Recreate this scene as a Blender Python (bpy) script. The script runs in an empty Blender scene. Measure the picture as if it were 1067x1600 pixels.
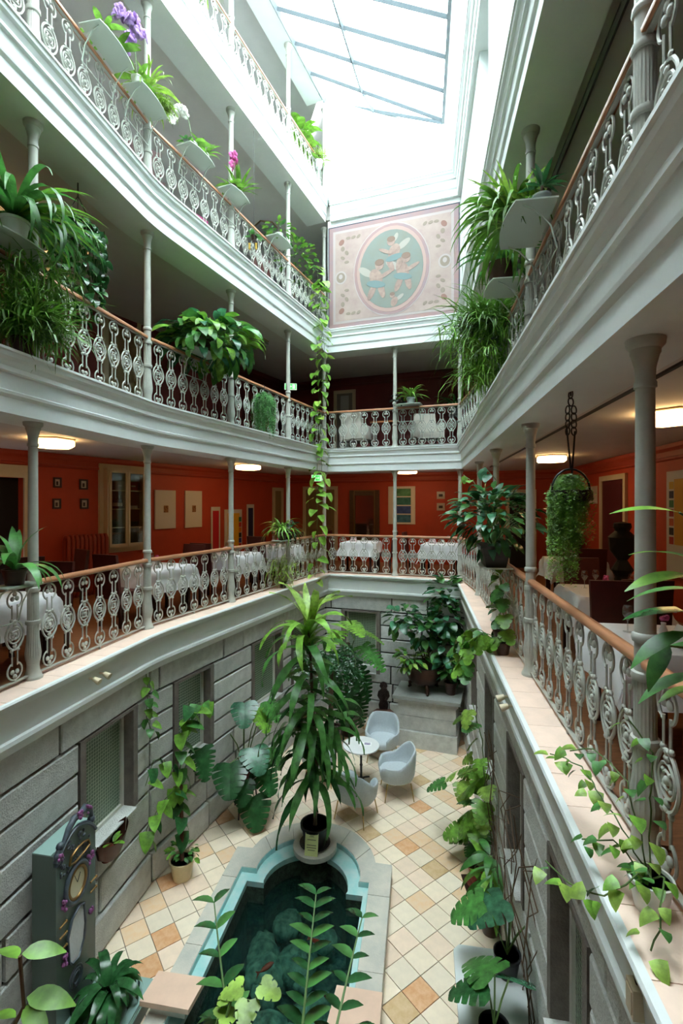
import bpy, bmesh, math, random
from mathutils import Vector, Matrix, noise
from mathutils.geometry import tessellate_polygon
R = math.radians
rnd = random.Random(7)
SC = bpy.context.scene
COL = SC.collection

# ------------------------------------------------------------------ camera, sky, exposure
CAMZ = 5.10                       # eye height above the courtyard floor (standing on the first-floor gallery)
F0 = 756.0 / 1067.0
cam_d = bpy.data.cameras.new('camera')
cam_d.sensor_fit = 'HORIZONTAL'
cam_d.sensor_width = 24.0
cam_d.lens = 24.0 * F0
cam_d.shift_y = -12.0 / 1067.0
cam_d.clip_start = 0.02
cam = bpy.data.objects.new('camera', cam_d)
COL.objects.link(cam)
cam.location = (0, 0, CAMZ)
cam.rotation_euler = (R(90), 0, 0)
SC.camera = cam

W = bpy.data.worlds.new('overcast_sky')
SC.world = W
W.use_nodes = True
bg = W.node_tree.nodes['Background']
bg.inputs['Color'].default_value = (0.90, 0.985, 1.0, 1)
bg.inputs['Strength'].default_value = 17.0
SC.view_settings.view_transform = 'Standard'
SC.view_settings.look = 'None'
SC.view_settings.gamma = 1.0
SC.view_settings.exposure = 0.32
SC.view_settings.use_curve_mapping = False
SC.cycles.max_bounces = 12
SC.cycles.diffuse_bounces = 9
SC.cycles.transparent_max_bounces = 12
SC.cycles.caustics_reflective = False
SC.cycles.caustics_refractive = False
SC.cycles.sample_clamp_indirect = 20.0

# ------------------------------------------------------------------ materials
def lin(c):
    return tuple(((x / 255.0) / 12.92 if x / 255.0 <= 0.04045 else ((x / 255.0 + 0.055) / 1.055) ** 2.4) for x in c)

MATS = {}
def mat(name, rgb, rough=0.6, metal=0.0, vary=0.0, vscale=8.0, rgb2=None, bump=0.0, bscale=40.0, objrand=0.0,
        coat=0.0, emit=None, estr=0.0, transl=0.0, spec=0.5, stretch=None):
    if name in MATS: return MATS[name]
    m = bpy.data.materials.new(name)
    m.use_nodes = True
    nt = m.node_tree; N = nt.nodes; L = nt.links
    b = N['Principled BSDF']
    c = lin(rgb) + (1,)
    b.inputs['Base Color'].default_value = c
    b.inputs['Roughness'].default_value = rough
    b.inputs['Metallic'].default_value = metal
    b.inputs['Specular IOR Level'].default_value = spec
    if coat: b.inputs['Coat Weight'].default_value = coat
    src = None
    tc = None
    def coords():
        nonlocal tc
        if tc is None:
            tc = N.new('ShaderNodeTexCoord')
            if stretch:
                mp = N.new('ShaderNodeMapping'); mp.inputs['Scale'].default_value = stretch
                L.new(tc.outputs['Object'], mp.inputs['Vector']); tc = mp
                return mp.outputs['Vector']
        return tc.outputs['Vector'] if stretch else tc.outputs['Object']
    if vary or rgb2:
        nz = N.new('ShaderNodeTexNoise'); nz.inputs['Scale'].default_value = vscale
        nz.inputs['Detail'].default_value = 5; nz.inputs['Roughness'].default_value = 0.62
        L.new(coords(), nz.inputs['Vector'])
        rp = N.new('ShaderNodeValToRGB')
        c2 = lin(rgb2) if rgb2 else tuple(max(0, x * (1 - vary)) for x in c[:3])
        rp.color_ramp.elements[0].position = 0.34; rp.color_ramp.elements[1].position = 0.66
        rp.color_ramp.elements[0].color = tuple(c2) + (1,)
        rp.color_ramp.elements[1].color = tuple(min(1, x * (1 + vary * 0.6)) for x in c[:3]) + (1,)
        L.new(nz.outputs['Fac'], rp.inputs['Fac'])
        src = rp.outputs['Color']
    if objrand:
        oi = N.new('ShaderNodeObjectInfo')
        hs = N.new('ShaderNodeHueSaturation')
        mr = N.new('ShaderNodeMapRange')
        mr.inputs['To Min'].default_value = 1 - objrand; mr.inputs['To Max'].default_value = 1 + objrand
        L.new(oi.outputs['Random'], mr.inputs['Value'])
        L.new(mr.outputs['Result'], hs.inputs['Value'])
        if src: L.new(src, hs.inputs['Color'])
        else: hs.inputs['Color'].default_value = c
        src = hs.outputs['Color']
    if src: L.new(src, b.inputs['Base Color'])
    if bump:
        nb = N.new('ShaderNodeTexNoise'); nb.inputs['Scale'].default_value = bscale; nb.inputs['Detail'].default_value = 6
        L.new(coords(), nb.inputs['Vector'])
        bp = N.new('ShaderNodeBump'); bp.inputs['Strength'].default_value = bump; bp.inputs['Distance'].default_value = 0.02
        L.new(nb.outputs['Fac'], bp.inputs['Height'])
        L.new(bp.outputs['Normal'], b.inputs['Normal'])
    if emit:
        b.inputs['Emission Color'].default_value = lin(emit) + (1,)
        b.inputs['Emission Strength'].default_value = estr
    if transl:
        out = N['Material Output']
        tr = N.new('ShaderNodeBsdfTranslucent')
        mx = N.new('ShaderNodeMixShader'); mx.inputs['Fac'].default_value = transl
        if src: L.new(src, tr.inputs['Color'])
        else: tr.inputs['Color'].default_value = c
        L.new(b.outputs['BSDF'], mx.inputs[1]); L.new(tr.outputs['BSDF'], mx.inputs[2])
        L.new(mx.outputs['Shader'], out.inputs['Surface'])
    MATS[name] = m
    return m

def pane_material(name, rgb, rough=0.02, alpha=0.06):
    """thin clear pane: transparent with a weak mirror"""
    m = bpy.data.materials.new(name); m.use_nodes = True
    nt = m.node_tree; N = nt.nodes; L = nt.links
    N.remove(N['Principled BSDF'])
    t = N.new('ShaderNodeBsdfTransparent'); t.inputs['Color'].default_value = lin(rgb) + (1,)
    g = N.new('ShaderNodeBsdfGlossy'); g.inputs['Roughness'].default_value = rough
    mx = N.new('ShaderNodeMixShader'); mx.inputs['Fac'].default_value = alpha
    L.new(t.outputs[0], mx.inputs[1]); L.new(g.outputs[0], mx.inputs[2])
    L.new(mx.outputs[0], N['Material Output'].inputs['Surface'])
    MATS[name] = m
    return m

WHITE = mat('white_painted_plaster', (221, 226, 224), 0.55, vary=0.03, vscale=3, bump=0.05, bscale=25)
IRON = mat('grey_green_painted_iron', (176, 178, 168), 0.45, vary=0.08, vscale=12)
IRON_DK = mat('dark_painted_iron', (44, 44, 46), 0.5)
RAILWOOD = mat('varnished_handrail_wood', (176, 122, 88), 0.35, vary=0.2, vscale=4, stretch=(1, 10, 10))
LEDGE = mat('pink_sandstone_slab', (236, 208, 190), 0.55, vary=0.08, vscale=5, bump=0.08, bscale=60, objrand=0.05)
LEDGEDK = mat('ledge_joint', (150, 118, 98), 0.8)
ORANGE = mat('burnt_orange_wall_paint', (186, 66, 36), 0.6, vary=0.07, vscale=2.5)
REDDK = mat('dark_red_wall_paint', (118, 46, 44), 0.6, vary=0.08, vscale=2.5)
GREYW = mat('pale_grey_wall_paint', (176, 176, 174), 0.7, vary=0.04, vscale=2)
CEIL = mat('gallery_ceiling_paint', (206, 202, 198), 0.65, vary=0.04, vscale=2)
WOODFL = mat('brown_plank_floor', (146, 96, 62), 0.45, vary=0.25, vscale=5, stretch=(1, 8, 1))
UPFLOOR = mat('pale_bounce_floor', (176, 174, 172), 0.9, vary=0.05)  # unseen upper floors, pale tone chosen to bounce light upwards
DKFLOOR = mat('dark_unseen_floor', (78, 62, 56), 0.9, vary=0.1)  # unseen second-floor tone, picked dark to dim the ceiling over it
STONE = mat('grey_ashlar_stone', (190, 191, 186), 0.85, vary=0.16, vscale=7, bump=0.6, bscale=55, objrand=0.10)
STONEJ = mat('wall_joint_mortar', (38, 38, 37), 0.95)
CREAM = mat('cream_painted_wood', (206, 192, 160), 0.5, vary=0.04, vscale=4)

# ------------------------------------------------------------------ mesh helpers
class MB:
    def __init__(self): self.v = []; self.f = []; self.m = []; self.ms = []
    def _mi(self, mt):
        if mt is None: return 0
        if mt not in self.ms: self.ms.append(mt)
        return self.ms.index(mt)
    def add(self, vs, fs, mt=None):
        o = len(self.v); self.v.extend([tuple(x) for x in vs])
        i = self._mi(mt)
        for f in fs: self.f.append(tuple(k + o for k in f)); self.m.append(i)
        return self
    def box(self, c, s, M=None, mt=None):
        hx, hy, hz = s[0] / 2, s[1] / 2, s[2] / 2
        vs = [Vector((x, y, z)) for x in (-hx, hx) for y in (-hy, hy) for z in (-hz, hz)]
        if M is not None: vs = [M @ x for x in vs]
        vs = [x + Vector(c) for x in vs]
        return self.add(vs, [(0, 1, 3, 2), (4, 6, 7, 5), (0, 4, 5, 1), (2, 3, 7, 6), (0, 2, 6, 4), (1, 5, 7, 3)], mt)
    def prism(self, poly, z0, z1, mt=None, top=True, bottom=True):
        n = len(poly)
        ar = sum(poly[i][0] * poly[(i + 1) % n][1] - poly[(i + 1) % n][0] * poly[i][1] for i in range(n))
        if ar < 0: poly = list(reversed(poly))
        vs = [(p[0], p[1], z0) for p in poly] + [(p[0], p[1], z1) for p in poly]
        fs = [(i, (i + 1) % n, n + (i + 1) % n, n + i) for i in range(n)]
        if bottom: fs.append(tuple(reversed(range(n))))
        if top: fs.append(tuple(range(n, 2 * n)))
        return self.add(vs, fs, mt)
    def tube(self, pts, r, n=6, closed=False, cap=True, mt=None):
        P = [Vector(p) for p in pts]; k = len(P)
        rr = r if isinstance(r, (list, tuple)) else [r] * k
        vs = []; ref = None
        for i in range(k):
            if closed: t = P[(i + 1) % k] - P[i - 1]
            else: t = P[min(i + 1, k - 1)] - P[max(i - 1, 0)]
            if t.length < 1e-9: t = Vector((0, 0, 1))
            t.normalize()
            if ref is None: ref = Vector((0, 0, 1)) if abs(t.z) < 0.9 else Vector((1, 0, 0))
            a = ref - t * ref.dot(t)
            if a.length < 1e-4: a = t.orthogonal()
            a.normalize(); b = t.cross(a); ref = a
            for j in range(n):
                an = 2 * math.pi * j / n
                vs.append(P[i] + (a * math.cos(an) + b * math.sin(an)) * rr[i])
        fs = []
        for i in range(k if closed else k - 1):
            i2 = (i + 1) % k
            for j in range(n):
                j2 = (j + 1) % n
                fs.append((i * n + j, i * n + j2, i2 * n + j2, i2 * n + j))
        if cap and not closed:
            fs.append(tuple(reversed(range(n)))); fs.append(tuple(range((k - 1) * n, k * n)))
        return self.add(vs, fs, mt)
    def lathe(self, prof, n=16, c=(0, 0, 0), flute=None, mt=None, M=None, cap=True):
        vs = []; fs = []
        for (r, z) in prof:
            for j in range(n):
                a = 2 * math.pi * j / n
                q = r
                if flute and flute[0] <= z <= flute[1]: q = r * (1 - flute[3] * (0.5 - 0.5 * math.cos(a * flute[2])))
                vs.append(Vector((q * math.cos(a), q * math.sin(a), z)))
        if M is not None: vs = [M @ x for x in vs]
        vs = [x + Vector(c) for x in vs]
        k = len(prof)
        for i in range(k - 1):
            for j in range(n):
                j2 = (j + 1) % n
                fs.append((i * n + j, i * n + j2, (i + 1) * n + j2, (i + 1) * n + j))
        if cap:
            fs.append(tuple(reversed(range(n)))); fs.append(tuple(range((k - 1) * n, k * n)))
        return self.add(vs, fs, mt)
    def ball(self, c, r, n=8, m=5, mt=None, M=None):
        rx, ry, rz = r if isinstance(r, (tuple, list)) else (r, r, r)
        vs = [Vector((0, 0, -rz))]
        for i in range(1, m):
            t = math.pi * i / m
            for j in range(n):
                a = 2 * math.pi * j / n
                vs.append(Vector((rx * math.sin(t) * math.cos(a), ry * math.sin(t) * math.sin(a), -rz * math.cos(t))))
        vs.append(Vector((0, 0, rz)))
        fs = []
        for j in range(n): fs.append((0, 1 + (j + 1) % n, 1 + j))
        for i in range(m - 2):
            for j in range(n):
                fs.append((1 + i * n + j, 1 + i * n + (j + 1) % n, 1 + (i + 1) * n + (j + 1) % n, 1 + (i + 1) * n + j))
        last = len(vs) - 1; b = 1 + (m - 2) * n
        for j in range(n): fs.append((b + j, b + (j + 1) % n, last))
        if M is not None: vs = [M @ x for x in vs]
        return self.add([x + Vector(c) for x in vs], fs, mt)
    def sweep(self, path, prof, closed_prof=True, mt=None, offs=None):
        """prof = [(outward offset, z)] along a plan path (xy); mitred corners"""
        rings = [offset_path(path, d) for d, z in prof]
        n = len(prof); k = len(path)
        vs = []
        for i in range(k):
            for j, (d, z) in enumerate(prof): vs.append((rings[j][i][0], rings[j][i][1], z))
        fs = []
        m = n if closed_prof else n - 1
        for i in range(k - 1):
            for j in range(m):
                j2 = (j + 1) % n
                fs.append((i * n + j, i * n + j2, (i + 1) * n + j2, (i + 1) * n + j))
        if closed_prof:
            fs.append(tuple(range(n))); fs.append(tuple(reversed(range((k - 1) * n, k * n))))
        return self.add(vs, fs, mt)
    def mesh(self, name, mt=None, smooth=None):
        me = bpy.data.meshes.new(name)
        me.from_pydata(self.v, [], self.f)
        ms = self.ms if self.ms else ([mt] if mt else [])
        for x in ms: me.materials.append(x)
        if len(self.ms) > 1: me.polygons.foreach_set('material_index', self.m)
        if smooth:
            me.polygons.foreach_set('use_smooth', [True] * len(me.polygons))
            me.set_sharp_from_angle(angle=R(smooth))
        me.update()
        return me
    def build(self, name, mt=None, parent=None, smooth=None, loc=None, rotz=None):
        return obj(name, self.mesh(name, mt, smooth), parent, loc, rotz)

def obj(name, data, parent=None, loc=None, rotz=None):
    o = bpy.data.objects.new(name, data)
    COL.objects.link(o)
    if parent is not None: o.parent = parent
    if loc is not None: o.location = loc
    if rotz is not None: o.rotation_euler = (0, 0, rotz)
    return o

def tag(o, label, cat=None, group=None):
    o['label'] = label
    if cat: o['category'] = cat
    if group: o['group'] = group
    return o

def thing(name, label, cat, loc=(0, 0, 0), rotz=0.0, group=None):
    o = obj(name, None, None, loc, rotz)
    o.empty_display_size = 0.1
    return tag(o, label, cat, group)

def struct(o):
    o['kind'] = 'structure'; return o

def stuff(o):
    o['kind'] = 'stuff'; return o

def copy_part(o, parent, loc=None, rot=None, scale=None):
    c = o.copy(); COL.objects.link(c); c.parent = parent
    if loc is not None: c.location = loc
    if rot is not None: c.rotation_euler = rot
    if scale is not None: c.scale = scale
    return c

def copy_tree(o, parent=None, loc=None, rotz=None):
    c = o.copy(); COL.objects.link(c); c.parent = parent
    if loc is not None: c.location = loc
    if rotz is not None: c.rotation_euler = (0, 0, rotz)
    for ch in list(o.children): copy_tree(ch, c)
    return c

def offset_path(P, d):
    n = []
    for i in range(len(P) - 1):
        dx, dy = P[i + 1][0] - P[i][0], P[i + 1][1] - P[i][1]; l = math.hypot(dx, dy); n.append((-dy / l, dx / l))
    out = []
    for i, p in enumerate(P):
        if i == 0: m, s = n[0], 1
        elif i == len(P) - 1: m, s = n[-1], 1
        else:
            a, b = n[i - 1], n[i]; m = (a[0] + b[0], a[1] + b[1]); l = math.hypot(*m); m = (m[0] / l, m[1] / l)
            s = 1 / (m[0] * a[0] + m[1] * a[1])
        out.append((p[0] + m[0] * d * s, p[1] + m[1] * d * s))
    return out

def lerp(a, b, t): return tuple(a[i] + (b[i] - a[i]) * t for i in range(len(a)))

def along(p, q):
    """plan angle of p->q (x axis along the line)"""
    return math.atan2(q[1] - p[1], q[0] - p[0])

# ------------------------------------------------------------------ plan of the court (metres; camera stands at 0,0)
PA, PB, PC, PD, PF = (-3.49, 0.4), (-2.40, 6.45), (-0.28, 11.75), (2.558, 10.75), (0.85, 0.4)
def rounded(a, b, c, t0, t1, n=7):
    """replace corner b with a curve"""
    p = lerp(b, a, t0); q = lerp(b, c, t1); out = []
    for i in range(n + 1):
        t = i / n
        out.append(tuple((1 - t) ** 2 * p[k] + 2 * t * (1 - t) * b[k] + t * t * q[k] for k in (0, 1)))
    return out
EDGE = [PA] + rounded(PA, PB, PC, 0.05, 0.06) + [PC, PD, PF]      # outer edge of the galleries
EDGE_SHARP = [PA, PB, PC, PD, PF]
NB = 1 + 8                                                            # index of PC in EDGE
WL0, WL1, WBL, WBR, WR1 = (-6.6, -2.5), (-5.72, 7.63), (-1.694, 15.37), (5.861, 12.71), (3.35, -2.5)   # walls behind the galleries
WALLS = [WL0, WL1, WBL, WBR, WR1]
ZL = {1: 3.40, 2: 6.445, 3: 9.37, 4: 12.53}                           # gallery floor levels
ZS = {1: 5.90, 2: 8.82, 3: 11.98, 4: 14.96}                           # underside of the beam above each gallery

def ring_slab(name, z0, z1, mt, d_in=0.12):
    inner = offset_path(EDGE, d_in)
    outer = [(p[0], p[1]) for p in WALLS]
    o3 = [Vector((p[0], p[1], 0)) for p in outer]; i3 = [Vector((p[0], p[1], 0)) for p in inner]
    tris = tessellate_polygon([o3, i3])
    allp = outer + inner; n = len(allp)
    mb = MB()
    vs = [(p[0], p[1], z0) for p in allp] + [(p[0], p[1], z1) for p in allp]
    fs = []
    for a, b, c in tris:
        area = (allp[b][0] - allp[a][0]) * (allp[c][1] - allp[a][1]) - (allp[c][0] - allp[a][0]) * (allp[b][1] - allp[a][1])
        if area < 0: b, c = c, b
        fs.append((n + a, n + b, n + c)); fs.append((a, c, b))
    for lo, ln in ((0, len(outer)), (len(outer), len(inner))):
        for i in range(ln):
            j = (i + 1) % ln
            fs.append((lo + i, lo + j, n + lo + j, n + lo + i))
    mb.add(vs, fs)
    return mb

def wall_piece(mb, p, q, z0, z1, th, openings=(), mt=None, out=True):
    """vertical wall p->q; thickness extends to the left (outward); openings = (s0, s1, za, zb)"""
    L = math.hypot(q[0] - p[0], q[1] - p[1]); ux, uy = (q[0] - p[0]) / L, (q[1] - p[1]) / L
    nx, ny = (-uy, ux)
    S = sorted({0, L} | {max(0, min(L, x)) for o in openings for x in o[:2]})
    Z = sorted({z0, z1} | {max(z0, min(z1, x)) for o in openings for x in o[2:4]})
    for a, b in zip(S, S[1:]):
        run = None
        for za, zb in zip(Z, Z[1:]):
            hole = any(o[0] <= (a + b) / 2 <= o[1] and o[2] <= (za + zb) / 2 <= o[3] for o in openings)
            if hole:
                if run: _wbox(mb, p, ux, uy, nx, ny, a, b, run[0], run[1], th, mt)
                run = None
            else:
                run = (run[0], zb) if run else (za, zb)
        if run: _wbox(mb, p, ux, uy, nx, ny, a, b, run[0], run[1], th, mt)

def _wbox(mb, p, ux, uy, nx, ny, a, b, za, zb, th, mt):
    pts = [(p[0] + ux * s + nx * t, p[1] + uy * s + ny * t) for s, t in ((a, 0), (b, 0), (b, th), (a, th))]
    mb.prism(pts, za, zb, mt)

class Face:
    """local frame on a wall p->q: s along, d out of the wall towards the court (to the right of p->q), z up"""
    def __init__(self, p, q):
        self.p = p; self.L = math.hypot(q[0] - p[0], q[1] - p[1])
        self.u = ((q[0] - p[0]) / self.L, (q[1] - p[1]) / self.L); self.n = (self.u[1], -self.u[0])
        self.ang = math.atan2(self.u[1], self.u[0])
    def at(self, s, d, z): return (self.p[0] + self.u[0] * s + self.n[0] * d, self.p[1] + self.u[1] * s + self.n[1] * d, z)
    def s_at_u(self, u):
        """distance along the wall where the sight line of picture column u from the camera meets it"""
        r = (u - 533.5) / 756.0
        return (r * self.p[1] - self.p[0]) / (self.u[0] - r * self.u[1])
# ================================================================== STRUCTURE
# ---- courtyard floor with diagonal sandstone tiles
GP = offset_path(EDGE_SHARP, 0.20)                                     # face of the ground-floor stone walls
AX = R(9.37)                                                           # axis of court and pool
PAX = (math.sin(AX), math.cos(AX)); PBX = (math.cos(AX), -math.sin(AX))
def pool(b, a): return (PBX[0] * b + PAX[0] * a, PBX[1] * b + PAX[1] * a)

def arc(cb, ca, r, t0, t1, n):
    return [(cb + r * math.cos(R(t0 + (t1 - t0) * i / n)), ca + r * math.sin(R(t0 + (t1 - t0) * i / n))) for i in range(n + 1)]
RIM_OUT = [(-0.39, 3.55), (-0.39, 6.60)] + arc(-1.495, 6.42, 0.90, 12, 168, 20) + [(-2.60, 6.60), (-2.60, 3.55)]
RIM_IN = [(-0.665, 3.85), (-0.665, 6.24), (-0.80, 6.24)] + arc(-1.495, 6.27, 0.70, 2, 178, 20) + [(-2.19, 6.24), (-2.40, 6.24), (-2.40, 3.85)]
LIP_IN = [(-0.735, 3.95), (-0.735, 6.10), (-0.95, 6.10)] + arc(-1.495, 6.14, 0.56, 0, 180, 20) + [(-2.04, 6.10), (-2.27, 6.10), (-2.27, 3.95)]
def W2(poly): return [pool(b, a) for b, a in poly]

def inside(pt, poly):
    x, y = pt; c = False; n = len(poly)
    for i in range(n):
        x1, y1 = poly[i]; x2, y2 = poly[(i + 1) % n]
        if (y1 > y) != (y2 > y) and x < (x2 - x1) * (y - y1) / (y2 - y1) + x1: c = not c
    return c

def holed_prism(mb, outer, inner, z0, z1, mt=None):
    o3 = [Vector((p[0], p[1], 0)) for p in outer]; i3 = [Vector((p[0], p[1], 0)) for p in inner]
    tris = tessellate_polygon([o3, i3]); allp = list(outer) + list(inner); n = len(allp)
    vs = [(p[0], p[1], z0) for p in allp] + [(p[0], p[1], z1) for p in allp]; fs = []
    for a, b, c in tris:
        ar = (allp[b][0] - allp[a][0]) * (allp[c][1] - allp[a][1]) - (allp[c][0] - allp[a][0]) * (allp[b][1] - allp[a][1])
        if ar < 0: b, c = c, b
        fs.append((n + a, n + b, n + c)); fs.append((a, c, b))
    for lo, ln in ((0, len(outer)), (len(outer), len(inner))):
        for i in range(ln):
            j = (i + 1) % ln; fs.append((lo + i, lo + j, n + lo + j, n + lo + i))
    mb.add(vs, fs, mt)

PO_W = W2(RIM_OUT); PI_W = W2(RIM_IN)
mb = MB()
holed_prism(mb, offset_path(EDGE_SHARP, 0.32), W2([(-0.45, 3.62), (-0.45, 6.56)] + arc(-1.495, 6.4, 0.84, 12, 168, 12) + [(-2.54, 6.56), (-2.54, 3.62)]), -0.30, -0.012)
FLOOR = struct(mb.build('floor', mat('floor_mortar', (120, 104, 90), 0.9)))

def clip_convex(poly, a, b):
    """keep the part of poly to the right of a->b"""
    out = []
    def side(p): return (b[0] - a[0]) * (p[1] - a[1]) - (b[1] - a[1]) * (p[0] - a[0])
    for i in range(len(poly)):
        p, q = poly[i], poly[(i + 1) % len(poly)]; sp, sq = side(p), side(q)
        if sp <= 0: out.append(p)
        if (sp < 0 < sq) or (sq < 0 < sp):
            t = sp / (sp - sq); out.append(lerp(p, q, t))
    return out

TILEM = [mat('tile_cream', (238, 219, 194), 0.42, vary=0.06, vscale=9, objrand=0.06),
         mat('tile_pale_grey', (233, 217, 194), 0.42, vary=0.06, vscale=9, objrand=0.05),
         mat('tile_blush', (236, 210, 186), 0.42, vary=0.07, vscale=8, objrand=0.05),
         mat('tile_peach', (228, 188, 146), 0.42, rgb2=(226, 198, 168), vscale=11, objrand=0.06),
         mat('tile_orange', (208, 150, 102), 0.42, rgb2=(222, 178, 138), vscale=12, objrand=0.08),
         mat('tile_ochre', (204, 168, 122), 0.42, rgb2=(220, 190, 150), vscale=10, objrand=0.06)]
TS = 0.2795; TA = -0.94654
ei = (math.cos(TA) * TS, math.sin(TA) * TS); ej = (-math.sin(TA) * TS, math.cos(TA) * TS); T0 = (0.8549, 5.2339)
INNER = offset_path(EDGE_SHARP, 0.20)
g = 0.006
def tile_corner(i, j): return (T0[0] + ei[0] * i + ej[0] * j, T0[1] + ei[1] * i + ej[1] * j)
PATTERN = {(0, -1): 4, (-1, -1): 1, (1, -1): 0, (0, 0): 1, (-1, 0): 0, (-2, 0): 2, (-2, 1): 1, (-3, 1): 1, (-1, 1): 2, (1, 0): 0, (-4, 4): 5, (-5, 5): 3, (-7, 4): 3, (-6, 5): 3,
           (-8, 7): 4, (-8, 9): 3, (-9, 8): 1, (-10, 9): 5, (-3, 2): 3, (-3, 3): 0, (-2, 2): 0, (-4, 3): 2, (-3, 4): 1, (-8, -8): 4, (-11, -7): 4, (-9, -9): 3, (-6, -7): 2, (-7, -7): 0, (-8, -7): 1}
tiles = []
trnd = random.Random(11)
for i in range(-34, 16):
    for j in range(-26, 30):
        c4 = [tile_corner(i, j), tile_corner(i + 1, j), tile_corner(i + 1, j + 1), tile_corner(i, j + 1)]
        cxy = (sum(p[0] for p in c4) / 4, sum(p[1] for p in c4) / 4)
        if cxy[1] < 4.3: continue
        poly = c4
        for k in range(4): poly = clip_convex(poly, INNER[k], INNER[k + 1]) if len(poly) > 2 else poly
        if len(poly) < 3: continue
        if all(inside(p, W2([(-0.42, 3.6), (-0.42, 6.58)] + arc(-1.495, 6.42, 0.87, 12, 168, 12) + [(-2.57, 6.58), (-2.57, 3.6)])) for p in poly): continue
        lb = cxy[0] * PBX[0] + cxy[1] * PBX[1]; la = cxy[0] * PAX[0] + cxy[1] * PAX[1]
        if any(inside(p, PO_W) for p in poly):
            if la < 6.5: poly = clip_convex(poly, pool(-0.5, 9), pool(-0.5, 3)) if lb < -9 else (clip_convex(poly, pool(-0.5, 3), pool(-0.5, 9)) if lb > -1.495 else clip_convex(poly, pool(-2.5, 9), pool(-2.5, 3)))
            else:
                th = math.atan2(la - 6.42, lb + 1.495); tx, ty = -1.495 + 0.8 * math.cos(th), 6.42 + 0.8 * math.sin(th)
                poly = clip_convex(poly, pool(tx + math.sin(th), ty - math.cos(th)), pool(tx - math.sin(th), ty + math.cos(th)))
            if len(poly) < 3: continue
        area = abs(sum(poly[k][0] * poly[(k + 1) % len(poly)][1] - poly[(k + 1) % len(poly)][0] * poly[k][1] for k in range(len(poly)))) / 2
        if area < 0.004: continue
        tiles.append((math.hypot(*cxy), i, j, poly, cxy, area))
tiles.sort(key=lambda t: -t[5] / (t[0] ** 2))
whole = {}
rest = MB()
tile_n = 0
for rank, (dist, i, j, poly, cxy, area) in enumerate(tiles):
    mk = PATTERN.get((i, j))
    if mk is None: mk = trnd.choices(range(6), (44, 21, 24, 7, 2, 2))[0]
    tm = TILEM[mk]
    def shrunk(pl):
        out = []
        for p in pl:
            dx, dy = p[0] - cxy[0], p[1] - cxy[1]
            out.append((p[0] - dx * g / TS * 1.4, p[1] - dy * g / TS * 1.4))
        return out
    full = area > TS * TS * 0.995 and not any(inside(p, PO_W) for p in poly)
    pl = [(p[0] - cxy[0], p[1] - cxy[1]) for p in shrunk(poly)]
    if tile_n < 300:
        if full and mk in whole: me = whole[mk]
        else:
            b_ = MB(); b_.prism(pl, -0.03, 0.0)
            me = b_.mesh('tile', tm)
            if full: whole[mk] = me
        o = obj('tile', me, FLOOR, (cxy[0], cxy[1], trnd.uniform(-0.0008, 0.0012)))
        tile_n += 1
    else:
        rest.prism(shrunk(poly), -0.03, 0.0, tm)
if rest.v: stuff(rest.build('far_tiles', None, FLOOR))

# ---- ground-floor ashlar walls, stone by stone
COURSES = [0.0, 0.42, 0.84, 1.26, 1.58, 1.90, 2.22, 2.54, 2.885]
srnd = random.Random(5)
WIREGLASS = None
def wire_glass():
    m = bpy.data.materials.new('green_wired_glass'); m.use_nodes = True
    nt = m.node_tree; N = nt.nodes; L = nt.links; b = N['Principled BSDF']
    tc = N.new('ShaderNodeTexCoord'); vo = N.new('ShaderNodeTexVoronoi'); vo.feature = 'DISTANCE_TO_EDGE'
    mp = N.new('ShaderNodeMapping'); mp.inputs['Scale'].default_value = (24, 24, 24)
    vo.inputs['Scale'].default_value = 1.0; vo.inputs['Randomness'].default_value = 0.12
    L.new(tc.outputs['Object'], mp.inputs['Vector']); L.new(mp.outputs['Vector'], vo.inputs['Vector'])
    rp = N.new('ShaderNodeValToRGB'); rp.color_ramp.elements[0].position = 0.05; rp.color_ramp.elements[1].position = 0.13
    rp.color_ramp.elements[0].color = lin((158, 172, 150)) + (1,); rp.color_ramp.elements[1].color = lin((84, 104, 84)) + (1,)
    L.new(vo.outputs['Distance'], rp.inputs['Fac']); L.new(rp.outputs['Color'], b.inputs['Base Color'])
    b.inputs['Roughness'].default_value = 0.25
    return m
WIREGLASS = wire_glass()
FRAMEW = mat('pale_window_frame', (196, 196, 184), 0.5)
JAMB = mat('brown_grey_jamb_stone', (112, 104, 96), 0.9, vary=0.2, vscale=9, bump=0.4, bscale=50)
win_count = [0]
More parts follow.
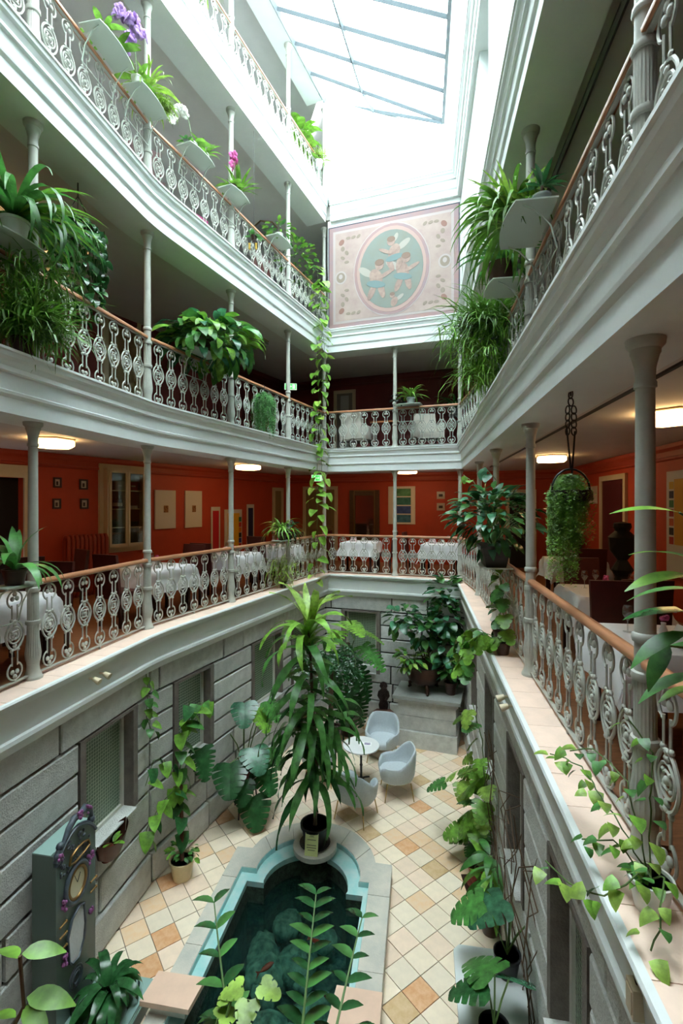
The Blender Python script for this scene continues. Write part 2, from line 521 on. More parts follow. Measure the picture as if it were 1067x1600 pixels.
def stone_wall(name, p, q, windows, th=0.5):
    """p->q runs with the court on the right; windows = (s0, s1, z0, z1)"""
    fc = Face(p, q)
    e0 = 0.3; mb = MB(); wall_piece(mb, fc.at(-e0, -0.035, 0)[:2], fc.at(fc.L + e0, -0.035, 0)[:2], 0, 2.885, th, [(a + e0, b + e0, c, d) for a, b, c, d in windows])
    wl = struct(mb.build(name, STONEJ))
    for ci, (za, zb) in enumerate(zip(COURSES, COURSES[1:])):
        free = [(0.0, fc.L)]
        for s0, s1, w0, w1 in windows:
            if w0 < (za + zb) / 2 < w1:
                nf = []
                for a, b in free:
                    if s1 <= a or s0 >= b: nf.append((a, b)); continue
                    if s0 - a > 0.02: nf.append((a, s0))
                    if b - s1 > 0.02: nf.append((s1, b))
                free = nf
        for a, b in free:
            if ci == 7:      # lintel course: long stones centred over the windows
                cuts = [a]
                for s0, s1, _, _ in windows: cuts += [s0 - 0.28, s1 + 0.28]
                cuts = sorted(c for c in cuts if a <= c < b) + [b]
                cc = [cuts[0]]
                for c in cuts[1:]:
                    if c - cc[-1] > 1.6: cc.append((c + cc[-1]) / 2)
                    if c - cc[-1] > 0.1 or c == b: cc.append(c)
                cuts = cc
            else:
                n = max(1, round((b - a) / (0.95 if ci else 1.5))); cuts = [a + (b - a) * k / n for k in range(n + 1)]
                for k in range(1, n): cuts[k] += srnd.uniform(-0.13, 0.13) + (0.12 if ci % 2 else -0.12)
            for c0, c1 in zip(cuts, cuts[1:]):
                if c1 - c0 < 0.03: continue
                gp = 0.017; pr = 0.018 + srnd.uniform(0, 0.012) + (0.035 if ci == 0 else 0)
                x0, x1, y0, y1 = c0 + gp, c1 - gp, za + gp, zb - (gp if ci < 7 else 0.0)
                ch = 0.012
                L2, H2 = (x1 - x0) / 2, (y1 - y0) / 2
                vs = []
                for (dx, dz, dd) in ((-L2, -H2, -0.045), (L2, -H2, -0.045), (L2, H2, -0.045), (-L2, H2, -0.045),
                                     (-L2, -H2, pr - ch), (L2, -H2, pr - ch), (L2, H2, pr - ch), (-L2, H2, pr - ch),
                                     (-L2 + ch, -H2 + ch, pr), (L2 - ch, -H2 + ch, pr), (L2 - ch, H2 - ch, pr), (-L2 + ch, H2 - ch, pr)):
                    vs.append((dx, -dd, dz))
                fs = [(8, 9, 10, 11), (4, 5, 9, 8), (5, 6, 10, 9), (6, 7, 11, 10), (7, 4, 8, 11), (0, 1, 5, 4), (1, 2, 6, 5), (2, 3, 7, 6), (3, 0, 4, 7)]
                b_ = MB(); b_.add(vs, fs)
                c = fc.at((x0 + x1) / 2, 0, (y0 + y1) / 2)
                obj('stone', b_.mesh('stone', STONE), wl, c, fc.ang)
    for s0, s1, w0, w1 in windows:
        win_count[0] += 1
        cx_, cy_, _ = fc.at((s0 + s1) / 2, 0, 0)
        wn = struct(obj('window_%d' % win_count[0], None, None, (cx_, cy_, w0), fc.ang))
        w, h = s1 - s0, w1 - w0
        b_ = MB()
        for sx in (-1, 1): b_.box((sx * (w / 2 - 0.045), 0.10, h / 2), (0.09, 0.26, h))
        b_.box((0, 0.10, h - 0.02), (w - 0.18, 0.26, 0.04)); b_.build('jamb', JAMB, wn)
        b_ = MB()
        for sx in (-1, 1): b_.box((sx * (w / 2 - 0.115), 0.13, h / 2), (0.05, 0.05, h - 0.04))
        b_.box((0, 0.13, h - 0.065), (w - 0.28, 0.05, 0.05)); b_.box((0, 0.13, 0.03), (w - 0.28, 0.05, 0.06)); b_.build('window_frame', FRAMEW, wn)
        b_ = MB(); b_.box((0, 0.14, h / 2), (w - 0.27, 0.012, h - 0.12)); b_.build('pane', WIREGLASS, wn)
        b_ = MB(); b_.box((0, 0.02, 0.008), (w - 0.18, 0.2, 0.02)); b_.build('window_sill', STONE, wn)
    return wl, fc

def us(fc, u0, u1): return (fc.s_at_u(u0), fc.s_at_u(u1))
f1 = Face(GP[0], GP[1]); f2 = Face(GP[1], GP[2]); f3 = Face(GP[2], GP[3]); f4 = Face(GP[3], GP[4])
a1 = us(f1, 122, 212); a2 = us(f2, 270, 332); a3 = us(f2, 392, 440)
stone_wall('wall_left', GP[0], GP[1], [(a1[0] - 2.3, a1[0] - 1.4, 1.26, 2.54), (a1[0], a1[1], 1.26, 2.54)])
stone_wall('wall_left', GP[1], GP[2], [(a2[0], a2[1], 1.26, 2.54), (a3[0], a3[1], 1.26, 2.54), (a3[0] + 1.55, a3[1] + 1.5, 1.26, 2.54)])
b1 = us(f3, 534, 594)
stone_wall('wall_back', GP[2], GP[3], [(b1[0], b1[1], 1.05, 2.54)])
stone_wall('wall_right', GP[3], GP[4], [(1.6, 2.5, 1.26, 2.54), (3.6, 4.5, 1.26, 2.54), (5.5, 6.4, 1.26, 2.54), (7.3, 8.2, 1.26, 2.54)])

# ---- first-floor cornice and ledge
z = ZL[1]
prof1 = [(0.42, z - 0.03), (0.035, z - 0.03), (0.035, z + 0.006), (0.0, z + 0.006), (-0.008, z - 0.012), (0.0, z - 0.04), (0.03, z - 0.052), (0.04, z - 0.085),
         (0.075, z - 0.10), (0.095, z - 0.36), (0.07, z - 0.372), (0.066, z - 0.41), (0.095, z - 0.455), (0.13, z - 0.515), (0.45, z - 0.515)]
struct(MB().sweep(EDGE, prof1).build('trim_1', WHITE))
slab_root = struct(obj('ledge_floor', None, None))
lmesh = {}
def slabs(p, q, d0, d1, step, skip0=0.0, skip1=0.0):
    fc = Face(p, q); n = max(1, round((fc.L - skip0 - skip1) / step)); st = (fc.L - skip0 - skip1) / n
    for i in range(n):
        s0 = skip0 + st * i
        w = st - 0.004; hgt = d1 - d0
        key = (round(w, 3), round(hgt, 3))
        if key not in lmesh:
            b_ = MB(); b_.box((0, 0, -0.015), (w, hgt, 0.03)); lmesh[key] = b_.mesh('ledge_slab', LEDGE)
        c = fc.at(s0 + st / 2, -(d0 + d1) / 2, ZL[1])
        obj('ledge_slab', lmesh[key], slab_root, c, fc.ang)
E_ = EDGE_SHARP
slabs(E_[0], E_[1], 0.037, 0.36, 0.335, 1.5, 0.40)
slabs(E_[1], E_[2], 0.037, 0.36, 0.335, 0.42, -0.2)
slabs(E_[2], E_[3], 0.037, 0.36, 0.335, -0.12, -0.15)
slabs(E_[3], E_[4], 0.037, 0.36, 0.335, 0.0, 0.0)
bend = [lerp(E_[1], E_[0], 0.066)] + EDGE[1:9] + [lerp(E_[1], E_[2], 0.074)]
MB().sweep(bend, [(0.037, z - 0.03), (0.037, z), (0.36, z), (0.36, z - 0.03)]).build('ledge_slab', LEDGE, slab_root)

# ---- floors and ceilings of the galleries
for k in (1, 2, 3, 4):
    if k == 1:
        struct(ring_slab('floor', ZL[1] - 0.5, ZL[1] - 0.012, None, 0.345).build('gallery_floor', WOODFL))
    else:
        struct(ring_slab('ceiling', ZS[k - 1] + 0.12, ZL[k] - 0.10, None, 0.15).build('ceiling', CEIL))
        struct(ring_slab('floor', ZL[k] - 0.10, ZL[k] - 0.01, None, 0.15).build('gallery_floor', DKFLOOR if k == 2 else UPFLOOR))
mb = MB(); mb.prism(offset_path(EDGE[:NB + 1], 0.3) + [WBL, WL1, WL0], ZS[4] + 0.12, ZS[4] + 0.4); struct(mb.build('ceiling', GREYW))

# ---- upper cornices
def cornice_profile(z, zs, proj=0.0):
    h = z - zs
    return [(0.62, zs + 0.16), (0.30, z - 0.02), (0.0 - proj, z - 0.008), (-proj, z - 0.03), (0.015 - proj, z - 0.04), (0.02 - proj, z - 0.075), (0.045 - proj, z - 0.10),
            (0.065 - proj, z - 0.15), (0.06 - proj, z - 0.19), (0.085 - proj, z - 0.20), (0.09 - proj, z - 0.215), (0.10 - proj, z - 0.345), (0.085 - proj, z - 0.355),
            (0.09 - proj, z - 0.38), (0.115 - proj, z - 0.41), (0.118 - proj, zs), (0.62, zs)]
struct(MB().sweep(EDGE, cornice_profile(ZL[2], ZS[1])).build('trim_2', WHITE))
struct(MB().sweep(EDGE, cornice_profile(ZL[3], ZS[2])).build('trim_3', WHITE))
struct(MB().sweep(EDGE[:NB + 1], cornice_profile(ZL[4], ZS[3])).build('trim_4', WHITE))
RIGHTTOP = [PC, PD, PF]
RT = offset_path([lerp(PC, PB, 0.02), PC, PD, PF], 0.0)[1:]
struct(MB().sweep(RT, [(d - 0.10, zz) for d, zz in cornice_profile(ZL[4], ZS[3])]).build('trim_5', WHITE))
struct(MB().sweep(EDGE[:NB + 1], [(0.62, ZS[4] + 0.16), (0.16, ZS[4] + 0.25), (0.16, ZS[4] + 0.06), (0.20, ZS[4] + 0.05), (0.20, ZS[4]), (0.62, ZS[4])]).build('trim_6', WHITE))

# ---- walls behind the galleries
LW = [Face(WALLS[i], WALLS[i + 1]) for i in range(4)]
def gallery_walls(k, mt, openings=((), (), (), ())):
    z0 = ZL[k] - 0.012; z1 = ZS[k] + 0.13
    for i, nm in enumerate(('wall_left', 'wall_left', 'wall_back', 'wall_right')):
        mb = MB(); wall_piece(mb, WALLS[i], WALLS[i + 1], z0, z1, 0.2, openings[i]); struct(mb.build(nm, mt))
    mb = MB(); wall_piece(mb, WALLS[4], WALLS[0], z0, z1, 0.2); struct(mb.build('wall_front', mt))
# doors and openings on the first-floor walls are set by the sight lines below
lw1, bw, rw = LW[1], LW[2], LW[3]
sDoor = lw1.s_at_u(36)
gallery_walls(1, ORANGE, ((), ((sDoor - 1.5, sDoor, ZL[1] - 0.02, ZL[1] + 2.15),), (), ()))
gallery_walls(2, REDDK)
gallery_walls(3, GREYW)
z0 = ZL[4] - 0.012; z1 = ZS[4] + 0.13
for i in (0, 1):
    mb = MB(); wall_piece(mb, WALLS[i], WALLS[i + 1], z0, z1, 0.2); struct(mb.build('wall_left', GREYW))
o3 = offset_path(EDGE, 0.3)
mb = MB(); wall_piece(mb, WBL, o3[NB], z0, z1, 0.15); struct(mb.build('wall_back', GREYW))
mb = MB(); wall_piece(mb, (-3.8, 0.3), WL0, z0, z1, 0.15); struct(mb.build('wall_front', GREYW))
mb = MB(); wall_piece(mb, GP[4], GP[0], 0, 2.9, 0.4); struct(mb.build('wall_front', STONE))
mb = MB(); wall_piece(mb, (PF[0] + 0.3, 0.35), (PA[0] - 0.3, 0.35), ZL[4] - 0.2, ZS[4] + 0.6, 0.3); struct(mb.build('wall_front', WHITE))

# third floor: solid wall behind the mural and on the right with a tall niche
e10 = offset_path(EDGE_SHARP, 0.10)
mb = MB(); wall_piece(mb, e10[2], e10[3], ZL[3] - 0.05, ZS[3] + 0.05, 0.25); struct(mb.build('wall_back', WHITE))
fr = Face(e10[3], e10[4])
def s_of_y(fc, y): return (y - fc.p[1]) / fc.u[1]
n0, n1 = s_of_y(fr, 7.35), s_of_y(fr, 6.38)
mb = MB(); wall_piece(mb, e10[3], e10[4], ZL[3] - 0.05, ZS[3] + 0.05, 0.3, [(n0, n1, ZL[3] - 0.1, ZS[3] + 0.1)])
struct(mb.build('wall_right', WHITE))
mb = MB(); q0 = fr.at(n0 - 0.1, -0.30, 0); q1 = fr.at(n1 + 0.1, -0.30, 0)
wall_piece(mb, q0[:2], q1[:2], ZL[3] - 0.05, ZS[3] + 0.05, 0.15); struct(mb.build('wall_right', WHITE))

# ---- skylight
ZSK_L, ZSK_R = 15.02, 13.52
left_path = offset_path(EDGE_SHARP, 0.18)
def left_hit(p, d):
    for a, b in ((left_path[1], left_path[2]), (left_path[0], left_path[1])):
        ex, ey = b[0] - a[0], b[1] - a[1]
        den = d[0] * ey - d[1] * ex
        t = ((a[0] - p[0]) * ey - (a[1] - p[1]) * ex) / den
        s = ((a[0] - p[0]) * d[1] - (a[1] - p[1]) * d[0]) / den
        if -0.02 <= s <= 1.02 and t > 0: return (p[0] + d[0] * t, p[1] + d[1] * t)
    return None
SKY = struct(obj('window_20', None, None))
bars = []
y = 10.62
while y > 0.9:
    rp = (0.504 + 0.165 * y, y); lp = left_hit(rp, (-0.987, 0.163))
    if lp: bars.append((lp, rp))
    y -= 0.75
bars = list(reversed(bars))
lc = offset_path(EDGE_SHARP, 0.15)[2]
bars.append(((lc[0] - 0.02, lc[1]), (2.50, 10.72)))
BARM = mat('darkened_glazing_bar', (108, 118, 124), 0.45)  # bars darkened in colour so they read against the bright sky
PANE = pane_material('clear_roof_glass', (238, 247, 250), 0.05, 0.05)
def sk(b, t, dz=0.0):
    p = lerp(b[0], b[1], t); return (p[0], p[1], ZSK_L + (ZSK_R - ZSK_L) * t + dz)
for b in bars:
    MB().tube([sk(b, 0), sk(b, 1)], 0.05, 4).build('glazing_bar', BARM, SKY)
TM = 0.40
MB().tube([sk(b, TM, -0.02) for b in bars], 0.04, 4).build('ridge_bar', BARM, SKY)
MB().tube([sk(b, 0.0, -0.02) for b in bars], 0.06, 4).build('edge_bar', BARM, SKY)
MB().tube([sk(b, 1.0, -0.02) for b in bars], 0.06, 4).build('edge_bar', BARM, SKY)
for b0, b1_ in zip(bars, bars[1:]):
    for t0, t1 in ((0.0, TM), (TM, 1.0)):
        vs = [sk(b0, t0, 0.02), sk(b0, t1, 0.02), sk(b1_, t1, 0.02), sk(b1_, t0, 0.02)]
        MB().add(vs, [(0, 1, 2, 3)]).build('pane', PANE, SKY)
# curb wall under the skylight on the right, wall above the mural at the back
p0, p1 = PD, PF
crb = [(-0.10, ZL[4] - 0.04), (-0.30, ZSK_R + 0.05), (0.1, ZSK_R + 0.05), (0.1, ZL[4] - 0.04)]
struct(MB().sweep([PD, PF], crb).build('wall_right', WHITE))
bk = offset_path(EDGE_SHARP, 0.06)
pL, pR = bk[2], bk[3]
fb = Face(pL, pR)
vs = [fb.at(-0.15, 0, ZL[4] - 0.05), fb.at(fb.L + 0.3, 0, ZL[4] - 0.05), fb.at(fb.L + 0.3, 0, ZSK_R - 0.12), fb.at(fb.L - 0.35, 0, ZSK_R + 0.03), fb.at(-0.15, 0, ZSK_L + 0.08)]
vs2 = [fb.at(-0.15, -0.2, ZL[4] - 0.05), fb.at(fb.L + 0.3, -0.2, ZL[4] - 0.05), fb.at(fb.L + 0.3, -0.2, ZSK_R - 0.12), fb.at(fb.L - 0.35, -0.2, ZSK_R + 0.03), fb.at(-0.15, -0.2, ZSK_L + 0.08)]
struct(MB().add(vs + vs2, [(0, 1, 2, 3, 4), (9, 8, 7, 6, 5)] + [(i, 5 + i, 5 + (i + 1) % 5, (i + 1) % 5) for i in range(5)]).build('wall_back', WHITE))

# ================================================================== CAST-IRON COLUMNS
def column_mesh(h):
    parts = {}
    b_ = MB()
    b_.lathe([(0.085, 0), (0.085, 0.02), (0.078, 0.03), (0.062, 0.07), (0.055, 0.12), (0.058, 0.15)], 20)
    parts['base'] = b_.mesh('base', IRON, 40)
    b_ = MB()
    b_.lathe([(0.056, 0.15), (0.068, 0.20), (0.072, 0.25), (0.064, 0.32), (0.055, 0.40), (0.052, 0.53), (0.050, 0.86)], 40, flute=(0.16, 0.86, 20, 0.09))
    parts['fluted_shaft'] = b_.mesh('fluted_shaft', IRON, 60)
    for i, zz in enumerate((0.555, 0.875, 1.06)):
        b_ = MB(); r = (0.064, 0.060, 0.057)[i]
        b_.lathe([(0.045, zz - 0.03), (r, zz - 0.025), (r * 1.06, zz - 0.01), (r, zz + 0.012), (0.045, zz + 0.02)], 20)
        parts['collar%d' % i] = b_.mesh('collar', IRON, 50)
    b_ = MB()
    b_.lathe([(0.048, 0.84), (0.047, 1.10), (0.042, h - 0.20), (0.042, h - 0.16)], 16)
    parts['shaft'] = b_.mesh('shaft', IRON, 40)
    b_ = MB()
    b_.lathe([(0.042, h - 0.24), (0.050, h - 0.235), (0.050, h - 0.21), (0.043, h - 0.20), (0.046, h - 0.14), (0.060, h - 0.08), (0.066, h - 0.07), (0.066, h - 0.05), (0.085, h - 0.03), (0.088, h)], 20)
    parts['capital'] = b_.mesh('capital', IRON, 40)
    return parts
o30 = offset_path(EDGE_SHARP, 0.30)
def onseg(i, y):
    a, b = o30[i], o30[i + 1]; t = (y - a[1]) / (b[1] - a[1]); return lerp(a, b, t)
COLS = {'L9': onseg(0, 2.75), 'C0': onseg(0, 4.73), 'C1': (-2.66, 6.63), 'C2': onseg(1, 8.44), 'C3': onseg(1, 10.39), 'C4': (-0.43, 12.08),
        'B1': (1.272, 11.52), 'B2': (2.70, 11.017), 'R0': onseg(3, 9.06), 'R1': onseg(3, 7.05), 'R2': onseg(3, 4.82), 'R3': onseg(3, 2.352), 'R9': onseg(3, 0.36)}
FLN = {1: 'first-floor', 2: 'second-floor', 3: 'third-floor', 4: 'top-floor'}
COLPOS = {'C0': 'at the far left of the picture', 'C1': 'second along the left gallery', 'C2': 'third along the left gallery', 'C3': 'fourth along the left gallery',
          'C4': 'in the far left corner', 'B1': 'in the middle of the back gallery', 'B2': 'in the far right corner', 'R0': 'on the right gallery, nearest the far corner',
          'R1': 'on the right gallery, second from the far corner', 'R2': 'on the right gallery, second nearest', 'R3': 'nearest on the right gallery'}
colmesh = {k: column_mesh(ZS[k] - ZL[k]) for k in ZL}
present = {1: ['C0', 'C1', 'C2', 'C3', 'C4', 'B1', 'B2', 'R0', 'R1', 'R2', 'R3'], 2: ['C0', 'C1', 'C2', 'C3', 'C4', 'B1', 'B2', 'R0', 'R1', 'R2', 'R3'],
           3: ['C0', 'C1', 'C2', 'C3', 'C4'], 4: ['C2', 'C3', 'C4']}
for k in ZL:
    for c in present[k]:
        t = thing('iron_column', 'slender grey iron column on the %s, %s' % (FLN[k].replace('-floor', ' floor'), COLPOS[c]), 'column', (COLS[c][0], COLS[c][1], ZL[k]), R(20), '%s gallery columns' % FLN[k])
        for nm, me in colmesh[k].items(): obj('collar' if nm.startswith('collar') else nm, me, t)

# ================================================================== RAILINGS
def ring_pts(cx, cz, rx, rz, n, a0=0, a1=360):
    return [(cx + rx * math.cos(R(a0 + (a1 - a0) * i / n)), 0, cz + rz * math.sin(R(a0 + (a1 - a0) * i / n))) for i in range(n if a1 - a0 == 360 else n + 1)]
def baluster_mesh():
    b = MB(); t = 0.0085
    for s, c0 in ((1, 0.765), (-1, 0.098)):                      # open rings with a trefoil, top and bottom
        b.tube(ring_pts(0, c0, 0.082, 0.082, 15, -62 if s > 0 else 118 - 180 + 180, 242 if s > 0 else 422), t, 5)
        for dx, dz in ((0, 0.020), (-0.026, -0.022), (0.026, -0.022)):
            b.ball((dx, 0, c0 + s * (0.030 + dz)), (0.025, 0.014, 0.025), 7, 4)
        b.tube([(0, 0, c0 + s * 0.082), (0, 0, c0 + s * 0.10)], 0.014, 5)
        for dx in (-1, 1):
            b.tube([(dx * 0.030, 0, c0 - s * 0.05), (dx * 0.030, 0, c0 - s * 0.185)], 0.0075, 5)
        for dx in (-0.036, 0, 0.036): b.ball((dx, 0, c0 - s * (0.195 + (0.012 if dx == 0 else 0))), (0.019, 0.014, 0.019), 7, 4)
    cz = 0.4315
    oval = []
    for i in range(20):                                            # pointed oval medallion
        a = 2 * math.pi * i / 20; sx, cz_ = math.sin(a), math.cos(a)
        oval.append((0.102 * sx, 0, cz + 0.135 * (abs(cz_) ** 1.25) * (1 if cz_ > 0 else -1)))
    b.tube(oval, 0.0105, 5, closed=True)
    b.tube(ring_pts(0, cz, 0.070, 0.076, 14), 0.0085, 5, closed=True)
    b.tube(ring_pts(0, cz, 0.038, 0.041, 10), 0.008, 4, closed=True)
    b.ball((0, 0, cz), (0.022, 0.018, 0.022), 7, 4)
    for a in range(4):
        q = R(45 + 90 * a); b.ball((0.048 * math.cos(q), 0, cz + 0.05 * math.sin(q)), (0.013, 0.011, 0.013), 6, 4)
    for s in (-1, 1): b.ball((0, 0, cz + s * 0.098), (0.026, 0.014, 0.02), 6, 4)
    return b.mesh('baluster', IRON, 60)
BAL = baluster_mesh()
def railing(level, a, b, n, where, ends=(0.05, 0.05)):
    p, q = COLS[a], COLS[b]; fc = Face(p, q)
    t = thing('iron_railing', 'ornate iron railing, %s, %s' % (FLN[level], where), 'railing', (p[0], p[1], ZL[level]), fc.ang, '%s balcony railings' % FLN[level])
    L = fc.L
    h = MB(); prof = [(-0.034, 0.915), (0.034, 0.915), (0.038, 0.935), (0.028, 0.955), (0, 0.962), (-0.028, 0.955), (-0.038, 0.935)]
    vs = [(x, y, z) for x in (0.04, L - 0.04) for (y, z) in prof]; m = len(prof)
    h.add(vs, [(i, (i + 1) % m, m + (i + 1) % m, m + i) for i in range(m)] + [tuple(reversed(range(m))), tuple(range(m, 2 * m))])
    h.build('handrail', RAILWOOD, t, 50)
    h = MB(); h.box((L / 2, 0, 0.9085), (L - 0.08, 0.03, 0.013)); h.build('top_bar', IRON, t)
    h = MB(); h.box((L / 2, 0, 0.042), (L - 0.08, 0.03, 0.016)); 
    h.box((L / 2, 0, 0.017), (0.02, 0.02, 0.034)); h.build('bottom_bar', IRON, t)
    if level == 1:
        h = MB(); h.box((L / 2, 0.10, 0.004), (L - 0.1, 0.11, 0.03)); h.build('threshold', mat('brown_threshold', (150, 104, 72), 0.6, vary=0.15), t)
    pitch = (L - 0.16) / n
    for i in range(n): obj('baluster', BAL, t, (0.08 + pitch * (i + 0.5), 0, 0.045))
bays = {1: [('L9', 'C0', 7, 'cut by the left picture edge'), ('C0', 'C1', 7, 'first full bay on the left'), ('C1', 'C2', 7, 'second full bay on the left'), ('C2', 'C3', 7, 'third full bay on the left, behind a trailing plant'),
            ('C3', 'C4', 7, 'last left bay before the far corner'), ('C4', 'B1', 6, 'left half of the back'), ('B1', 'B2', 6, 'right half of the back'),
            ('B2', 'R0', 7, 'farthest bay on the right'), ('R0', 'R1', 7, 'second farthest bay on the right'), ('R1', 'R2', 8, 'bay on the right with a planter on top'),
            ('R2', 'R3', 9, 'large near bay on the right'), ('R3', 'R9', 7, 'nearest bay on the right, behind creepers')]}
bays[2] = [('L9', 'C0', 7, 'cut by the left picture edge'), ('C0', 'C1', 7, 'first full bay on the left, under hanging ivy'), ('C1', 'C2', 7, 'second full bay on the left, under the peace lily'), ('C2', 'C3', 7, 'third full bay on the left, behind a fern'),
           ('C3', 'C4', 7, 'last left bay before the far corner'), ('C4', 'B1', 6, 'left half of the back'), ('B1', 'B2', 6, 'right half of the back'),
           ('B2', 'R0', 7, 'farthest bay on the right'), ('R0', 'R1', 7, 'second farthest bay on the right'), ('R1', 'R2', 8, 'middle bay on the right'),
           ('R2', 'R3', 9, 'near bay on the right'), ('R3', 'R9', 7, 'nearest bay on the right, top corner of the picture')]
bays[3] = [('L9', 'C0', 7, 'top left corner of the picture'), ('C0', 'C1', 7, 'first full bay on the left'), ('C1', 'C2', 7, 'second full bay on the left'), ('C2', 'C3', 8, 'third full bay on the left'), ('C3', 'C4', 8, 'last bay before the mural')]
bays[4] = [('C1', 'C2', 7, 'nearest visible bay'), ('C2', 'C3', 8, 'middle bay'), ('C3', 'C4', 8, 'last bay before the far corner')]
for k in bays:
    for a, b, n, w in bays[k]: railing(k, a, b, n, w)
# ================================================================== POOL
PC0 = (-1.495, 5.0)
POOLT = thing('fish_pool', 'sunken stone fish pool with turquoise lip and dark water', 'pool', pool(*PC0) + (0,), -AX)
def loc2(poly): return [(b - PC0[0], a - PC0[1]) for b, a in poly]
RIMST = mat('pale_rim_stone', (202, 194, 180), 0.6, rgb2=(180, 178, 168), vscale=4, vary=0.05, bump=0.15, bscale=60, objrand=0.05)
TURQ = mat('turquoise_pool_paint', (142, 200, 198), 0.45, rgb2=(186, 210, 206), vscale=6, vary=0.05)
MOSS = mat('mossy_dark_stone', (58, 78, 62), 0.85, rgb2=(24, 34, 30), vscale=14, vary=0.2, bump=0.8, bscale=30)
pieces = [[(-0.39, 3.55), (-0.39, 5.05), (-0.665, 5.05), (-0.665, 3.85)], [(-0.39, 5.05), (-0.39, 6.05), (-0.665, 6.05), (-0.665, 5.05)],
          [(-2.60, 3.55), (-2.60, 5.05), (-2.40, 5.05), (-2.40, 3.85)], [(-2.60, 5.05), (-2.60, 6.05), (-2.40, 6.05), (-2.40, 5.05)],
          [(-2.60, 3.55), (-0.39, 3.55), (-0.665, 3.85), (-2.40, 3.85)],
          [(-0.39, 6.05), (-0.39, 6.60)] + arc(-1.495, 6.42, 0.90, 12, 30, 3) + arc(-1.495, 6.27, 0.70, 30, 2, 3) + [(-0.80, 6.24), (-0.665, 6.24), (-0.665, 6.05)],
          [(-2.60, 6.05), (-2.60, 6.60)] + arc(-1.495, 6.42, 0.90, 168, 150, 3) + arc(-1.495, 6.27, 0.70, 150, 178, 3) + [(-2.19, 6.24), (-2.40, 6.24), (-2.40, 6.05)]]
for t0 in (30, 60, 90, 120): pieces.append(arc(-1.495, 6.42, 0.90, t0, t0 + 30, 4) + arc(-1.495, 6.27, 0.70, t0 + 30, t0, 4))
for pc in pieces:
    lp = loc2(pc); cb = sum(p[0] for p in lp) / len(lp); ca = sum(p[1] for p in lp) / len(lp)
    sp = [(p[0] - (0.003 if p[0] > cb else -0.003), p[1] - (0.003 if p[1] > ca else -0.003)) for p in lp]
    MB().prism(sp, -0.02, 0.20).build('rim_stone', RIMST, POOLT)
b_ = MB(); holed_prism(b_, loc2([(-0.655, 3.84), (-0.655, 6.25)] + arc(-1.495, 6.27, 0.71, 2, 178, 16) + [(-2.41, 6.25), (-2.41, 3.84)]), loc2(LIP_IN), 0.06, 0.13)
b_.build('turquoise_lip', TURQ, POOLT)
b_ = MB(); holed_prism(b_, loc2(RIM_IN), loc2([(b + (0.006 if b < -1.495 else -0.006), a - 0.004) for b, a in RIM_IN]), 0.128, 0.197); b_.build('turquoise_edge', TURQ, POOLT)
b_ = MB(); holed_prism(b_, loc2([(-0.62, 3.7), (-0.62, 6.4)] + arc(-1.495, 6.3, 0.78, 5, 175, 12) + [(-2.44, 6.4), (-2.44, 3.7)]), loc2(LIP_IN), -0.85, 0.058)
b_.build('basin_wall', MOSS, POOLT)
MB().prism(loc2(LIP_IN), -0.87, -0.84).build('basin_bottom', MOSS, POOLT)
def water_material():
    m = bpy.data.materials.new('dark_green_water'); m.use_nodes = True
    nt = m.node_tree; N = nt.nodes; L = nt.links; N.remove(N['Principled BSDF'])
    t = N.new('ShaderNodeBsdfTransparent'); t.inputs['Color'].default_value = (0.62, 0.84, 0.78, 1)
    g_ = N.new('ShaderNodeBsdfGlossy'); g_.inputs['Roughness'].default_value = 0.03
    d = N.new('ShaderNodeBsdfDiffuse'); d.inputs['Color'].default_value = (0.015, 0.06, 0.055, 1)
    fr_ = N.new('ShaderNodeFresnel'); fr_.inputs['IOR'].default_value = 1.33
    nz = N.new('ShaderNodeTexNoise'); nz.inputs['Scale'].default_value = 6; bp = N.new('ShaderNodeBump'); bp.inputs['Strength'].default_value = 0.12
    L.new(nz.outputs['Fac'], bp.inputs['Height']); L.new(bp.outputs['Normal'], g_.inputs['Normal']); L.new(bp.outputs['Normal'], fr_.inputs['Normal'])
    m1 = N.new('ShaderNodeMixShader'); m1.inputs['Fac'].default_value = 0.22; L.new(t.outputs[0], m1.inputs[1]); L.new(d.outputs[0], m1.inputs[2])
    m2 = N.new('ShaderNodeMixShader'); L.new(fr_.outputs[0], m2.inputs['Fac']); L.new(m1.outputs[0], m2.inputs[1]); L.new(g_.outputs[0], m2.inputs[2])
    L.new(m2.outputs[0], N['Material Output'].inputs['Surface']); return m
MB().prism(loc2(LIP_IN), -0.16, -0.15, bottom=False).build('water', water_material(), POOLT)
ROCK = mat('algae_covered_rock', (126, 156, 134), 0.8, rgb2=(58, 84, 70), vscale=9, vary=0.2, bump=0.5, bscale=20)
prnd = random.Random(3)
def lump(c, r, seed, sub=2, sq=(1, 1, 0.7), mtl=ROCK, name='rock', parent=None):
    bm = bmesh.new(); bmesh.ops.create_icosphere(bm, subdivisions=sub, radius=1)
    for v in bm.verts:
        k = 1 + 0.35 * noise.noise(v.co * 1.6 + Vector((seed, seed * 2, 0)))
        v.co = Vector((v.co.x * sq[0], v.co.y * sq[1], v.co.z * sq[2])) * r * k
    me = bpy.data.meshes.new(name); bm.to_mesh(me); bm.free(); me.materials.append(mtl)
    me.polygons.foreach_set('use_smooth', [True] * len(me.polygons))
    return obj(name, me, parent, c)
for i in range(16):
    b, a = prnd.uniform(-2.05, -0.95), prnd.uniform(4.3, 6.4)
    l = loc2([(b, a)])[0]; lump((l[0], l[1], -0.62), prnd.uniform(0.12, 0.28), i, parent=POOLT)
MB().prism(loc2(arc(-1.495, 6.74, 0.31, 0, 360, 28)[:-1]), 0.20, 0.265).build('round_plinth', RIMST, POOLT)
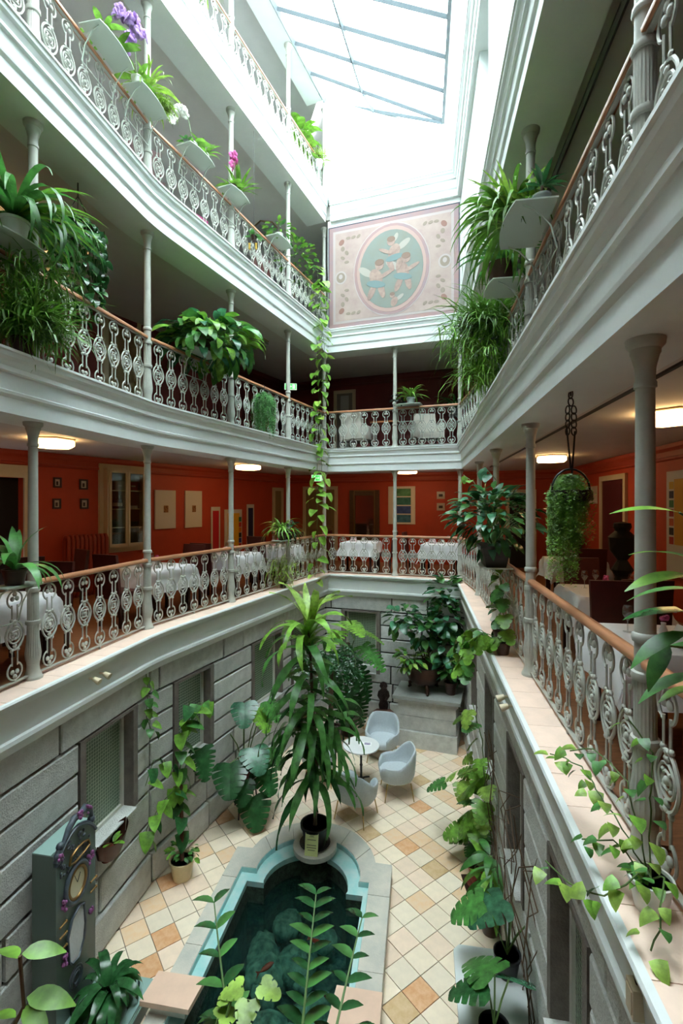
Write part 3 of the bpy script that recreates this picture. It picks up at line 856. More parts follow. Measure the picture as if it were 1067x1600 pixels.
MB().prism(loc2(arc(-1.495, 6.76, 0.22, 0, 360, 20)[:-1]), -0.85, 0.20).build('plinth_stem', MOSS, POOLT)
# piers with loose slabs at the near corners
SLABP = mat('pinkish_slab', (222, 186, 162), 0.55, vary=0.06, vscale=6)
MB().prism(loc2([(-2.58, 4.30), (-2.22, 4.30), (-2.22, 4.50), (-2.58, 4.50)]), 0.20, 0.30).build('corner_pier', RIMST, POOLT)
t = thing('stone_slab', 'loose pink sandstone slab on the left corner pier of the pool', 'slab', pool(-2.40, 4.41) + (0.301,), -AX)
MB().prism([(-0.26, -0.16), (0.24, -0.16), (0.27, 0.16), (-0.24, 0.15)], 0, 0.05).build('slab', SLABP, t)
t = thing('stone_slab', 'pale sandstone slab capping the right near corner of the pool', 'slab', pool(-0.62, 4.38) + (0.201,), -AX)
MB().prism([(-0.30, -0.5), (0.24, -0.5), (0.24, 0.42), (-0.22, 0.42)], 0, 0.06).build('slab', SLABP, t)
for i, (b, a, ang, lab) in enumerate(((-1.75, 5.35, 40, 'orange goldfish on the left side of the pool water'), (-1.25, 5.75, -30, 'orange goldfish near the middle of the pool water'))):
    t = thing('goldfish', lab, 'fish', pool(b, a) + (-0.22,), R(ang), 'fish in the pool')
    FISH = mat('red_orange_fish', (196, 64, 38), 0.3, vary=0.2, vscale=10)
    b_ = MB(); b_.tube([(-0.09, 0, 0), (-0.05, 0, 0), (0, 0, 0.004), (0.05, 0, 0.003), (0.085, 0, 0)], [0.008, 0.022, 0.03, 0.026, 0.008], 8); b_.build('body', FISH, t, 60)
    b_ = MB(); b_.add([(-0.085, 0, 0), (-0.15, 0.01, 0.035), (-0.13, 0, 0), (-0.15, -0.01, -0.035)], [(0, 1, 2), (0, 2, 3)]); b_.build('tail_fin', FISH, t)

# ================================================================== SEATING GROUP
BLUE = mat('pale_blue_wool_upholstery', (182, 190, 194), 0.9, vary=0.06, vscale=30, bump=0.1, bscale=150)
BRASS = mat('brass_leg', (186, 156, 100), 0.3, 0.9)
def armchair_meshes():
    """tub chair; local +y is the back, faces -y"""
    n = 30; prof = []
    def top(t):                                   # rim height along the shell, t in -1..1 (0 = back)
        a = abs(t); k = max(0.0, min(1.0, (a - 0.20) / 0.42)); k = k * k * (3 - 2 * k)
        e = max(0.0, (a - 0.85) / 0.15)
        return 0.80 - 0.24 * k - 0.10 * e * e
    def plan(t, s):                               # superellipse outline, s = scale
        a = R(90 + 158 * t); c_, s_ = math.cos(a), math.sin(a)
        f_ = 1.0 / ((abs(c_) ** 2.6 + abs(s_) ** 2.6) ** (1 / 2.6))
        return (0.335 * s * f_ * c_, 0.32 * s * f_ * s_)
    rows = []
    outer = [(0.26, 0.50), (0.30, 0.72), (0.36, 0.86), (0.46, 0.95), (0.75, 1.0), (0.97, 1.03)]
    vs = []; fs = []; m = 0
    sect = []
    for i in range(n + 1):
        t = -1 + 2 * i / n; h = top(t); ring = []
        for zf, s in ((0.0, 0.45), (0.02, 0.68), (0.09, 0.85), (0.25, 0.95), (0.6, 1.0), (0.93, 1.03)):
            z = 0.27 + (h - 0.27) * zf; x, y = plan(t, s); ring.append((x, y, z))
        x, y = plan(t, 1.0); ring.append((x, y, h + 0.012)); x, y = plan(t, 0.93); ring.append((x, y, h + 0.012))
        for zf, s in ((0.93, 0.885), (0.6, 0.85), (0.3, 0.80), (0.22, 0.6)):
            z = 0.27 + (h - 0.27) * zf; x, y = plan(t, s); ring.append((x, y, z))
        sect.append(ring)
    m = len(sect[0])
    for r_ in sect: vs += r_
    for i in range(n):
        for j in range(m - 1): fs.append((i * m + j, (i + 1) * m + j, (i + 1) * m + j + 1, i * m + j + 1))
    fs.append(tuple(range(m))); fs.append(tuple(reversed(range(n * m, (n + 1) * m))))
    shell = MB().add(vs, fs).mesh('shell', BLUE, 70)
    c_ = MB()
    pts = []
    for k in range(28):
        a = 2 * math.pi * k / 28; cc, ss = math.cos(a), math.sin(a); f_ = 1 / ((abs(cc) ** 3 + abs(ss) ** 3) ** (1 / 3)); pts.append((0.27 * f_ * cc, 0.275 * f_ * ss - 0.03))
    vs = []; fs = []
    lv = [(0.30, 0.8), (0.31, 0.97), (0.36, 1.0), (0.405, 0.99), (0.425, 0.93), (0.432, 0.6)]
    for z, s in lv: vs += [(p[0] * s, p[1] * s, z) for p in pts]
    for i in range(len(lv) - 1):
        for k in range(28): fs.append((i * 28 + k, i * 28 + (k + 1) % 28, (i + 1) * 28 + (k + 1) % 28, (i + 1) * 28 + k))
    fs.append(tuple(reversed(range(28)))); fs.append(tuple(range((len(lv) - 1) * 28, len(lv) * 28)))
    cush = MB().add(vs, fs).mesh('seat_cushion', BLUE, 60)
    leg = MB().tube([(0, 0, 0), (-0.045, -0.045, 0.29)], [0.009, 0.013], 8).mesh('leg', BRASS, 60)
    return shell, cush, leg
SHELL, CUSH, LEGM = armchair_meshes()
for (x, y, a, lab) in ((0.98, 8.55, -87, 'pale blue tub armchair at the right of the round table, seen side-on'),
                       (0.24, 7.92, 150, 'pale blue tub armchair nearest the pool, its back to the viewer'),
                       (0.82, 9.72, -14, 'pale blue tub armchair facing the viewer in front of the stone pedestal'),
                       (-0.42, 8.95, 88, 'pale blue tub armchair half hidden behind the tall palm-like plant')):
    t = thing('tub_armchair', lab, 'armchair', (x, y, 0), R(a), 'armchairs around the round table')
    obj('shell', SHELL, t); obj('seat_cushion', CUSH, t)
    for sx in (-1, 1):
        for sy in (-1, 1): obj('leg', LEGM, t, (sx * 0.27, sy * 0.25, 0), math.atan2(sy, sx) - R(45))
t = thing('round_table', 'small round white table on a black pedestal between the armchairs', 'table', (0.36, 8.88, 0))
MB().lathe([(0.33, 0.665), (0.335, 0.672), (0.335, 0.685), (0.33, 0.69)], 40).build('table_top', mat('white_marble', (228, 228, 226), 0.25, vary=0.05, vscale=4), t, 40)
MB().lathe([(0.05, 0.05), (0.03, 0.09), (0.022, 0.12), (0.022, 0.3), (0.03, 0.32), (0.02, 0.35), (0.02, 0.62), (0.06, 0.665)], 14).build('pedestal', mat('black_cast_iron', (22, 22, 24), 0.4), t, 40)
for k in range(4):
    a = R(45 + 90 * k); b_ = MB(); b_.tube([(0.02 * math.cos(a), 0.02 * math.sin(a), 0.07), (0.12 * math.cos(a), 0.12 * math.sin(a), 0.05), (0.22 * math.cos(a), 0.22 * math.sin(a), 0.016)], [0.022, 0.018, 0.014], 6)
    b_.build('foot', MATS['black_cast_iron'], t, 60)
t = thing('magazine', 'open white leaflet with a purple picture lying on the round table', 'magazine', (0.44, 8.90, 0.6905), R(-8))
MB().box((0, 0, 0.002), (0.22, 0.15, 0.004)).build('pages', mat('white_paper', (236, 236, 234), 0.7), t)
MB().box((0.035, 0.01, 0.0044), (0.11, 0.08, 0.0008)).build('picture', mat('purple_print', (96, 84, 132), 0.6, rgb2=(190, 180, 190), vscale=30, vary=0.2), t)

# ================================================================== STONE PEDESTAL, CAULDRON, CARVED CHAIR
pf = Face((1.19, 10.25), (2.42, 9.83))
t = thing('stone_pedestal', 'grey stone pedestal block with moulded top slab in the far right corner', 'pedestal', (1.19, 10.25, 0), pf.ang)
for za, zb, d in ((0.0, 0.34, -0.02), (0.35, 0.64, 0.03), (0.65, 0.90, 0.035)):
    b_ = MB(); b_.box((0.60, 0.40 + d / 2, (za + zb) / 2), (1.24 - d, 0.80 - d, zb - za)); b_.build('stone', STONE, t)
b_ = MB(); b_.box((0.60, 0.40, 0.93), (1.26, 0.82, 0.05)); b_.box((0.60, 0.39, 0.975), (1.32, 0.86, 0.05)); b_.build('moulding', STONE, t)
b_ = MB(); b_.box((0.60, 0.385, 1.035), (1.40, 0.90, 0.07)); b_.build('top_slab', mat('smooth_grey_slab', (150, 152, 146), 0.5, vary=0.12, vscale=6), t)
cx_, cy_, _ = pf.at(0.50, -0.42, 0)
BRONZE = mat('dark_bronze', (62, 38, 28), 0.42, 0.6, vary=0.3, vscale=8)
t = thing('bronze_cauldron', 'dark bronze cauldron planter on paw feet on the stone pedestal', 'planter', (cx_, cy_, 1.071))
MB().lathe([(0.05, 0.14), (0.22, 0.16), (0.34, 0.25), (0.40, 0.40), (0.41, 0.52), (0.43, 0.55), (0.43, 0.57), (0.40, 0.57), (0.385, 0.5), (0.2, 0.46)], 32).build('bowl', BRONZE, t, 50)
for k in range(3):
    a = R(30 + 120 * k); b_ = MB()
    b_.tube([(0.24 * math.cos(a), 0.24 * math.sin(a), 0.2), (0.34 * math.cos(a), 0.34 * math.sin(a), 0.12), (0.33 * math.cos(a), 0.33 * math.sin(a), 0.05), (0.37 * math.cos(a), 0.37 * math.sin(a), 0.025)], [0.05, 0.04, 0.035, 0.025], 8)
    b_.build('foot', BRONZE, t, 60)
MB().lathe([(0.0, 0.49), (0.385, 0.49)], 24, cap=False).build('soil', mat('potting_soil', (38, 28, 22), 0.95, bump=0.5, bscale=60), t)
SOIL = MATS['potting_soil']
CARVED = mat('dark_carved_wood', (48, 32, 26), 0.45, vary=0.3, vscale=12)
t = thing('carved_chair', 'small dark carved wooden hall chair against the back wall', 'chair', (0.93, 10.78, 0), pf.ang + R(12))
MB().prism([(-0.2, -0.2), (0.2, -0.2), (0.24, 0.05), (0.15, 0.2), (-0.15, 0.2), (-0.24, 0.05)], 0.42, 0.46).build('seat', mat('worn_red_wood', (104, 64, 48), 0.5), t)
b_ = MB()
pts = [(0.0, 1.08), (0.07, 1.05), (0.09, 0.98), (0.05, 0.92), (0.12, 0.86), (0.14, 0.76), (0.08, 0.66), (0.11, 0.56), (0.09, 0.46)]
out = pts + [(-x, z) for x, z in reversed(pts[1:])]
vs = [(x, 0.17, z) for x, z in out] + [(x, 0.21, z) for x, z in out]; n = len(out)
b_.add(vs, [tuple(range(n)), tuple(reversed(range(n, 2 * n)))] + [(i, n + i, n + (i + 1) % n, (i + 1) % n) for i in range(n)])
for i in range(14): b_.ball((prnd.uniform(-0.07, 0.07), 0.165, 0.52 + 0.04 * i), (0.028, 0.02, 0.026), 6, 4)
b_.build('carved_back', CARVED, t)
for sx, sy in ((-1, -1), (1, -1), (-1, 1), (1, 1)):
    MB().tube([(sx * 0.14, sy * 0.13, 0.42), (sx * 0.17, sy * 0.17, 0.25), (sx * 0.15, sy * 0.15, 0.12), (sx * 0.19, sy * 0.19, 0)], [0.03, 0.026, 0.018, 0.022], 7).build('leg', CARVED, t, 60)

# ================================================================== ORNATE CLOCK CASE (left)
CASE = mat('grey_green_painted_case', (88, 104, 96), 0.35, vary=0.06, vscale=3)
CASET = mat('pale_green_top', (140, 168, 160), 0.35)
ORN = mat('blue_grey_carving', (70, 80, 88), 0.4, vary=0.25, vscale=30)
PURP = mat('purple_roses', (134, 74, 124), 0.6, vary=0.25, vscale=60)
BRS2 = mat('aged_brass', (150, 116, 70), 0.35, 0.8)
t = thing('clock_case', 'tall grey-green ornate clock case with carved crest and oval dial', 'clock', (-2.645, 4.44, 0), R(80.6))
WC, HC, DC = 0.54, 1.86, 0.22
MB().box((WC / 2, DC / 2, HC / 2), (WC, DC, HC)).build('case', CASE, t)
MB().box((WC / 2, DC / 2 + 0.012, HC + 0.006), (WC, DC - 0.024, 0.012)).build('case_top', CASET, t)
arcp = [(WC * i / 16, HC - 0.10 + 0.20 * math.sin(math.pi * i / 16) ** 0.8) for i in range(17)]
poly = [(x, z) for x, z in arcp] + [(WC, 0.06), (0, 0.06)]
n = len(poly); vs = [(x, -0.03, z) for x, z in poly] + [(x, 0.0, z) for x, z in poly]
MB().add(vs, [tuple(range(n)), tuple(reversed(range(n, 2 * n)))] + [(i, n + i, n + (i + 1) % n, (i + 1) % n) for i in range(n)]).build('front_panel', CASE, t)
MB().tube([(x, -0.035, z + 0.012) for x, z in arcp], 0.018, 6).build('arch_moulding', ORN, t, 60)
b_ = MB()
cr = [(0.02, HC - 0.06), (0.05, HC + 0.03), (0.12, HC + 0.07), (0.17, HC + 0.15), (0.24, HC + 0.20), (0.33, HC + 0.19), (0.40, HC + 0.22), (0.47, HC + 0.16), (0.50, HC + 0.05)]
b_.tube([(x, -0.02, z) for x, z in cr], [0.035, 0.03, 0.026, 0.03, 0.034, 0.03, 0.034, 0.03, 0.024], 7)
b_.ball((0.06, -0.02, HC + 0.06), 0.036, 8, 6); b_.ball((0.04, -0.02, HC - 0.02), (0.05, 0.04, 0.05), 8, 6); b_.ball((0.49, -0.02, HC + 0.04), 0.04, 8, 6)
b_.build('crest', ORN, t, 60)
def roses(c, r, nn, seed):
    b_ = MB(); q = random.Random(seed)
    for i in range(nn): b_.ball((c[0] + q.uniform(-r, r), -0.05 + q.uniform(-0.008, 0.008), c[1] + q.uniform(-r, r) * 1.4), q.uniform(0.012, 0.02), 6, 4)
    return b_.build('rose_cluster', PURP, t)
for i, (c, r, nn) in enumerate((((0.29, HC + 0.19), 0.04, 9), ((0.42, HC + 0.20), 0.03, 7), ((0.03, HC - 0.02), 0.03, 7), ((0.08, HC - 0.50), 0.035, 9), ((0.44, HC - 0.32), 0.04, 10), ((0.09, HC - 1.02), 0.03, 8), ((0.46, HC - 0.86), 0.02, 8))): roses(c, r, nn, i)
def oval(cx, cz, rx, rz, y, n=28): return [(cx + rx * math.cos(2 * math.pi * i / n), y, cz + rz * math.sin(2 * math.pi * i / n)) for i in range(n)]
def disc(cx, cz, rx, rz, y0, y1, name, mt_):
    a = oval(cx, cz, rx, rz, y1); c = oval(cx, cz, rx, rz, y0); n = len(a)
    MB().add(a + c, [tuple(range(n)), tuple(reversed(range(n, 2 * n)))] + [(i, n + i, n + (i + 1) % n, (i + 1) % n) for i in range(n)]).build(name, mt_, t)
MB().tube(oval(0.26, HC - 0.42, 0.15, 0.175, -0.04), 0.024, 7, closed=True).build('dial_ring', ORN, t, 60)
MB().tube(oval(0.26, HC - 0.42, 0.118, 0.142, -0.045), 0.016, 7, closed=True).build('dial_bezel', BRS2, t, 60)
disc(0.26, HC - 0.42, 0.115, 0.14, -0.03, -0.042, 'dial', mat('cream_dial', (214, 204, 168), 0.3))
MB().tube([(0.26, -0.045, HC - 0.42), (0.30, -0.045, HC - 0.35)], 0.004, 4).tube([(0.26, -0.045, HC - 0.42), (0.22, -0.045, HC - 0.33)], 0.003, 4).build('clock_hands', IRON_DK, t)
MB().tube([(0.15 + 0.0, -0.05, HC - 0.18), (0.17, -0.05, HC - 0.11), (0.25, -0.05, HC - 0.085), (0.34, -0.05, HC - 0.085), (0.41, -0.05, HC - 0.11), (0.43, -0.05, HC - 0.165), (0.36, -0.05, HC - 0.185), (0.22, -0.05, HC - 0.20)], 0.011, 6, closed=True).build('cartouche_frame', BRS2, t, 60)
b_ = MB(); q = random.Random(9)
for i in range(60):
    x = q.uniform(0.05, 0.49); z = HC - 0.12 + q.uniform(-0.12, 0.15)
    if z < HC - 0.08 + 0.17 * math.sin(math.pi * x / WC): b_.ball((x, -0.036, z), (q.uniform(0.01, 0.024), 0.012, q.uniform(0.01, 0.02)), 6, 4)
b_.build('carved_relief', ORN, t, 60)
lp = [(0.16, HC - 1.10), (0.14, HC - 0.86), (0.20, HC - 0.72), (0.27, HC - 0.67), (0.34, HC - 0.70), (0.36, HC - 0.90), (0.34, HC - 1.04), (0.27, HC - 1.16), (0.20, HC - 1.15)]
n = len(lp); vs = [(x, -0.044, z) for x, z in lp] + [(x, -0.03, z) for x, z in lp]
MB().add(vs, [tuple(range(n)), tuple(reversed(range(n, 2 * n)))] + [(i, n + i, n + (i + 1) % n, (i + 1) % n) for i in range(n)]).build('pendulum_window', mat('white_frosted_glass', (206, 208, 210), 0.4, vary=0.15, vscale=20, stretch=(8, 1, 1)), t)
MB().tube([(x + (0.012 if x > 0.25 else -0.012), -0.045, z) for x, z in lp], 0.014, 6, closed=True).build('window_carving', ORN, t, 60)
for (x, z) in ((0.05, HC - 0.66), (0.05, HC - 0.76), (0.05, HC - 0.88), (0.47, HC - 0.56), (0.47, HC - 0.66)):
    MB().tube([(x - 0.03, -0.055, z), (x + 0.05, -0.055, z)], 0.009, 6).ball((x + 0.05, -0.055, z), 0.014, 6, 4).ball((x - 0.03, -0.055, z), 0.011, 6, 4).build('brass_fitting', BRS2, t, 60)
b_ = MB()
for k in range(3): b_.tube(oval(0.25, HC - 1.33, 0.045 + 0.022 * k, 0.05 + 0.025 * k, -0.036 - 0.004 * (2 - k), 18), 0.009, 5, closed=True)
b_.build('scroll_ornament', ORN, t, 60)
b_ = MB(); b_.box((WC / 2, -0.30, 0.08), (WC + 0.22, 0.62, 0.16)); b_.build('plinth', CASE, t)
b_ = MB()
for k in range(3): b_.box((WC / 2, -0.30 - 0.01 * k, 0.171 + 0.022 * k), (WC + 0.26 - 0.03 * k, 0.66 - 0.03 * k, 0.022))
b_.build('plinth_moulding', CASET, t)
# ================================================================== GALLERY FITTINGS
def wz(fc, u, v):
    """foot point on wall fc seen at picture column u, and the height seen at row v"""
    s = fc.s_at_u(u); y = fc.at(s, 0, 0)[1]
    return s, CAMZ + (788 - v) / 756.0 * y
def wrect(fc, u0, u1, v0, v1):
    s0, zt = wz(fc, u0, v0); s1, _ = wz(fc, u1, v0); um = (u0 + u1) / 2
    _, zt = wz(fc, um, v0); _, zb = wz(fc, um, v1)
    return min(s0, s1), max(s0, s1), zb, zt
def wall_thing(fc, rect, name, label, cat, group=None):
    s0, s1, z0, z1 = rect
    c = fc.at((s0 + s1) / 2, 0.003, z0)
    # local x runs along the wall seen from the court left to right, -y points into the court
    return thing(name, label, cat, c, fc.ang, group), s1 - s0, z1 - z0
def board(t, name, x0, x1, z0, z1, y0, y1, mt):
    return MB().box(((x0 + x1) / 2, -(y0 + y1) / 2, (z0 + z1) / 2), (x1 - x0, y1 - y0, z1 - z0)).build(name, mt, t)
def frame(t, w, h, bw_, d, mt, name='frame'):
    for nm, a in ((name, (-w / 2, w / 2, h - bw_, h)), (name, (-w / 2, w / 2, 0, bw_)), (name, (-w / 2, -w / 2 + bw_, bw_, h - bw_)), (name, (w / 2 - bw_, w / 2, bw_, h - bw_))):
        board(t, nm, a[0], a[1], a[2], a[3], 0, d, mt)
GOLDBR = mat('gilt_brown_frame', (84, 58, 30), 0.4, 0.2, vary=0.2, vscale=20)
DKFR = mat('dark_small_frame', (58, 38, 40), 0.5)
PAPER = mat('aged_paper', (196, 182, 166), 0.7)
CANVAS = mat('off_white_canvas', (214, 206, 192), 0.8)
DARK = mat('near_black', (14, 10, 10), 0.7)
WINERED = mat('wine_red_panel', (86, 24, 34), 0.5, vary=0.1, vscale=3)
BOTTLE = mat('dark_bottle_glass', (20, 26, 22), 0.15)
# crown mouldings under the gallery ceilings
for k, m_ in ((1, mat('orange_moulding', (172, 62, 34), 0.5)), (2, mat('red_moulding', (104, 40, 38), 0.5))):
    struct(MB().sweep(WALLS, [(-0.05, ZS[k] + 0.11), (-0.05, ZS[k] + 0.05), (-0.02, ZS[k] + 0.0), (-0.02, ZS[k] - 0.08), (-0.04, ZS[k] - 0.09), (-0.035, ZS[k] - 0.12), (0.0, ZS[k] - 0.14), (0.0, ZS[k] + 0.11)]).build('trim_%d' % (6 + k), m_))
# doorway at far left: near-black slab painted as the dark beyond, cream casing
f = lw1; z1_ = ZL[1]
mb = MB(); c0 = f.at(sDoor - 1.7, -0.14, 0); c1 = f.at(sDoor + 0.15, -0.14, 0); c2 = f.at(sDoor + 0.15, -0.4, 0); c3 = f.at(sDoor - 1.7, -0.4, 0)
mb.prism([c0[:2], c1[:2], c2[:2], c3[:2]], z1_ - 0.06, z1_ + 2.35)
struct(mb.build('wall_dark_standin', mat('painted_doorway_dark', (20, 12, 12), 0.9)))
d1 = struct(obj('door_1', None, None, f.at(sDoor - 0.75, 0.003, z1_), f.ang))
for a in ((0.75, 0.97, -0.012, 2.36), (-0.97, -0.75, -0.012, 2.36), (-0.75, 0.75, 2.15, 2.36)): board(d1, 'casing', *a, 0, 0.04, CREAM)
# four small frames
for u, v, w_ in ((89, 746, 'upper left'), (130, 749, 'upper right'), (88, 779, 'lower left'), (131, 779, 'lower right')):
    t, w, h = wall_thing(lw1, wrect(lw1, u - 6.5, u + 6.5, v, v + 16), 'small_picture', 'small dark framed print on the orange wall, %s of four by the doorway' % w_, 'picture', 'four small prints')
    frame(t, w, h, 0.03, 0.02, DKFR); board(t, 'print', -w / 2 + 0.03, w / 2 - 0.03, 0.03, h - 0.03, 0, 0.008, PAPER)
    board(t, 'figure', -w * 0.14, w * 0.12, h * 0.25, h * 0.62, 0.008, 0.0095, DKFR)
# glazed cabinet
t, w, h = wall_thing(lw1, wrect(lw1, 153, 224, 727, 862), 'glazed_cabinet', 'cream built-in wall cabinet with two glazed doors and bottles', 'cabinet')
frame(t, w, h, 0.11, 0.05, CREAM, 'casing')
board(t, 'cabinet_back', -w / 2 + 0.11, w / 2 - 0.11, 0.11, h - 0.11, 0.0, 0.01, mat('cabinet_inside', (96, 92, 76), 0.8))
GLZ = pane_material('cabinet_glass', (230, 235, 230), 0.03, 0.10)
for sx in (-1, 1):
    xa, xb = (-w / 2 + 0.115, -0.005) if sx < 0 else (0.005, w / 2 - 0.115)
    d_ = obj('door', None, t)
    for a in ((xa, xb, h - 0.17, h - 0.12), (xa, xb, 0.12, 0.18), (xa, xa + 0.05, 0.18, h - 0.17), (xb - 0.05, xb, 0.18, h - 0.17)): board(d_, 'stile', *a, 0.16, 0.19, CREAM)
    board(d_, 'pane', xa + 0.05, xb - 0.05, 0.18, h - 0.17, 0.172, 0.176, GLZ)
    for k in range(1, 4): board(t, 'shelf', xa + 0.03, xb - 0.03, 0.12 + (h - 0.28) * k / 4, 0.135 + (h - 0.28) * k / 4, 0.01, 0.15, CREAM)
for a in ((-w / 2 + 0.08, -w / 2 + 0.115), (w / 2 - 0.115, w / 2 - 0.08)): board(t, 'cabinet_side', a[0], a[1], 0.1, h - 0.1, 0, 0.165, CREAM)
board(t, 'cabinet_lid', -w / 2 + 0.08, w / 2 - 0.08, h - 0.12, h - 0.09, 0, 0.165, CREAM); board(t, 'cabinet_floor', -w / 2 + 0.08, w / 2 - 0.08, 0.09, 0.12, 0, 0.165, CREAM)
cabz = 0.137 + (h - 0.28) * 2 / 4
for i, dx in enumerate((-0.24, -0.17, -0.10)):
    p = t.matrix_basis @ Vector((dx, -0.09, cabz)); bt = thing('wine_bottle', 'dark wine bottle in the glazed cabinet, %s of three' % ('left', 'middle', 'right')[i], 'bottle', p, 0, 'bottles in the cabinet')
    MB().lathe([(0.032, 0), (0.034, 0.01), (0.034, 0.17), (0.012, 0.22), (0.012, 0.27)], 12).build('bottle', BOTTLE, bt, 40)
    MB().lathe([(0.0345, 0.05), (0.0345, 0.12)], 12, cap=False).build('paper_label', PAPER, bt, 40)
for i, (dx, k, c_, lb) in enumerate(((0.17, 3, (120, 28, 36), 'dark red box on the top right shelf of the glazed cabinet'), (-0.15, 3, (150, 140, 130), 'grey carton on the top left shelf of the glazed cabinet'), (0.16, 2, (190, 188, 180), 'stack of white saucers on the middle right shelf of the cabinet'))):
    p = t.matrix_basis @ Vector((dx, -0.085, 0.137 + (h - 0.28) * k / 4)); bt = thing('storage_box', lb, 'box', p, t.rotation_euler[2])
    MB().box((0, 0, 0.09 if i < 2 else 0.03), (0.22, 0.11, 0.18 if i < 2 else 0.06)).build('box', mat('box_%d' % i, c_, 0.6), bt)
    MB().box((0, -0.056, 0.09 if i < 2 else 0.03), (0.10, 0.002, 0.03)).build('sticker', PAPER, bt)
# radiator
t, w, h = wall_thing(lw1, wrect(lw1, 92, 158, 834, 930), 'radiator', 'dark orange cast-iron radiator below the small prints', 'radiator')
t.location.z = ZL[1] - 0.01; h = 1.12
RADM = mat('orange_radiator_paint', (150, 52, 30), 0.45); nsec = 10
for i in range(nsec):
    x = -w / 2 + w * (i + 0.5) / nsec
    MB().tube([(x, -0.10, 0.08), (x, -0.10, h - 0.06), (x, -0.13, h), (x, -0.19, h), (x, -0.22, h - 0.06), (x, -0.22, 0.08), (x, -0.19, 0.02), (x, -0.13, 0.02)], w / nsec * 0.40, 8, closed=True).build('section', RADM, t, 60)
for sx in (-1, 1): MB().tube([(sx * w / 2, -0.16, 0.1), (sx * (w / 2 + 0.05), -0.16, 0.1), (sx * (w / 2 + 0.05), -0.16, 0)], 0.018, 8).build('pipe', RADM, t, 60)
# canvases and leaning banners
for r_, lb in (((241, 273, 766, 826), 'plain off-white canvas with a tiny dark picture, left of two beside the cabinet'), ((288, 314, 767, 824), 'plain off-white canvas with a tiny dark picture, right of two, beside the red banner')):
    t, w, h = wall_thing(lw1, wrect(lw1, *r_), 'canvas_picture', lb, 'picture', 'pair of white canvases')
    board(t, 'canvas', -w / 2, w / 2, 0, h, 0, 0.03, CANVAS); board(t, 'tiny_picture', -w * 0.10, w * 0.12, h * 0.42, h * 0.60, 0.03, 0.033, mat('tiny_picture_print', (90, 44, 30), 0.6, rgb2=(170, 120, 60), vscale=25))
for r_, lb, c_ in (((329, 343, 792, 862), 'tall narrow banner with a red field, standing against the orange wall', (196, 26, 40)), ((350, 377, 796, 860), 'banner with a yellow field and multicoloured edge, standing against the orange wall', (232, 176, 40)), ((385, 396, 788, 856), 'narrow banner with a dark blue field near the far doorway', (26, 30, 78))):
    t, w, h = wall_thing(lw1, wrect(lw1, *r_), 'banner', lb, 'banner', 'banners leaning on the left wall')
    board(t, 'sheet', -w / 2, w / 2, 0, h, 0, 0.02, CANVAS); board(t, 'colour_field', -w * 0.34, w * 0.34, 0.05, h - 0.10, 0.02, 0.023, mat('banner_%d' % c_[0], c_, 0.7))
    if c_[0] == 232:
        for k in range(6): board(t, 'colour_patch', w * 0.30, w * 0.46, 0.05 + k * h * 0.13, 0.05 + (k + 0.9) * h * 0.13, 0.0235, 0.025, mat('patch_%d' % k, ((190, 40, 40), (40, 60, 140), (30, 30, 30), (210, 120, 40), (190, 60, 60), (60, 120, 80))[k], 0.7))
def panel_door(fc, r_, n, label_mats, z0=None):
    s0, s1, za, zt = wrect(fc, *r_); za = ZL[1] if z0 is None else z0
    d = struct(obj('door_%d' % n, None, None, fc.at((s0 + s1) / 2, 0.003, za), fc.ang)); w = s1 - s0; h = zt - za
    c_, p_ = label_mats
    board(d, 'casing', -w / 2, -w / 2 + 0.10, -0.012, h, 0, 0.05, c_); board(d, 'casing', w / 2 - 0.10, w / 2, -0.012, h, 0, 0.05, c_); board(d, 'casing', -w / 2 + 0.1, w / 2 - 0.1, h - 0.10, h, 0, 0.05, c_)
    board(d, 'door_leaf', -w / 2 + 0.1, w / 2 - 0.1, -0.012, h - 0.1, 0, 0.02, p_[0])
    hw = w / 2 - 0.1
    for a, b in ((0.12, 0.42), (0.47, 0.92)): board(d, 'door_panel', -hw + 0.12, hw - 0.12, h * a, h * b, 0.02, 0.028, p_[1])
    MB().ball((hw - 0.07, -0.06, h * 0.45), 0.025, 8, 6).build('knob', BRS2, d)
    return d
OLIVE = mat('olive_door_paint', (142, 124, 84), 0.5)
panel_door(lw1, (425, 441, 762, 850), 2, (CREAM, (OLIVE, OLIVE)))
panel_door(bw, (474, 528, 760, 850), 3, (CREAM, (OLIVE, mat('olive_panel', (128, 110, 74), 0.5))))
panel_door(rw, (940, 981, 742, 880), 4, (CREAM, (WINERED, mat('wine_red_inset', (74, 18, 30), 0.5))))
panel_door(bw, (790, 838, 765, 860), 5, (CREAM, (DARK, DARK)))
t, w, h = wall_thing(bw, wrect(bw, 547, 593, 766, 845), 'wall_mirror', 'tall mirror in a dark gilt frame on the back wall', 'mirror')
frame(t, w, h, 0.16, 0.06, GOLDBR); frame(t, w - 0.26, h, 0.03, 0.07, mat('gilt_bead', (120, 88, 44), 0.35, 0.4), 'inner_bead')
board(t, 'mirror_glass', -w / 2 + 0.16, w / 2 - 0.16, 0.16, h - 0.16, 0, 0.015, mat('mirror_glass', (170, 165, 160), 0.06, 0.95))
t, w, h = wall_thing(bw, wrect(bw, 607, 649, 760, 819), 'four_panel_picture', 'white framed picture of four stacked blue-green panels on the back wall', 'picture')
board(t, 'backing', -w / 2, w / 2, 0, h, 0, 0.03, mat('pale_mount', (226, 214, 196), 0.7))
for k, c_ in enumerate(((36, 92, 118), (34, 60, 128), (30, 96, 88), (60, 120, 74))): board(t, 'painted_panel', -w * 0.24, w * 0.34, h * (0.05 + 0.23 * k), h * (0.25 + 0.23 * k), 0.03, 0.034, mat('panel_%d' % k, c_, 0.6, rgb2=tuple(min(255, x + 40) for x in c_), vscale=8))
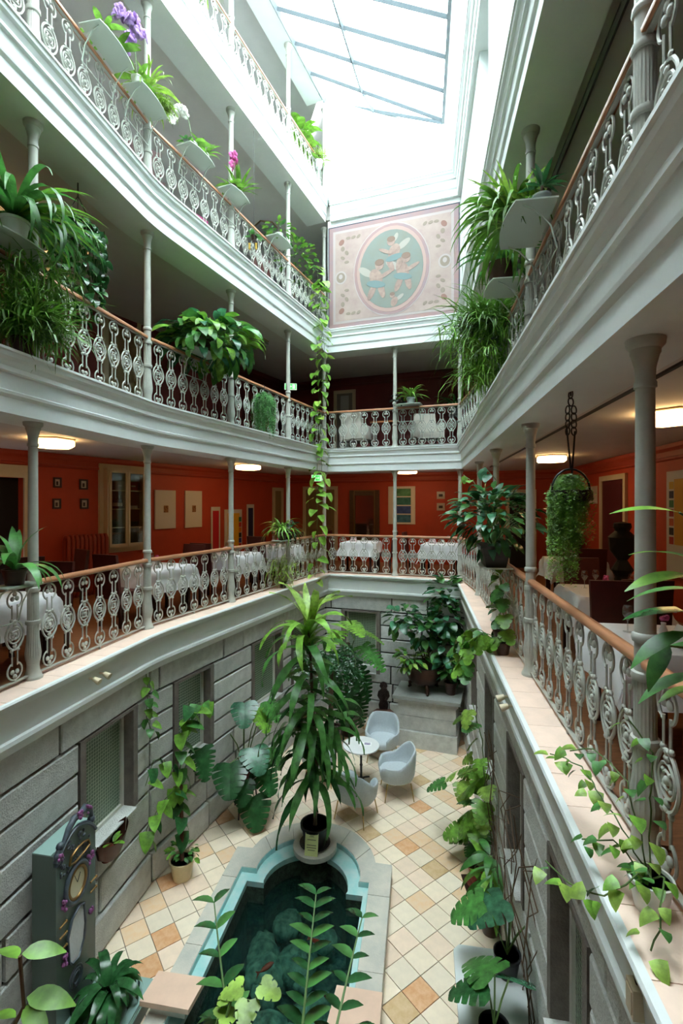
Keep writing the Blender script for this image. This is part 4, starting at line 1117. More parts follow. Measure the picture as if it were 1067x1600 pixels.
for v, lb in ((768, 'upper of two small white pictures on the back wall'), (786, 'lower of two small white pictures on the back wall')):
    t, w, h = wall_thing(bw, wrect(bw, 682.5, 695, v, v + 11.5), 'small_white_picture', lb, 'picture', 'two small pictures at the back')
    board(t, 'mount', -w / 2, w / 2, 0, h, 0, 0.02, PAPER); board(t, 'figure', -w * 0.25, w * 0.25, h * 0.3, h * 0.65, 0.02, 0.022, DKFR)
t, w, h = wall_thing(rw, wrect(rw, 917, 934, 760, 787), 'small_white_picture', 'small cream picture on the right wall beside the wine-red door', 'picture')
board(t, 'mount', -w / 2, w / 2, 0, h, 0, 0.02, PAPER); board(t, 'figure', -w * 0.25, w * 0.2, h * 0.2, h * 0.7, 0.02, 0.022, DKFR)
t, w, h = wall_thing(rw, wrect(rw, 1046, 1110, 733, 906), 'large_canvas', 'large canvas with a yellow field and colour chips at the right picture edge', 'picture')
board(t, 'canvas', -w / 2, w / 2, 0, h, 0, 0.04, CANVAS); board(t, 'yellow_field', -w * 0.28, w * 0.4, h * 0.3, h * 0.92, 0.04, 0.043, mat('ochre_yellow', (206, 150, 52), 0.7))
for k in range(7): board(t, 'colour_chip', -w * 0.42, -w * 0.30, h * (0.30 + 0.088 * k), h * (0.37 + 0.088 * k), 0.04, 0.043, mat('chip_%d' % k, ((170, 50, 40), (30, 20, 24), (190, 90, 50), (160, 40, 40), (60, 120, 80), (40, 40, 60), (200, 160, 60))[k], 0.7))
# black sculpture on a plinth, right gallery
t = thing('black_sculpture', 'black abstract sculpture standing on the right gallery in front of the wine-red door', 'sculpture', (4.35, 7.5, ZL[1] - 0.012))
MB().lathe([(0.16, 0), (0.16, 0.5), (0.12, 0.52), (0.10, 0.6)], 12).build('plinth', DARK, t, 40)
MB().lathe([(0.10, 0.6), (0.16, 0.7), (0.07, 0.85), (0.18, 1.0), (0.20, 1.2), (0.10, 1.3), (0.13, 1.36), (0.12, 1.42), (0.02, 1.44)], 10).build('figure', DARK, t, 30)
t = thing('black_cabinet', 'black upright cabinet against the right gallery wall behind the hanging fern', 'cabinet', rw.at(rw.s_at_u(905), 0.35, ZL[1] - 0.012), rw.ang)
MB().box((0, 0, 0.5), (1.0, 0.5, 1.0)).build('body', DARK, t); MB().box((0, -0.02, 1.02), (1.06, 0.56, 0.04)).build('top', DARK, t); MB().box((0, -0.256, 0.55), (0.8, 0.012, 0.7)).build('front_panel', mat('black_gloss', (26, 18, 18), 0.2), t)

# ---- ceiling lamps
LAMPW = mat('lit_warm_diffuser', (255, 226, 176), 0.4, emit=(255, 206, 138), estr=9.5)
LAMPOFF = mat('unlit_grey_diffuser', (140, 140, 138), 0.4)
LAMPB = mat('lamp_base_brass', (150, 120, 80), 0.5)
HEXB = MB().lathe([(0.30, 0), (0.30, -0.015), (0.28, -0.02)], 6).mesh('base_plate', LAMPB)
HEXD = MB().lathe([(0.27, -0.02), (0.29, -0.04), (0.29, -0.10), (0.26, -0.12), (0.0, -0.122)], 6).mesh('diffuser', LAMPW)
HEXO = MB().lathe([(0.27, -0.02), (0.29, -0.04), (0.29, -0.10), (0.26, -0.12), (0.0, -0.122)], 6).mesh('diffuser', LAMPOFF)
def lamp(x, y, k, label, on=True):
    t = thing('ceiling_lamp', label, 'lamp', (x, y, ZS[k] + 0.12), R(10), '%s ceiling lamps' % FLN[k])
    obj('base_plate', HEXB, t); obj('diffuser', HEXD if on else HEXO, t)
lamp(-4.06, 6.8, 1, 'lit hexagonal ceiling lamp over the left first-floor tables, nearest one')
lamp(-2.16, 11.2, 1, 'lit hexagonal ceiling lamp farther along the left first-floor gallery')
lamp(1.69, 12.6, 1, 'lit hexagonal ceiling lamp on the first-floor back gallery')
lamp(3.97, 9.15, 1, 'lit hexagonal ceiling lamp behind the hanging fern, right first-floor gallery')
lamp(3.26, 4.8, 1, 'lit hexagonal ceiling lamp at the right picture edge, first floor')
lamp(-4.5, 5.9, 2, 'lit ceiling lamp glowing behind the spider plant, second-floor left')
lamp(-2.0, 11.35, 2, 'unlit grey ceiling lamp on the second-floor left gallery', False)
lamp(3.05, 12.25, 2, 'unlit grey ceiling lamp on the second-floor back gallery', False)
lamp(-1.9, 12.2, 3, 'unlit grey ceiling lamp on the third-floor left gallery', False)
# ---- exit signs
GRN = mat('lit_green_sign', (60, 190, 90), 0.4, emit=(90, 230, 110), estr=1.0)
SGW = mat('lit_white_sign', (240, 250, 240), 0.4, emit=(220, 255, 220), estr=0.7)
def exit_sign(x, y, z, k, label, s=1.0):
    t = thing('exit_sign', label, 'sign', (x, y, z), R(8), 'green exit signs')
    MB().box((0, 0, 0), (0.34 * s, 0.05, 0.17 * s)).build('housing', SGW, t)
    MB().box((0, -0.027, 0), (0.31 * s, 0.004, 0.145 * s)).build('green_face', GRN, t)
    b_ = MB()   # running figure, arrow and door
    b_.box((0.085 * s, -0.030, 0), (0.07 * s, 0.003, 0.12 * s)); b_.box((-0.03 * s, -0.030, 0), (0.07 * s, 0.003, 0.022 * s))
    b_.add([(0.0, -0.031, 0.035 * s), (0.0, -0.031, -0.035 * s), (0.035 * s, -0.031, 0)], [(0, 1, 2)]); b_.ball((-0.085 * s, -0.03, 0.045 * s), 0.013 * s, 8, 5)
    b_.tube([(-0.085 * s, -0.03, 0.03 * s), (-0.095 * s, -0.03, -0.01 * s), (-0.075 * s, -0.03, -0.055 * s)], 0.009 * s, 5); b_.tube([(-0.095 * s, -0.03, -0.01 * s), (-0.12 * s, -0.03, -0.05 * s)], 0.009 * s, 5); b_.tube([(-0.11 * s, -0.03, 0.02 * s), (-0.06 * s, -0.03, 0.012 * s)], 0.007 * s, 5)
    stuff(b_.build('pictogram', SGW, t))
    MB().tube([(0, 0, 0.085 * s), (0, 0, ZS[k] + 0.12 - z)], 0.008, 6).build('hanger', IRON_DK, t)
exit_sign(-0.63, 12.9, 5.80, 1, 'lit green exit sign hanging behind the creeper, first-floor far corner')
exit_sign(-1.22, 11.6, 7.92, 2, 'lit green exit sign on the second-floor left gallery', 0.85)

# ---- dining tables, chairs, table settings
CLOTH = mat('white_table_linen', (228, 228, 230), 0.8, vary=0.03, vscale=6)
CHAIRM = mat('oxblood_leather', (74, 30, 28), 0.42, vary=0.15, vscale=8)
WOODLEG = mat('dark_wood_leg', (54, 30, 22), 0.5)
def cloth_mesh(a, o, seed):
    q = random.Random(seed); n = 26; H = a + o; vs = []; fs = []
    ph = q.uniform(0, 6)
    for i in range(n + 1):
        for j in range(n + 1):
            x = -H + 2 * H * i / n; y = -H + 2 * H * j / n
            ex = max(abs(x) - a, 0); ey = max(abs(y) - a, 0); sx = 1 if x > 0 else -1; sy = 1 if y > 0 else -1
            hang = math.hypot(ex, ey) if ex and ey else ex + ey
            wv = 0.018 * math.sin(x * 16 + y * 13 + ph) * min(1, hang / 0.1)
            X = (sx * a + sx * (0.14 * ex + (0.10 * min(ex, ey)) + wv) if ex else x + (wv if ey else 0))
            Y = (sy * a + sy * (0.14 * ey + (0.10 * min(ex, ey)) + wv) if ey else y + (wv if ex else 0))
            Z = 0.755 - hang * 0.98
            vs.append((X, Y, Z))
    for i in range(n):
        for j in range(n): fs.append((i * (n + 1) + j, (i + 1) * (n + 1) + j, (i + 1) * (n + 1) + j + 1, i * (n + 1) + j + 1))
    return MB().add(vs, fs).mesh('tablecloth', CLOTH, 60)
CLOTHS = [cloth_mesh(0.43, 0.34, s) for s in range(3)]
LEGB = MB().box((0, 0, 0.36), (0.05, 0.05, 0.72)).mesh('leg', WOODLEG)
TOPB = MB().box((0, 0, 0.735), (0.79, 0.79, 0.03)).mesh('table_top', WOODLEG)
def dining_table(x, y, rz, i, where):
    z = ZL[1] - 0.012
    t = thing('dining_table', 'square dining table under a white cloth, %s' % where, 'table', (x, y, z), rz, 'gallery dining tables')
    obj('table_top', TOPB, t)
    for sx in (-1, 1):
        for sy in (-1, 1): obj('leg', LEGB, t, (sx * 0.35, sy * 0.35, 0))
    c = obj('tablecloth', CLOTHS[i % 3], None, (x, y, z), rz); tag(c, 'white linen cloth draped over the table, %s' % where, 'tablecloth', 'white tablecloths')
    return t
seat = MB().box((0, 0, 0.45), (0.43, 0.43, 0.07)).mesh('seat', CHAIRM)
def back_mesh():
    vs = []; fs = []; n = 6
    for i in range(n + 1):
        zz = 0.40 + 0.62 * i / n; yy = 0.20 + 0.06 * (i / n) ** 1.5
        for (dx, dy) in ((-0.215, 0), (0.215, 0), (0.215, 0.045), (-0.215, 0.045)): vs.append((dx, yy + dy, zz))
    for i in range(n):
        for j in range(4): fs.append((i * 4 + j, i * 4 + (j + 1) % 4, (i + 1) * 4 + (j + 1) % 4, (i + 1) * 4 + j))
    fs += [(3, 2, 1, 0), (n * 4, n * 4 + 1, n * 4 + 2, n * 4 + 3)]
    return MB().add(vs, fs).mesh('backrest', CHAIRM)
backr = back_mesh()
cleg = MB().box((0, 0, 0.21), (0.04, 0.04, 0.42)).mesh('leg', WOODLEG)
def dining_chair(x, y, rz, label, k=1):
    t = thing('dining_chair', label, 'chair', (x, y, ZL[k] - 0.012), rz, 'oxblood leather dining chairs')
    obj('seat', seat, t); obj('backrest', backr, t)
    for sx in (-1, 1):
        for sy in (-1, 1): obj('leg', cleg, t, (sx * 0.19, sy * 0.19, 0))
A1 = R(80.6); A2 = math.atan2(PC[1] - PB[1], PC[0] - PB[0]); A3 = math.atan2(PD[1] - PC[1], PD[0] - PC[0]); A4 = R(80.6)
TBL = [(-3.58, 4.92, A1, 'cut by the left first column'), (-2.90, 7.52, A2, 'left gallery behind the second railing bay'), (-2.16, 9.48, A2, 'left gallery behind the third railing bay'),
       (-1.50, 11.32, A2, 'left gallery by the far corner'), (0.50, 12.42, A3, 'left half of the back gallery'), (2.42, 11.78, A3, 'right half of the back gallery'),
       (2.32, 3.45, A4, 'right gallery next to the near column'), (2.95, 5.35, A4, 'right gallery beyond the hanging fern'), (4.05, 8.45, A4, 'far right gallery by the black cabinet')]
GLASSM = pane_material('wine_glass', (235, 238, 238), 0.02, 0.22)
def wineglass(x, y, z, lab):
    t = thing('wine_glass', lab, 'glass', (x, y, z), 0, 'wine glasses')
    MB().lathe([(0.034, 0), (0.005, 0.006), (0.004, 0.08), (0.02, 0.10), (0.038, 0.13), (0.036, 0.17), (0.030, 0.195)], 14, cap=False).build('bowl', GLASSM, t, 60)
NAPK = mat('pink_napkin', (222, 188, 196), 0.8)
NAPW = mat('white_napkin', (232, 230, 228), 0.8)
for i, (x, y, a, w_) in enumerate(TBL):
    dining_table(x, y, a, i, w_); zt = ZL[1] - 0.012 + 0.757
    ux, uy = math.cos(a), math.sin(a)
    t = thing('napkin', 'folded %s napkin on the table, %s' % ('white' if i >= 6 else 'pink', w_), 'napkin', (x - ux * 0.2, y - uy * 0.2, zt), a, 'folded napkins')
    b_ = MB()
    for sgn in (-1, 1): b_.add([(-0.09, sgn * 0.05, 0), (0.09, sgn * 0.05, 0), (0.06, 0, 0.14), (-0.06, 0, 0.14), (0, sgn * 0.07, 0.05)], [(0, 1, 4), (1, 2, 4), (2, 3, 4), (3, 0, 4)])
    b_.build('linen', NAPW if i >= 6 else NAPK, t)
    wineglass(x + ux * 0.15 - uy * 0.2, y + uy * 0.15 + ux * 0.2, zt, 'wine glass on the table, %s' % w_)
    t = thing('flower_vase', 'small vase with a pink flower on the table, %s' % w_, 'vase', (x + ux * 0.05, y + uy * 0.05, zt), 0, 'table flowers')
    MB().lathe([(0.02, 0), (0.032, 0.03), (0.015, 0.08), (0.018, 0.1)], 10).build('vase', NAPW, t, 50)
    b_ = MB(); q = random.Random(i)
    for k in range(7): b_.ball((q.uniform(-0.03, 0.03), q.uniform(-0.03, 0.03), 0.13 + q.uniform(-0.02, 0.02)), 0.018, 6, 4)
    b_.build('flower', mat('pink_flower', (196, 84, 140), 0.7), t)
    if i >= 6:
        for k, (dx, dy) in enumerate(((0.25, 0.05), (-0.05, -0.22))): wineglass(x + ux * dx - uy * dy, y + uy * dx + ux * dy, zt, ('second', 'third')[k] + ' wine glass on the table, %s' % w_)
def seats_for(i, offs, names):
    x, y, a, w_ = TBL[i]; ux, uy = math.cos(a), math.sin(a)
    for (dx, rot), nm in zip(offs, names):
        dining_chair(x + ux * dx, y + uy * dx, a + R(rot), 'oxblood chair %s the table, %s' % (nm, w_))
for i in range(9):
    if i in (4, 5): seats_for(i, ((-0.62, 90), (0.62, -90)), ('left of', 'right of'))
    elif i == 6: seats_for(i, ((0.66, -90),), ('beyond',))
    else: seats_for(i, ((-0.66, 90), (0.66, -90)), ('on the near side of', 'beyond'))
for x, y, r_, lb in ((-4.0, 6.1, 30, 'oxblood leather dining chair in front of the radiator'), (-4.15, 7.2, -40, 'oxblood leather dining chair below the glazed cabinet'), (3.5, 6.9, 60, 'oxblood leather dining chair in front of the black sculpture'),
                     (3.05, 3.9, -95, 'oxblood leather dining chair at the right picture edge beside the near column')):
    dining_chair(x, y, R(r_), lb)
# second and third floor furniture seen through the railings
IVF = mat('ivory_fabric', (206, 200, 188), 0.85, vary=0.06)
def easy_chair(x, y, k, rz, label, m_):
    t = thing('easy_chair', label, 'armchair', (x, y, ZL[k] - 0.01), rz, 'lounge chairs on the upper floors')
    MB().box((0, 0, 0.33), (0.56, 0.56, 0.16)).build('seat', m_, t); b_ = MB()
    b_.add([(-0.3, 0.22, 0.3), (0.3, 0.22, 0.3), (0.3, 0.34, 0.3), (-0.3, 0.34, 0.3), (-0.26, 0.34, 0.95), (0.26, 0.34, 0.95), (0.26, 0.42, 0.95), (-0.26, 0.42, 0.95)], [(3, 2, 1, 0), (4, 5, 6, 7), (0, 1, 5, 4), (1, 2, 6, 5), (2, 3, 7, 6), (3, 0, 4, 7)]); b_.build('backrest', m_, t)
    for s in (-1, 1): MB().box((s * 0.32, 0.02, 0.45), (0.09, 0.56, 0.34)).build('armrest', m_, t)
    for sx in (-1, 1):
        for sy in (-1, 1): obj('leg', cleg, t, (sx * 0.25, sy * 0.24, 0)).scale = (1, 1, 0.6)
easy_chair(0.42, 12.35, 2, A3 + R(170), 'ivory easy chair behind the left half of the second-floor back railing', IVF)
easy_chair(2.1, 11.85, 2, A3 + R(20), 'ivory easy chair behind the right half of the second-floor back railing', IVF)
LEATHB = mat('brown_lounge_leather', (84, 48, 44), 0.4, vary=0.2)
easy_chair(-3.55, 6.35, 3, R(200), 'brown leather lounge chair on the third floor, nearest the left', LEATHB)
easy_chair(-3.15, 7.35, 3, R(220), 'brown leather lounge chair on the third floor, second from the left', LEATHB)
easy_chair(-2.95, 8.9, 3, R(240), 'magenta lounge chair on the third floor behind the orchid shelves', mat('magenta_fabric', (150, 34, 96), 0.8))
easy_chair(-2.0, 10.4, 3, R(240), 'brown leather lounge chair on the third floor near the mural', LEATHB)
t = thing('side_table', 'small wooden side table on the second-floor back gallery', 'table', (1.12, 12.2, ZL[2] - 0.01), A3)
MB().box((0, 0, 0.72), (0.7, 0.45, 0.04)).build('table_top', mat('mid_wood', (150, 92, 58), 0.4, vary=0.15), t)
for sx in (-1, 1):
    for sy in (-1, 1): MB().box((sx * 0.3, sy * 0.18, 0.35), (0.04, 0.04, 0.7)).build('leg', WOODLEG, t)
panel_door(lw1, (160, 218, 480, 590), 6, (CREAM, (OLIVE, OLIVE)), ZL[2])
panel_door(bw, (522, 556, 610, 700), 7, (CREAM, (mat('grey_door', (130, 126, 116), 0.5), GREYW)), ZL[2])

# ================================================================== MURAL
mf = Face(e10[2], e10[3])
ML = mf.L - 0.04; MZ0, MZ1 = ZL[3] - 0.01, ZS[3] - 0.12
c = mf.at(mf.L / 2, 0.004, MZ0)
t = thing('mural_painting', 'faded pastel wall mural with an oval of cherubs in a pink painted frame', 'painting', c, mf.ang)
MH = MZ1 - MZ0; w = ML
def mmat(name, rgb, rough, rgb2=None, **k): return mat(name, tuple(int(x * 0.86) for x in rgb), rough, rgb2=tuple(int(x * 0.84) for x in rgb2) if rgb2 else None, **k)
PK = mmat('mural_cream_ground', (186, 164, 154), 0.75, rgb2=(176, 150, 146), vscale=2.5, vary=0.03)
PK2 = mmat('mural_pink_band', (172, 134, 128), 0.75, rgb2=(158, 136, 142), vscale=2, vary=0.04)
PK3 = mmat('mural_pale_band', (186, 172, 168), 0.75)
DKE = mmat('mural_dark_edge', (74, 70, 84), 0.6)
SKYP = mmat('mural_faded_sky', (130, 140, 134), 0.8, rgb2=(138, 140, 128), vscale=2.2, vary=0.05)
FLESH = mmat('mural_flesh', (176, 150, 138), 0.8, rgb2=(158, 132, 122), vscale=9, vary=0.06)
HAIR = mmat('mural_hair', (138, 112, 98), 0.8); DRAPE = mmat('mural_blue_drape', (118, 140, 140), 0.8); WINGP = mmat('mural_wing', (174, 168, 158), 0.8)
ORNP = mmat('mural_grey_scroll', (150, 136, 122), 0.8); REDF = mmat('mural_red_flower', (148, 110, 98), 0.8)
board(t, 'dark_edge', -w / 2, w / 2, 0.0, MH, 0, 0.012, DKE)
board(t, 'pink_border', -w / 2 + 0.03, w / 2 - 0.03, 0.02, MH - 0.03, 0.012, 0.016, PK2)
board(t, 'pale_border', -w / 2 + 0.13, w / 2 - 0.13, 0.12, MH - 0.13, 0.016, 0.019, PK3)
board(t, 'ground', -w / 2 + 0.19, w / 2 - 0.19, 0.18, MH - 0.19, 0.019, 0.022, PK)
def moval(cx, cz, rx, rz, y, name, mt_, ang=0.0, n=36, parent=None):
    pts = []
    for i in range(n):
        a = 2 * math.pi * i / n; x0, z0_ = rx * math.cos(a), rz * math.sin(a)
        pts.append((cx + x0 * math.cos(ang) - z0_ * math.sin(ang), cz + x0 * math.sin(ang) + z0_ * math.cos(ang)))
    vs = [(x, -y - 0.001, z_) for x, z_ in pts] + [(x, -y + 0.002, z_) for x, z_ in pts]
    return MB().add(vs, [tuple(range(n)), tuple(reversed(range(n, 2 * n)))] + [(i, n + i, n + (i + 1) % n, (i + 1) % n) for i in range(n)]).build(name, mt_, parent or t)
cz = MH / 2
moval(0, cz, 0.92, MH * 0.435, 0.025, 'oval_pale_rim', PK3); moval(0, cz, 0.90, MH * 0.425, 0.028, 'oval_band', PK2); moval(0, cz, 0.83, MH * 0.40, 0.031, 'oval_inner_band', mmat('mural_light_pink', (186, 154, 146), 0.75)); moval(0, cz, 0.76, MH * 0.365, 0.034, 'oval_sky', SKYP)  # first oval is a pale ring just outside the pink band
def cherub(x, z_, s, flip, parts=True):
    moval(x, z_, 0.09 * s, 0.13 * s, 0.0375, 'cherub_body', FLESH, R(20 * flip), 16); moval(x + 0.05 * s * flip, z_ + 0.17 * s, 0.065 * s, 0.07 * s, 0.041, 'cherub_head', FLESH, 0, 14)
    moval(x + 0.05 * s * flip, z_ + 0.205 * s, 0.066 * s, 0.045 * s, 0.044, 'cherub_hair', HAIR, 0, 14); moval(x - 0.15 * s * flip, z_ + 0.10 * s, 0.12 * s, 0.05 * s, 0.036, 'cherub_wing', WINGP, R(-35 * flip), 14)
    if parts:
        moval(x - 0.06 * s, z_ - 0.19 * s, 0.045 * s, 0.12 * s, 0.041, 'cherub_leg', FLESH, R(-25 * flip), 12); moval(x + 0.08 * s, z_ - 0.18 * s, 0.045 * s, 0.12 * s, 0.041, 'cherub_leg', FLESH, R(15 * flip), 12)
        moval(x + 0.14 * s * flip, z_ + 0.03 * s, 0.12 * s, 0.03 * s, 0.042, 'cherub_arm', FLESH, R(25 * flip), 12); moval(x, z_ - 0.09 * s, 0.14 * s, 0.05 * s, 0.043, 'drapery', DRAPE, R(-12 * flip), 14)
cherub(0.08, cz + 0.38, 1.5, -1); cherub(-0.36, cz - 0.16, 1.7, 1); cherub(0.28, cz - 0.08, 1.6, 1); cherub(0.08, cz - 0.78, 0.9, -1, False)
moval(0.12, cz + 0.72, 0.05, 0.10, 0.038, 'white_plume', WINGP, R(-20), 12)
for sx in (-1, 1):
    moval(sx * (w / 2 - 0.33), cz - 0.02, 0.15, 0.16, 0.025, 'medallion', PK3, 0, 20); moval(sx * (w / 2 - 0.33), cz - 0.02, 0.11, 0.12, 0.028, 'medallion_face', ORNP, 0, 20); moval(sx * (w / 2 - 0.33), cz, 0.05, 0.06, 0.031, 'medallion_head', PK3, 0, 12)
    for sz in (-1, 1):
        xx, zz = sx * (w / 2 - 0.40), cz + sz * (MH / 2 - 0.48)
        moval(xx + sx * 0.05, zz + sz * 0.06, 0.06, 0.08, 0.025, 'red_bloom', REDF, R(40 * sx), 12)
        for k in range(4): moval(xx + sx * 0.02 - sx * 0.10 * (k % 2), zz - sz * (0.10 + 0.11 * k), 0.05 - 0.006 * k, 0.06, 0.025, 'scroll', ORNP, R(30 * k), 12)
        for k in range(3): moval(xx - sx * (0.12 + 0.13 * k), zz + sz * (0.14), 0.06, 0.035, 0.025, 'scroll', ORNP, R(20 * k), 12)
# ---- spotlights under the ledge and small details
for fc_, s_, lb in ((Face(E_[0], E_[1]), Face(E_[0], E_[1]).s_at_u(150), 'left spot of the pair under the left ledge'), (Face(E_[0], E_[1]), Face(E_[0], E_[1]).s_at_u(166), 'right spot of the pair under the left ledge'),
                    (Face(E_[1], E_[2]), Face(E_[1], E_[2]).s_at_u(463), 'left spot of the pair near the far left corner'), (Face(E_[1], E_[2]), Face(E_[1], E_[2]).s_at_u(471), 'right spot of the pair near the far left corner'),
                    (Face(E_[3], E_[4]), Face(E_[3], E_[4]).s_at_u(784), 'far spot of the pair under the right ledge'), (Face(E_[3], E_[4]), Face(E_[3], E_[4]).s_at_u(790), 'near spot of the pair under the right ledge')):
    c = fc_.at(s_, -0.075, ZL[1] - 0.17); t = thing('spotlight', 'small cream spotlight, %s' % lb, 'spotlight', c, fc_.ang, 'ledge spotlights')
    MB().tube([(0, 0.02, 0), (0, -0.05, 0.0)], 0.012, 8).build('arm', CREAM, t, 60); MB().tube([(0, -0.05, 0.0), (0.0, -0.12, -0.03)], [0.024, 0.036], 10).build('head', CREAM, t, 60)

struct(MB().tube([(p[0], p[1], ZS[1] + 0.02) for p in offset_path([PD, PF], 0.72)], 0.016, 6).build('ceiling_track', IRON_DK))
struct(MB().tube([(p[0], p[1], ZS[2] + 0.02) for p in offset_path([PD, PF], 0.72)], 0.03, 6).build('ceiling_pipe', mat('grey_ceiling_pipe', (96, 96, 98), 0.5)))
jf = Face(E_[3], E_[4]); js = s_of_y(jf, 1.95)
t = thing('junction_box', 'small cream electrical box with a looped cable under the near right ledge', 'box', jf.at(js, -0.11, ZL[1] - 0.34), jf.ang)
MB().box((0, -0.03, 0.06), (0.07, 0.06, 0.12)).build('box', CREAM, t); MB().box((0, -0.062, 0.06), (0.05, 0.004, 0.09)).build('cover', CREAM, t)
MB().tube([(0, -0.03, 0.12), (0.02, -0.05, 0.19), (0.05, -0.04, 0.22), (0.06, 0.0, 0.18)], 0.008, 6).build('cable', IRON_DK, t, 60)
# ================================================================== PLANTS
def leafmat(name, rgb, rgb2=None, transl=0.22, rough=0.38):
    return mat(name, rgb, rough, rgb2=rgb2 or tuple(int(x * 0.62) for x in rgb), vscale=9, vary=0.12, objrand=0.22, transl=transl, spec=0.45)
LG = leafmat('bright_leaf', (126, 180, 66)); MG = leafmat('mid_green_leaf', (84, 148, 70)); DG = leafmat('dark_green_leaf', (52, 106, 58), rough=0.22)
BG = leafmat('blue_green_leaf', (74, 134, 98), rough=0.24); YG = leafmat('yellow_green_leaf', (166, 204, 88)); BK = leafmat('blackish_leaf', (40, 52, 44), rough=0.3)
FG = leafmat('fresh_grass_leaf', (112, 168, 62)); 
STEM = mat('green_stem', (84, 112, 56), 0.6); TWIG = mat('brown_twig', (92, 70, 50), 0.8); TRUNK = mat('brown_trunk', (96, 78, 60), 0.85, vary=0.2, vscale=20, bump=0.3)
TERRA = mat('terracotta_pot', (120, 54, 44), 0.6, vary=0.1); BLACKP = mat('black_plastic_pot', (26, 27, 30), 0.45); WHITEP = mat('white_ceramic_pot', (222, 224, 220), 0.3)
CREAMP = mat('cream_ceramic_pot', (206, 190, 150), 0.35, vary=0.06); BROWNP = mat('dark_brown_pot', (58, 34, 26), 0.35, vary=0.2); GREYP = mat('grey_pot', (140, 150, 148), 0.5)
SHELFM = mat('pale_green_shelf_metal', (178, 190, 178), 0.45)

def shape_w(kind, t):
    if kind == 'strap': return min(1.0, 0.55 + 2.2 * t) * max(0.0, 1 - max(0, (t - 0.55) / 0.45) ** 1.6)
    if kind == 'lance': return math.sin(math.pi * min(1, t ** 0.75)) ** 0.85
    if kind == 'oval': return math.sin(math.pi * t ** 0.85) ** 0.7
    if kind == 'heart': return (min(1, (t / 0.14)) ** 0.5) * max(0.0, 1 - t ** 2.1) ** 0.9 * 1.04
    return math.sin(math.pi * t)
LEAFC = {}
def leaf(kind, L, W, a0, a1, m_, n=7, fold=0.12, wav=0.0, name='leaf', seed=0):
    key = (kind, round(L, 3), round(W, 3), a0, a1, m_.name, n, seed, wav)
    if key in LEAFC: return LEAFC[key]
    q = random.Random(seed * 17 + 3); vs = []; fs = []; x = z = 0.0; yb = 0.0; sd = q.uniform(-0.12, 0.12)
    for i in range(n + 1):
        t = i / n; a = R(a0 + (a1 - a0) * t); w = W / 2 * shape_w(kind, t)
        if i in (0, n) and kind != 'heart': w = max(w, W * 0.03)
        if kind == 'heart' and i == 0: w = W * 0.10
        back = -0.10 * L if (kind == 'heart' and i == 1) else 0.0
        dz = wav * math.sin(t * 11 + seed) * W
        nx, nz = -math.sin(a), math.cos(a)
        yb = sd * L * t * t
        vs += [(x + back + nx * fold * w + nx * dz, yb + w, z + nz * (fold * w + dz)), (x, yb, z), (x + back + nx * (fold * w - dz), yb - w, z + nz * (fold * w - dz))]
        x += math.cos(a) * L / n; z += math.sin(a) * L / n
    for i in range(n):
        b = 3 * i; fs += [(b + 1, b + 4, b + 3, b), (b + 2, b + 5, b + 4, b + 1)]
    LEAFC[key] = MB().add(vs, fs).mesh(name, m_, 80)
    return LEAFC[key]
def monstera(L, m_, seed=0, lobes=6, droop=0.25, cut=0.42, narrow=1.0):
    key = ('mon', round(L, 3), m_.name, seed, lobes, narrow)
    if key in LEAFC: return LEAFC[key]
    vs = []; fs = []
    def hw(t): return 0.60 * L * narrow * (min(1, (t + 0.10) / 0.22) ** 0.6) * max(0.02, (1.02 - t)) ** 0.5
    def pt(t, u, s):
        w = hw(t) * u; xx = t * L + 0.14 * w * u - (0.16 * L * (1 - t / 0.25) * u if t < 0.25 else 0)
        zz = -droop * L * (t * t * 0.55 + (w / L) ** 2 * 0.9) + 0.06 * w
        return (xx, s * w, zz)
    for s in (-1, 1):
        for k in range(lobes):
            t0, t1 = k / lobes, (k + 1) / lobes; g_ = (0.17 if narrow < 1 else 0.075) / lobes
            rows = [(0.0, t0, t1), (cut, t0, t1), (0.75, t0 + g_, t1 - g_), (1.0, t0 + 1.5 * g_, t1 - 1.8 * g_)]
            o = len(vs)
            for u, ta, tb in rows: vs += [pt(ta, u, s), pt((ta + tb) / 2, u * (1.03 if u == 1.0 else 1), s), pt(tb, u, s)]
            for r_ in range(3):
                for c_ in range(2):
                    a = o + r_ * 3 + c_; f_ = (a, a + 1, a + 4, a + 3); fs.append(f_ if s > 0 else tuple(reversed(f_)))
    LEAFC[key] = MB().add(vs, fs).mesh('leaf', m_, 80)
    return LEAFC[key]
def put(me, parent, loc, rot, sc=1.0, name='leaf'):
    o = bpy.data.objects.new(name, me); COL.objects.link(o); o.parent = parent; o.location = loc; o.rotation_euler = rot; o.scale = (sc, sc, sc); return o
def pot(t, r, h, m_, z=0.0, saucer=None, rim=True, n=24):
    pr = [(r * 0.72, z), (r * 0.74, z + 0.006), (r * 0.95, z + h * 0.86)]
    pr += [(r * 1.04, z + h * 0.87), (r * 1.05, z + h), (r * 0.94, z + h), (r * 0.90, z + h * 0.9)] if rim else [(r, z + h), (r * 0.93, z + h), (r * 0.9, z + h * 0.9)]
    p = MB().lathe(pr, n).build('pot', m_, t, 50)
    MB().lathe([(0.0005, z + h * 0.90), (r * 0.92, z + h * 0.90)], 16, cap=False).build('soil', SOIL, p)
    if saucer: MB().lathe([(r * 0.9, z - 0.002), (r * 1.1, z + 0.03), (r * 1.06, z + 0.03), (r * 0.85, z + 0.006)], n).build('saucer', saucer, t, 50)
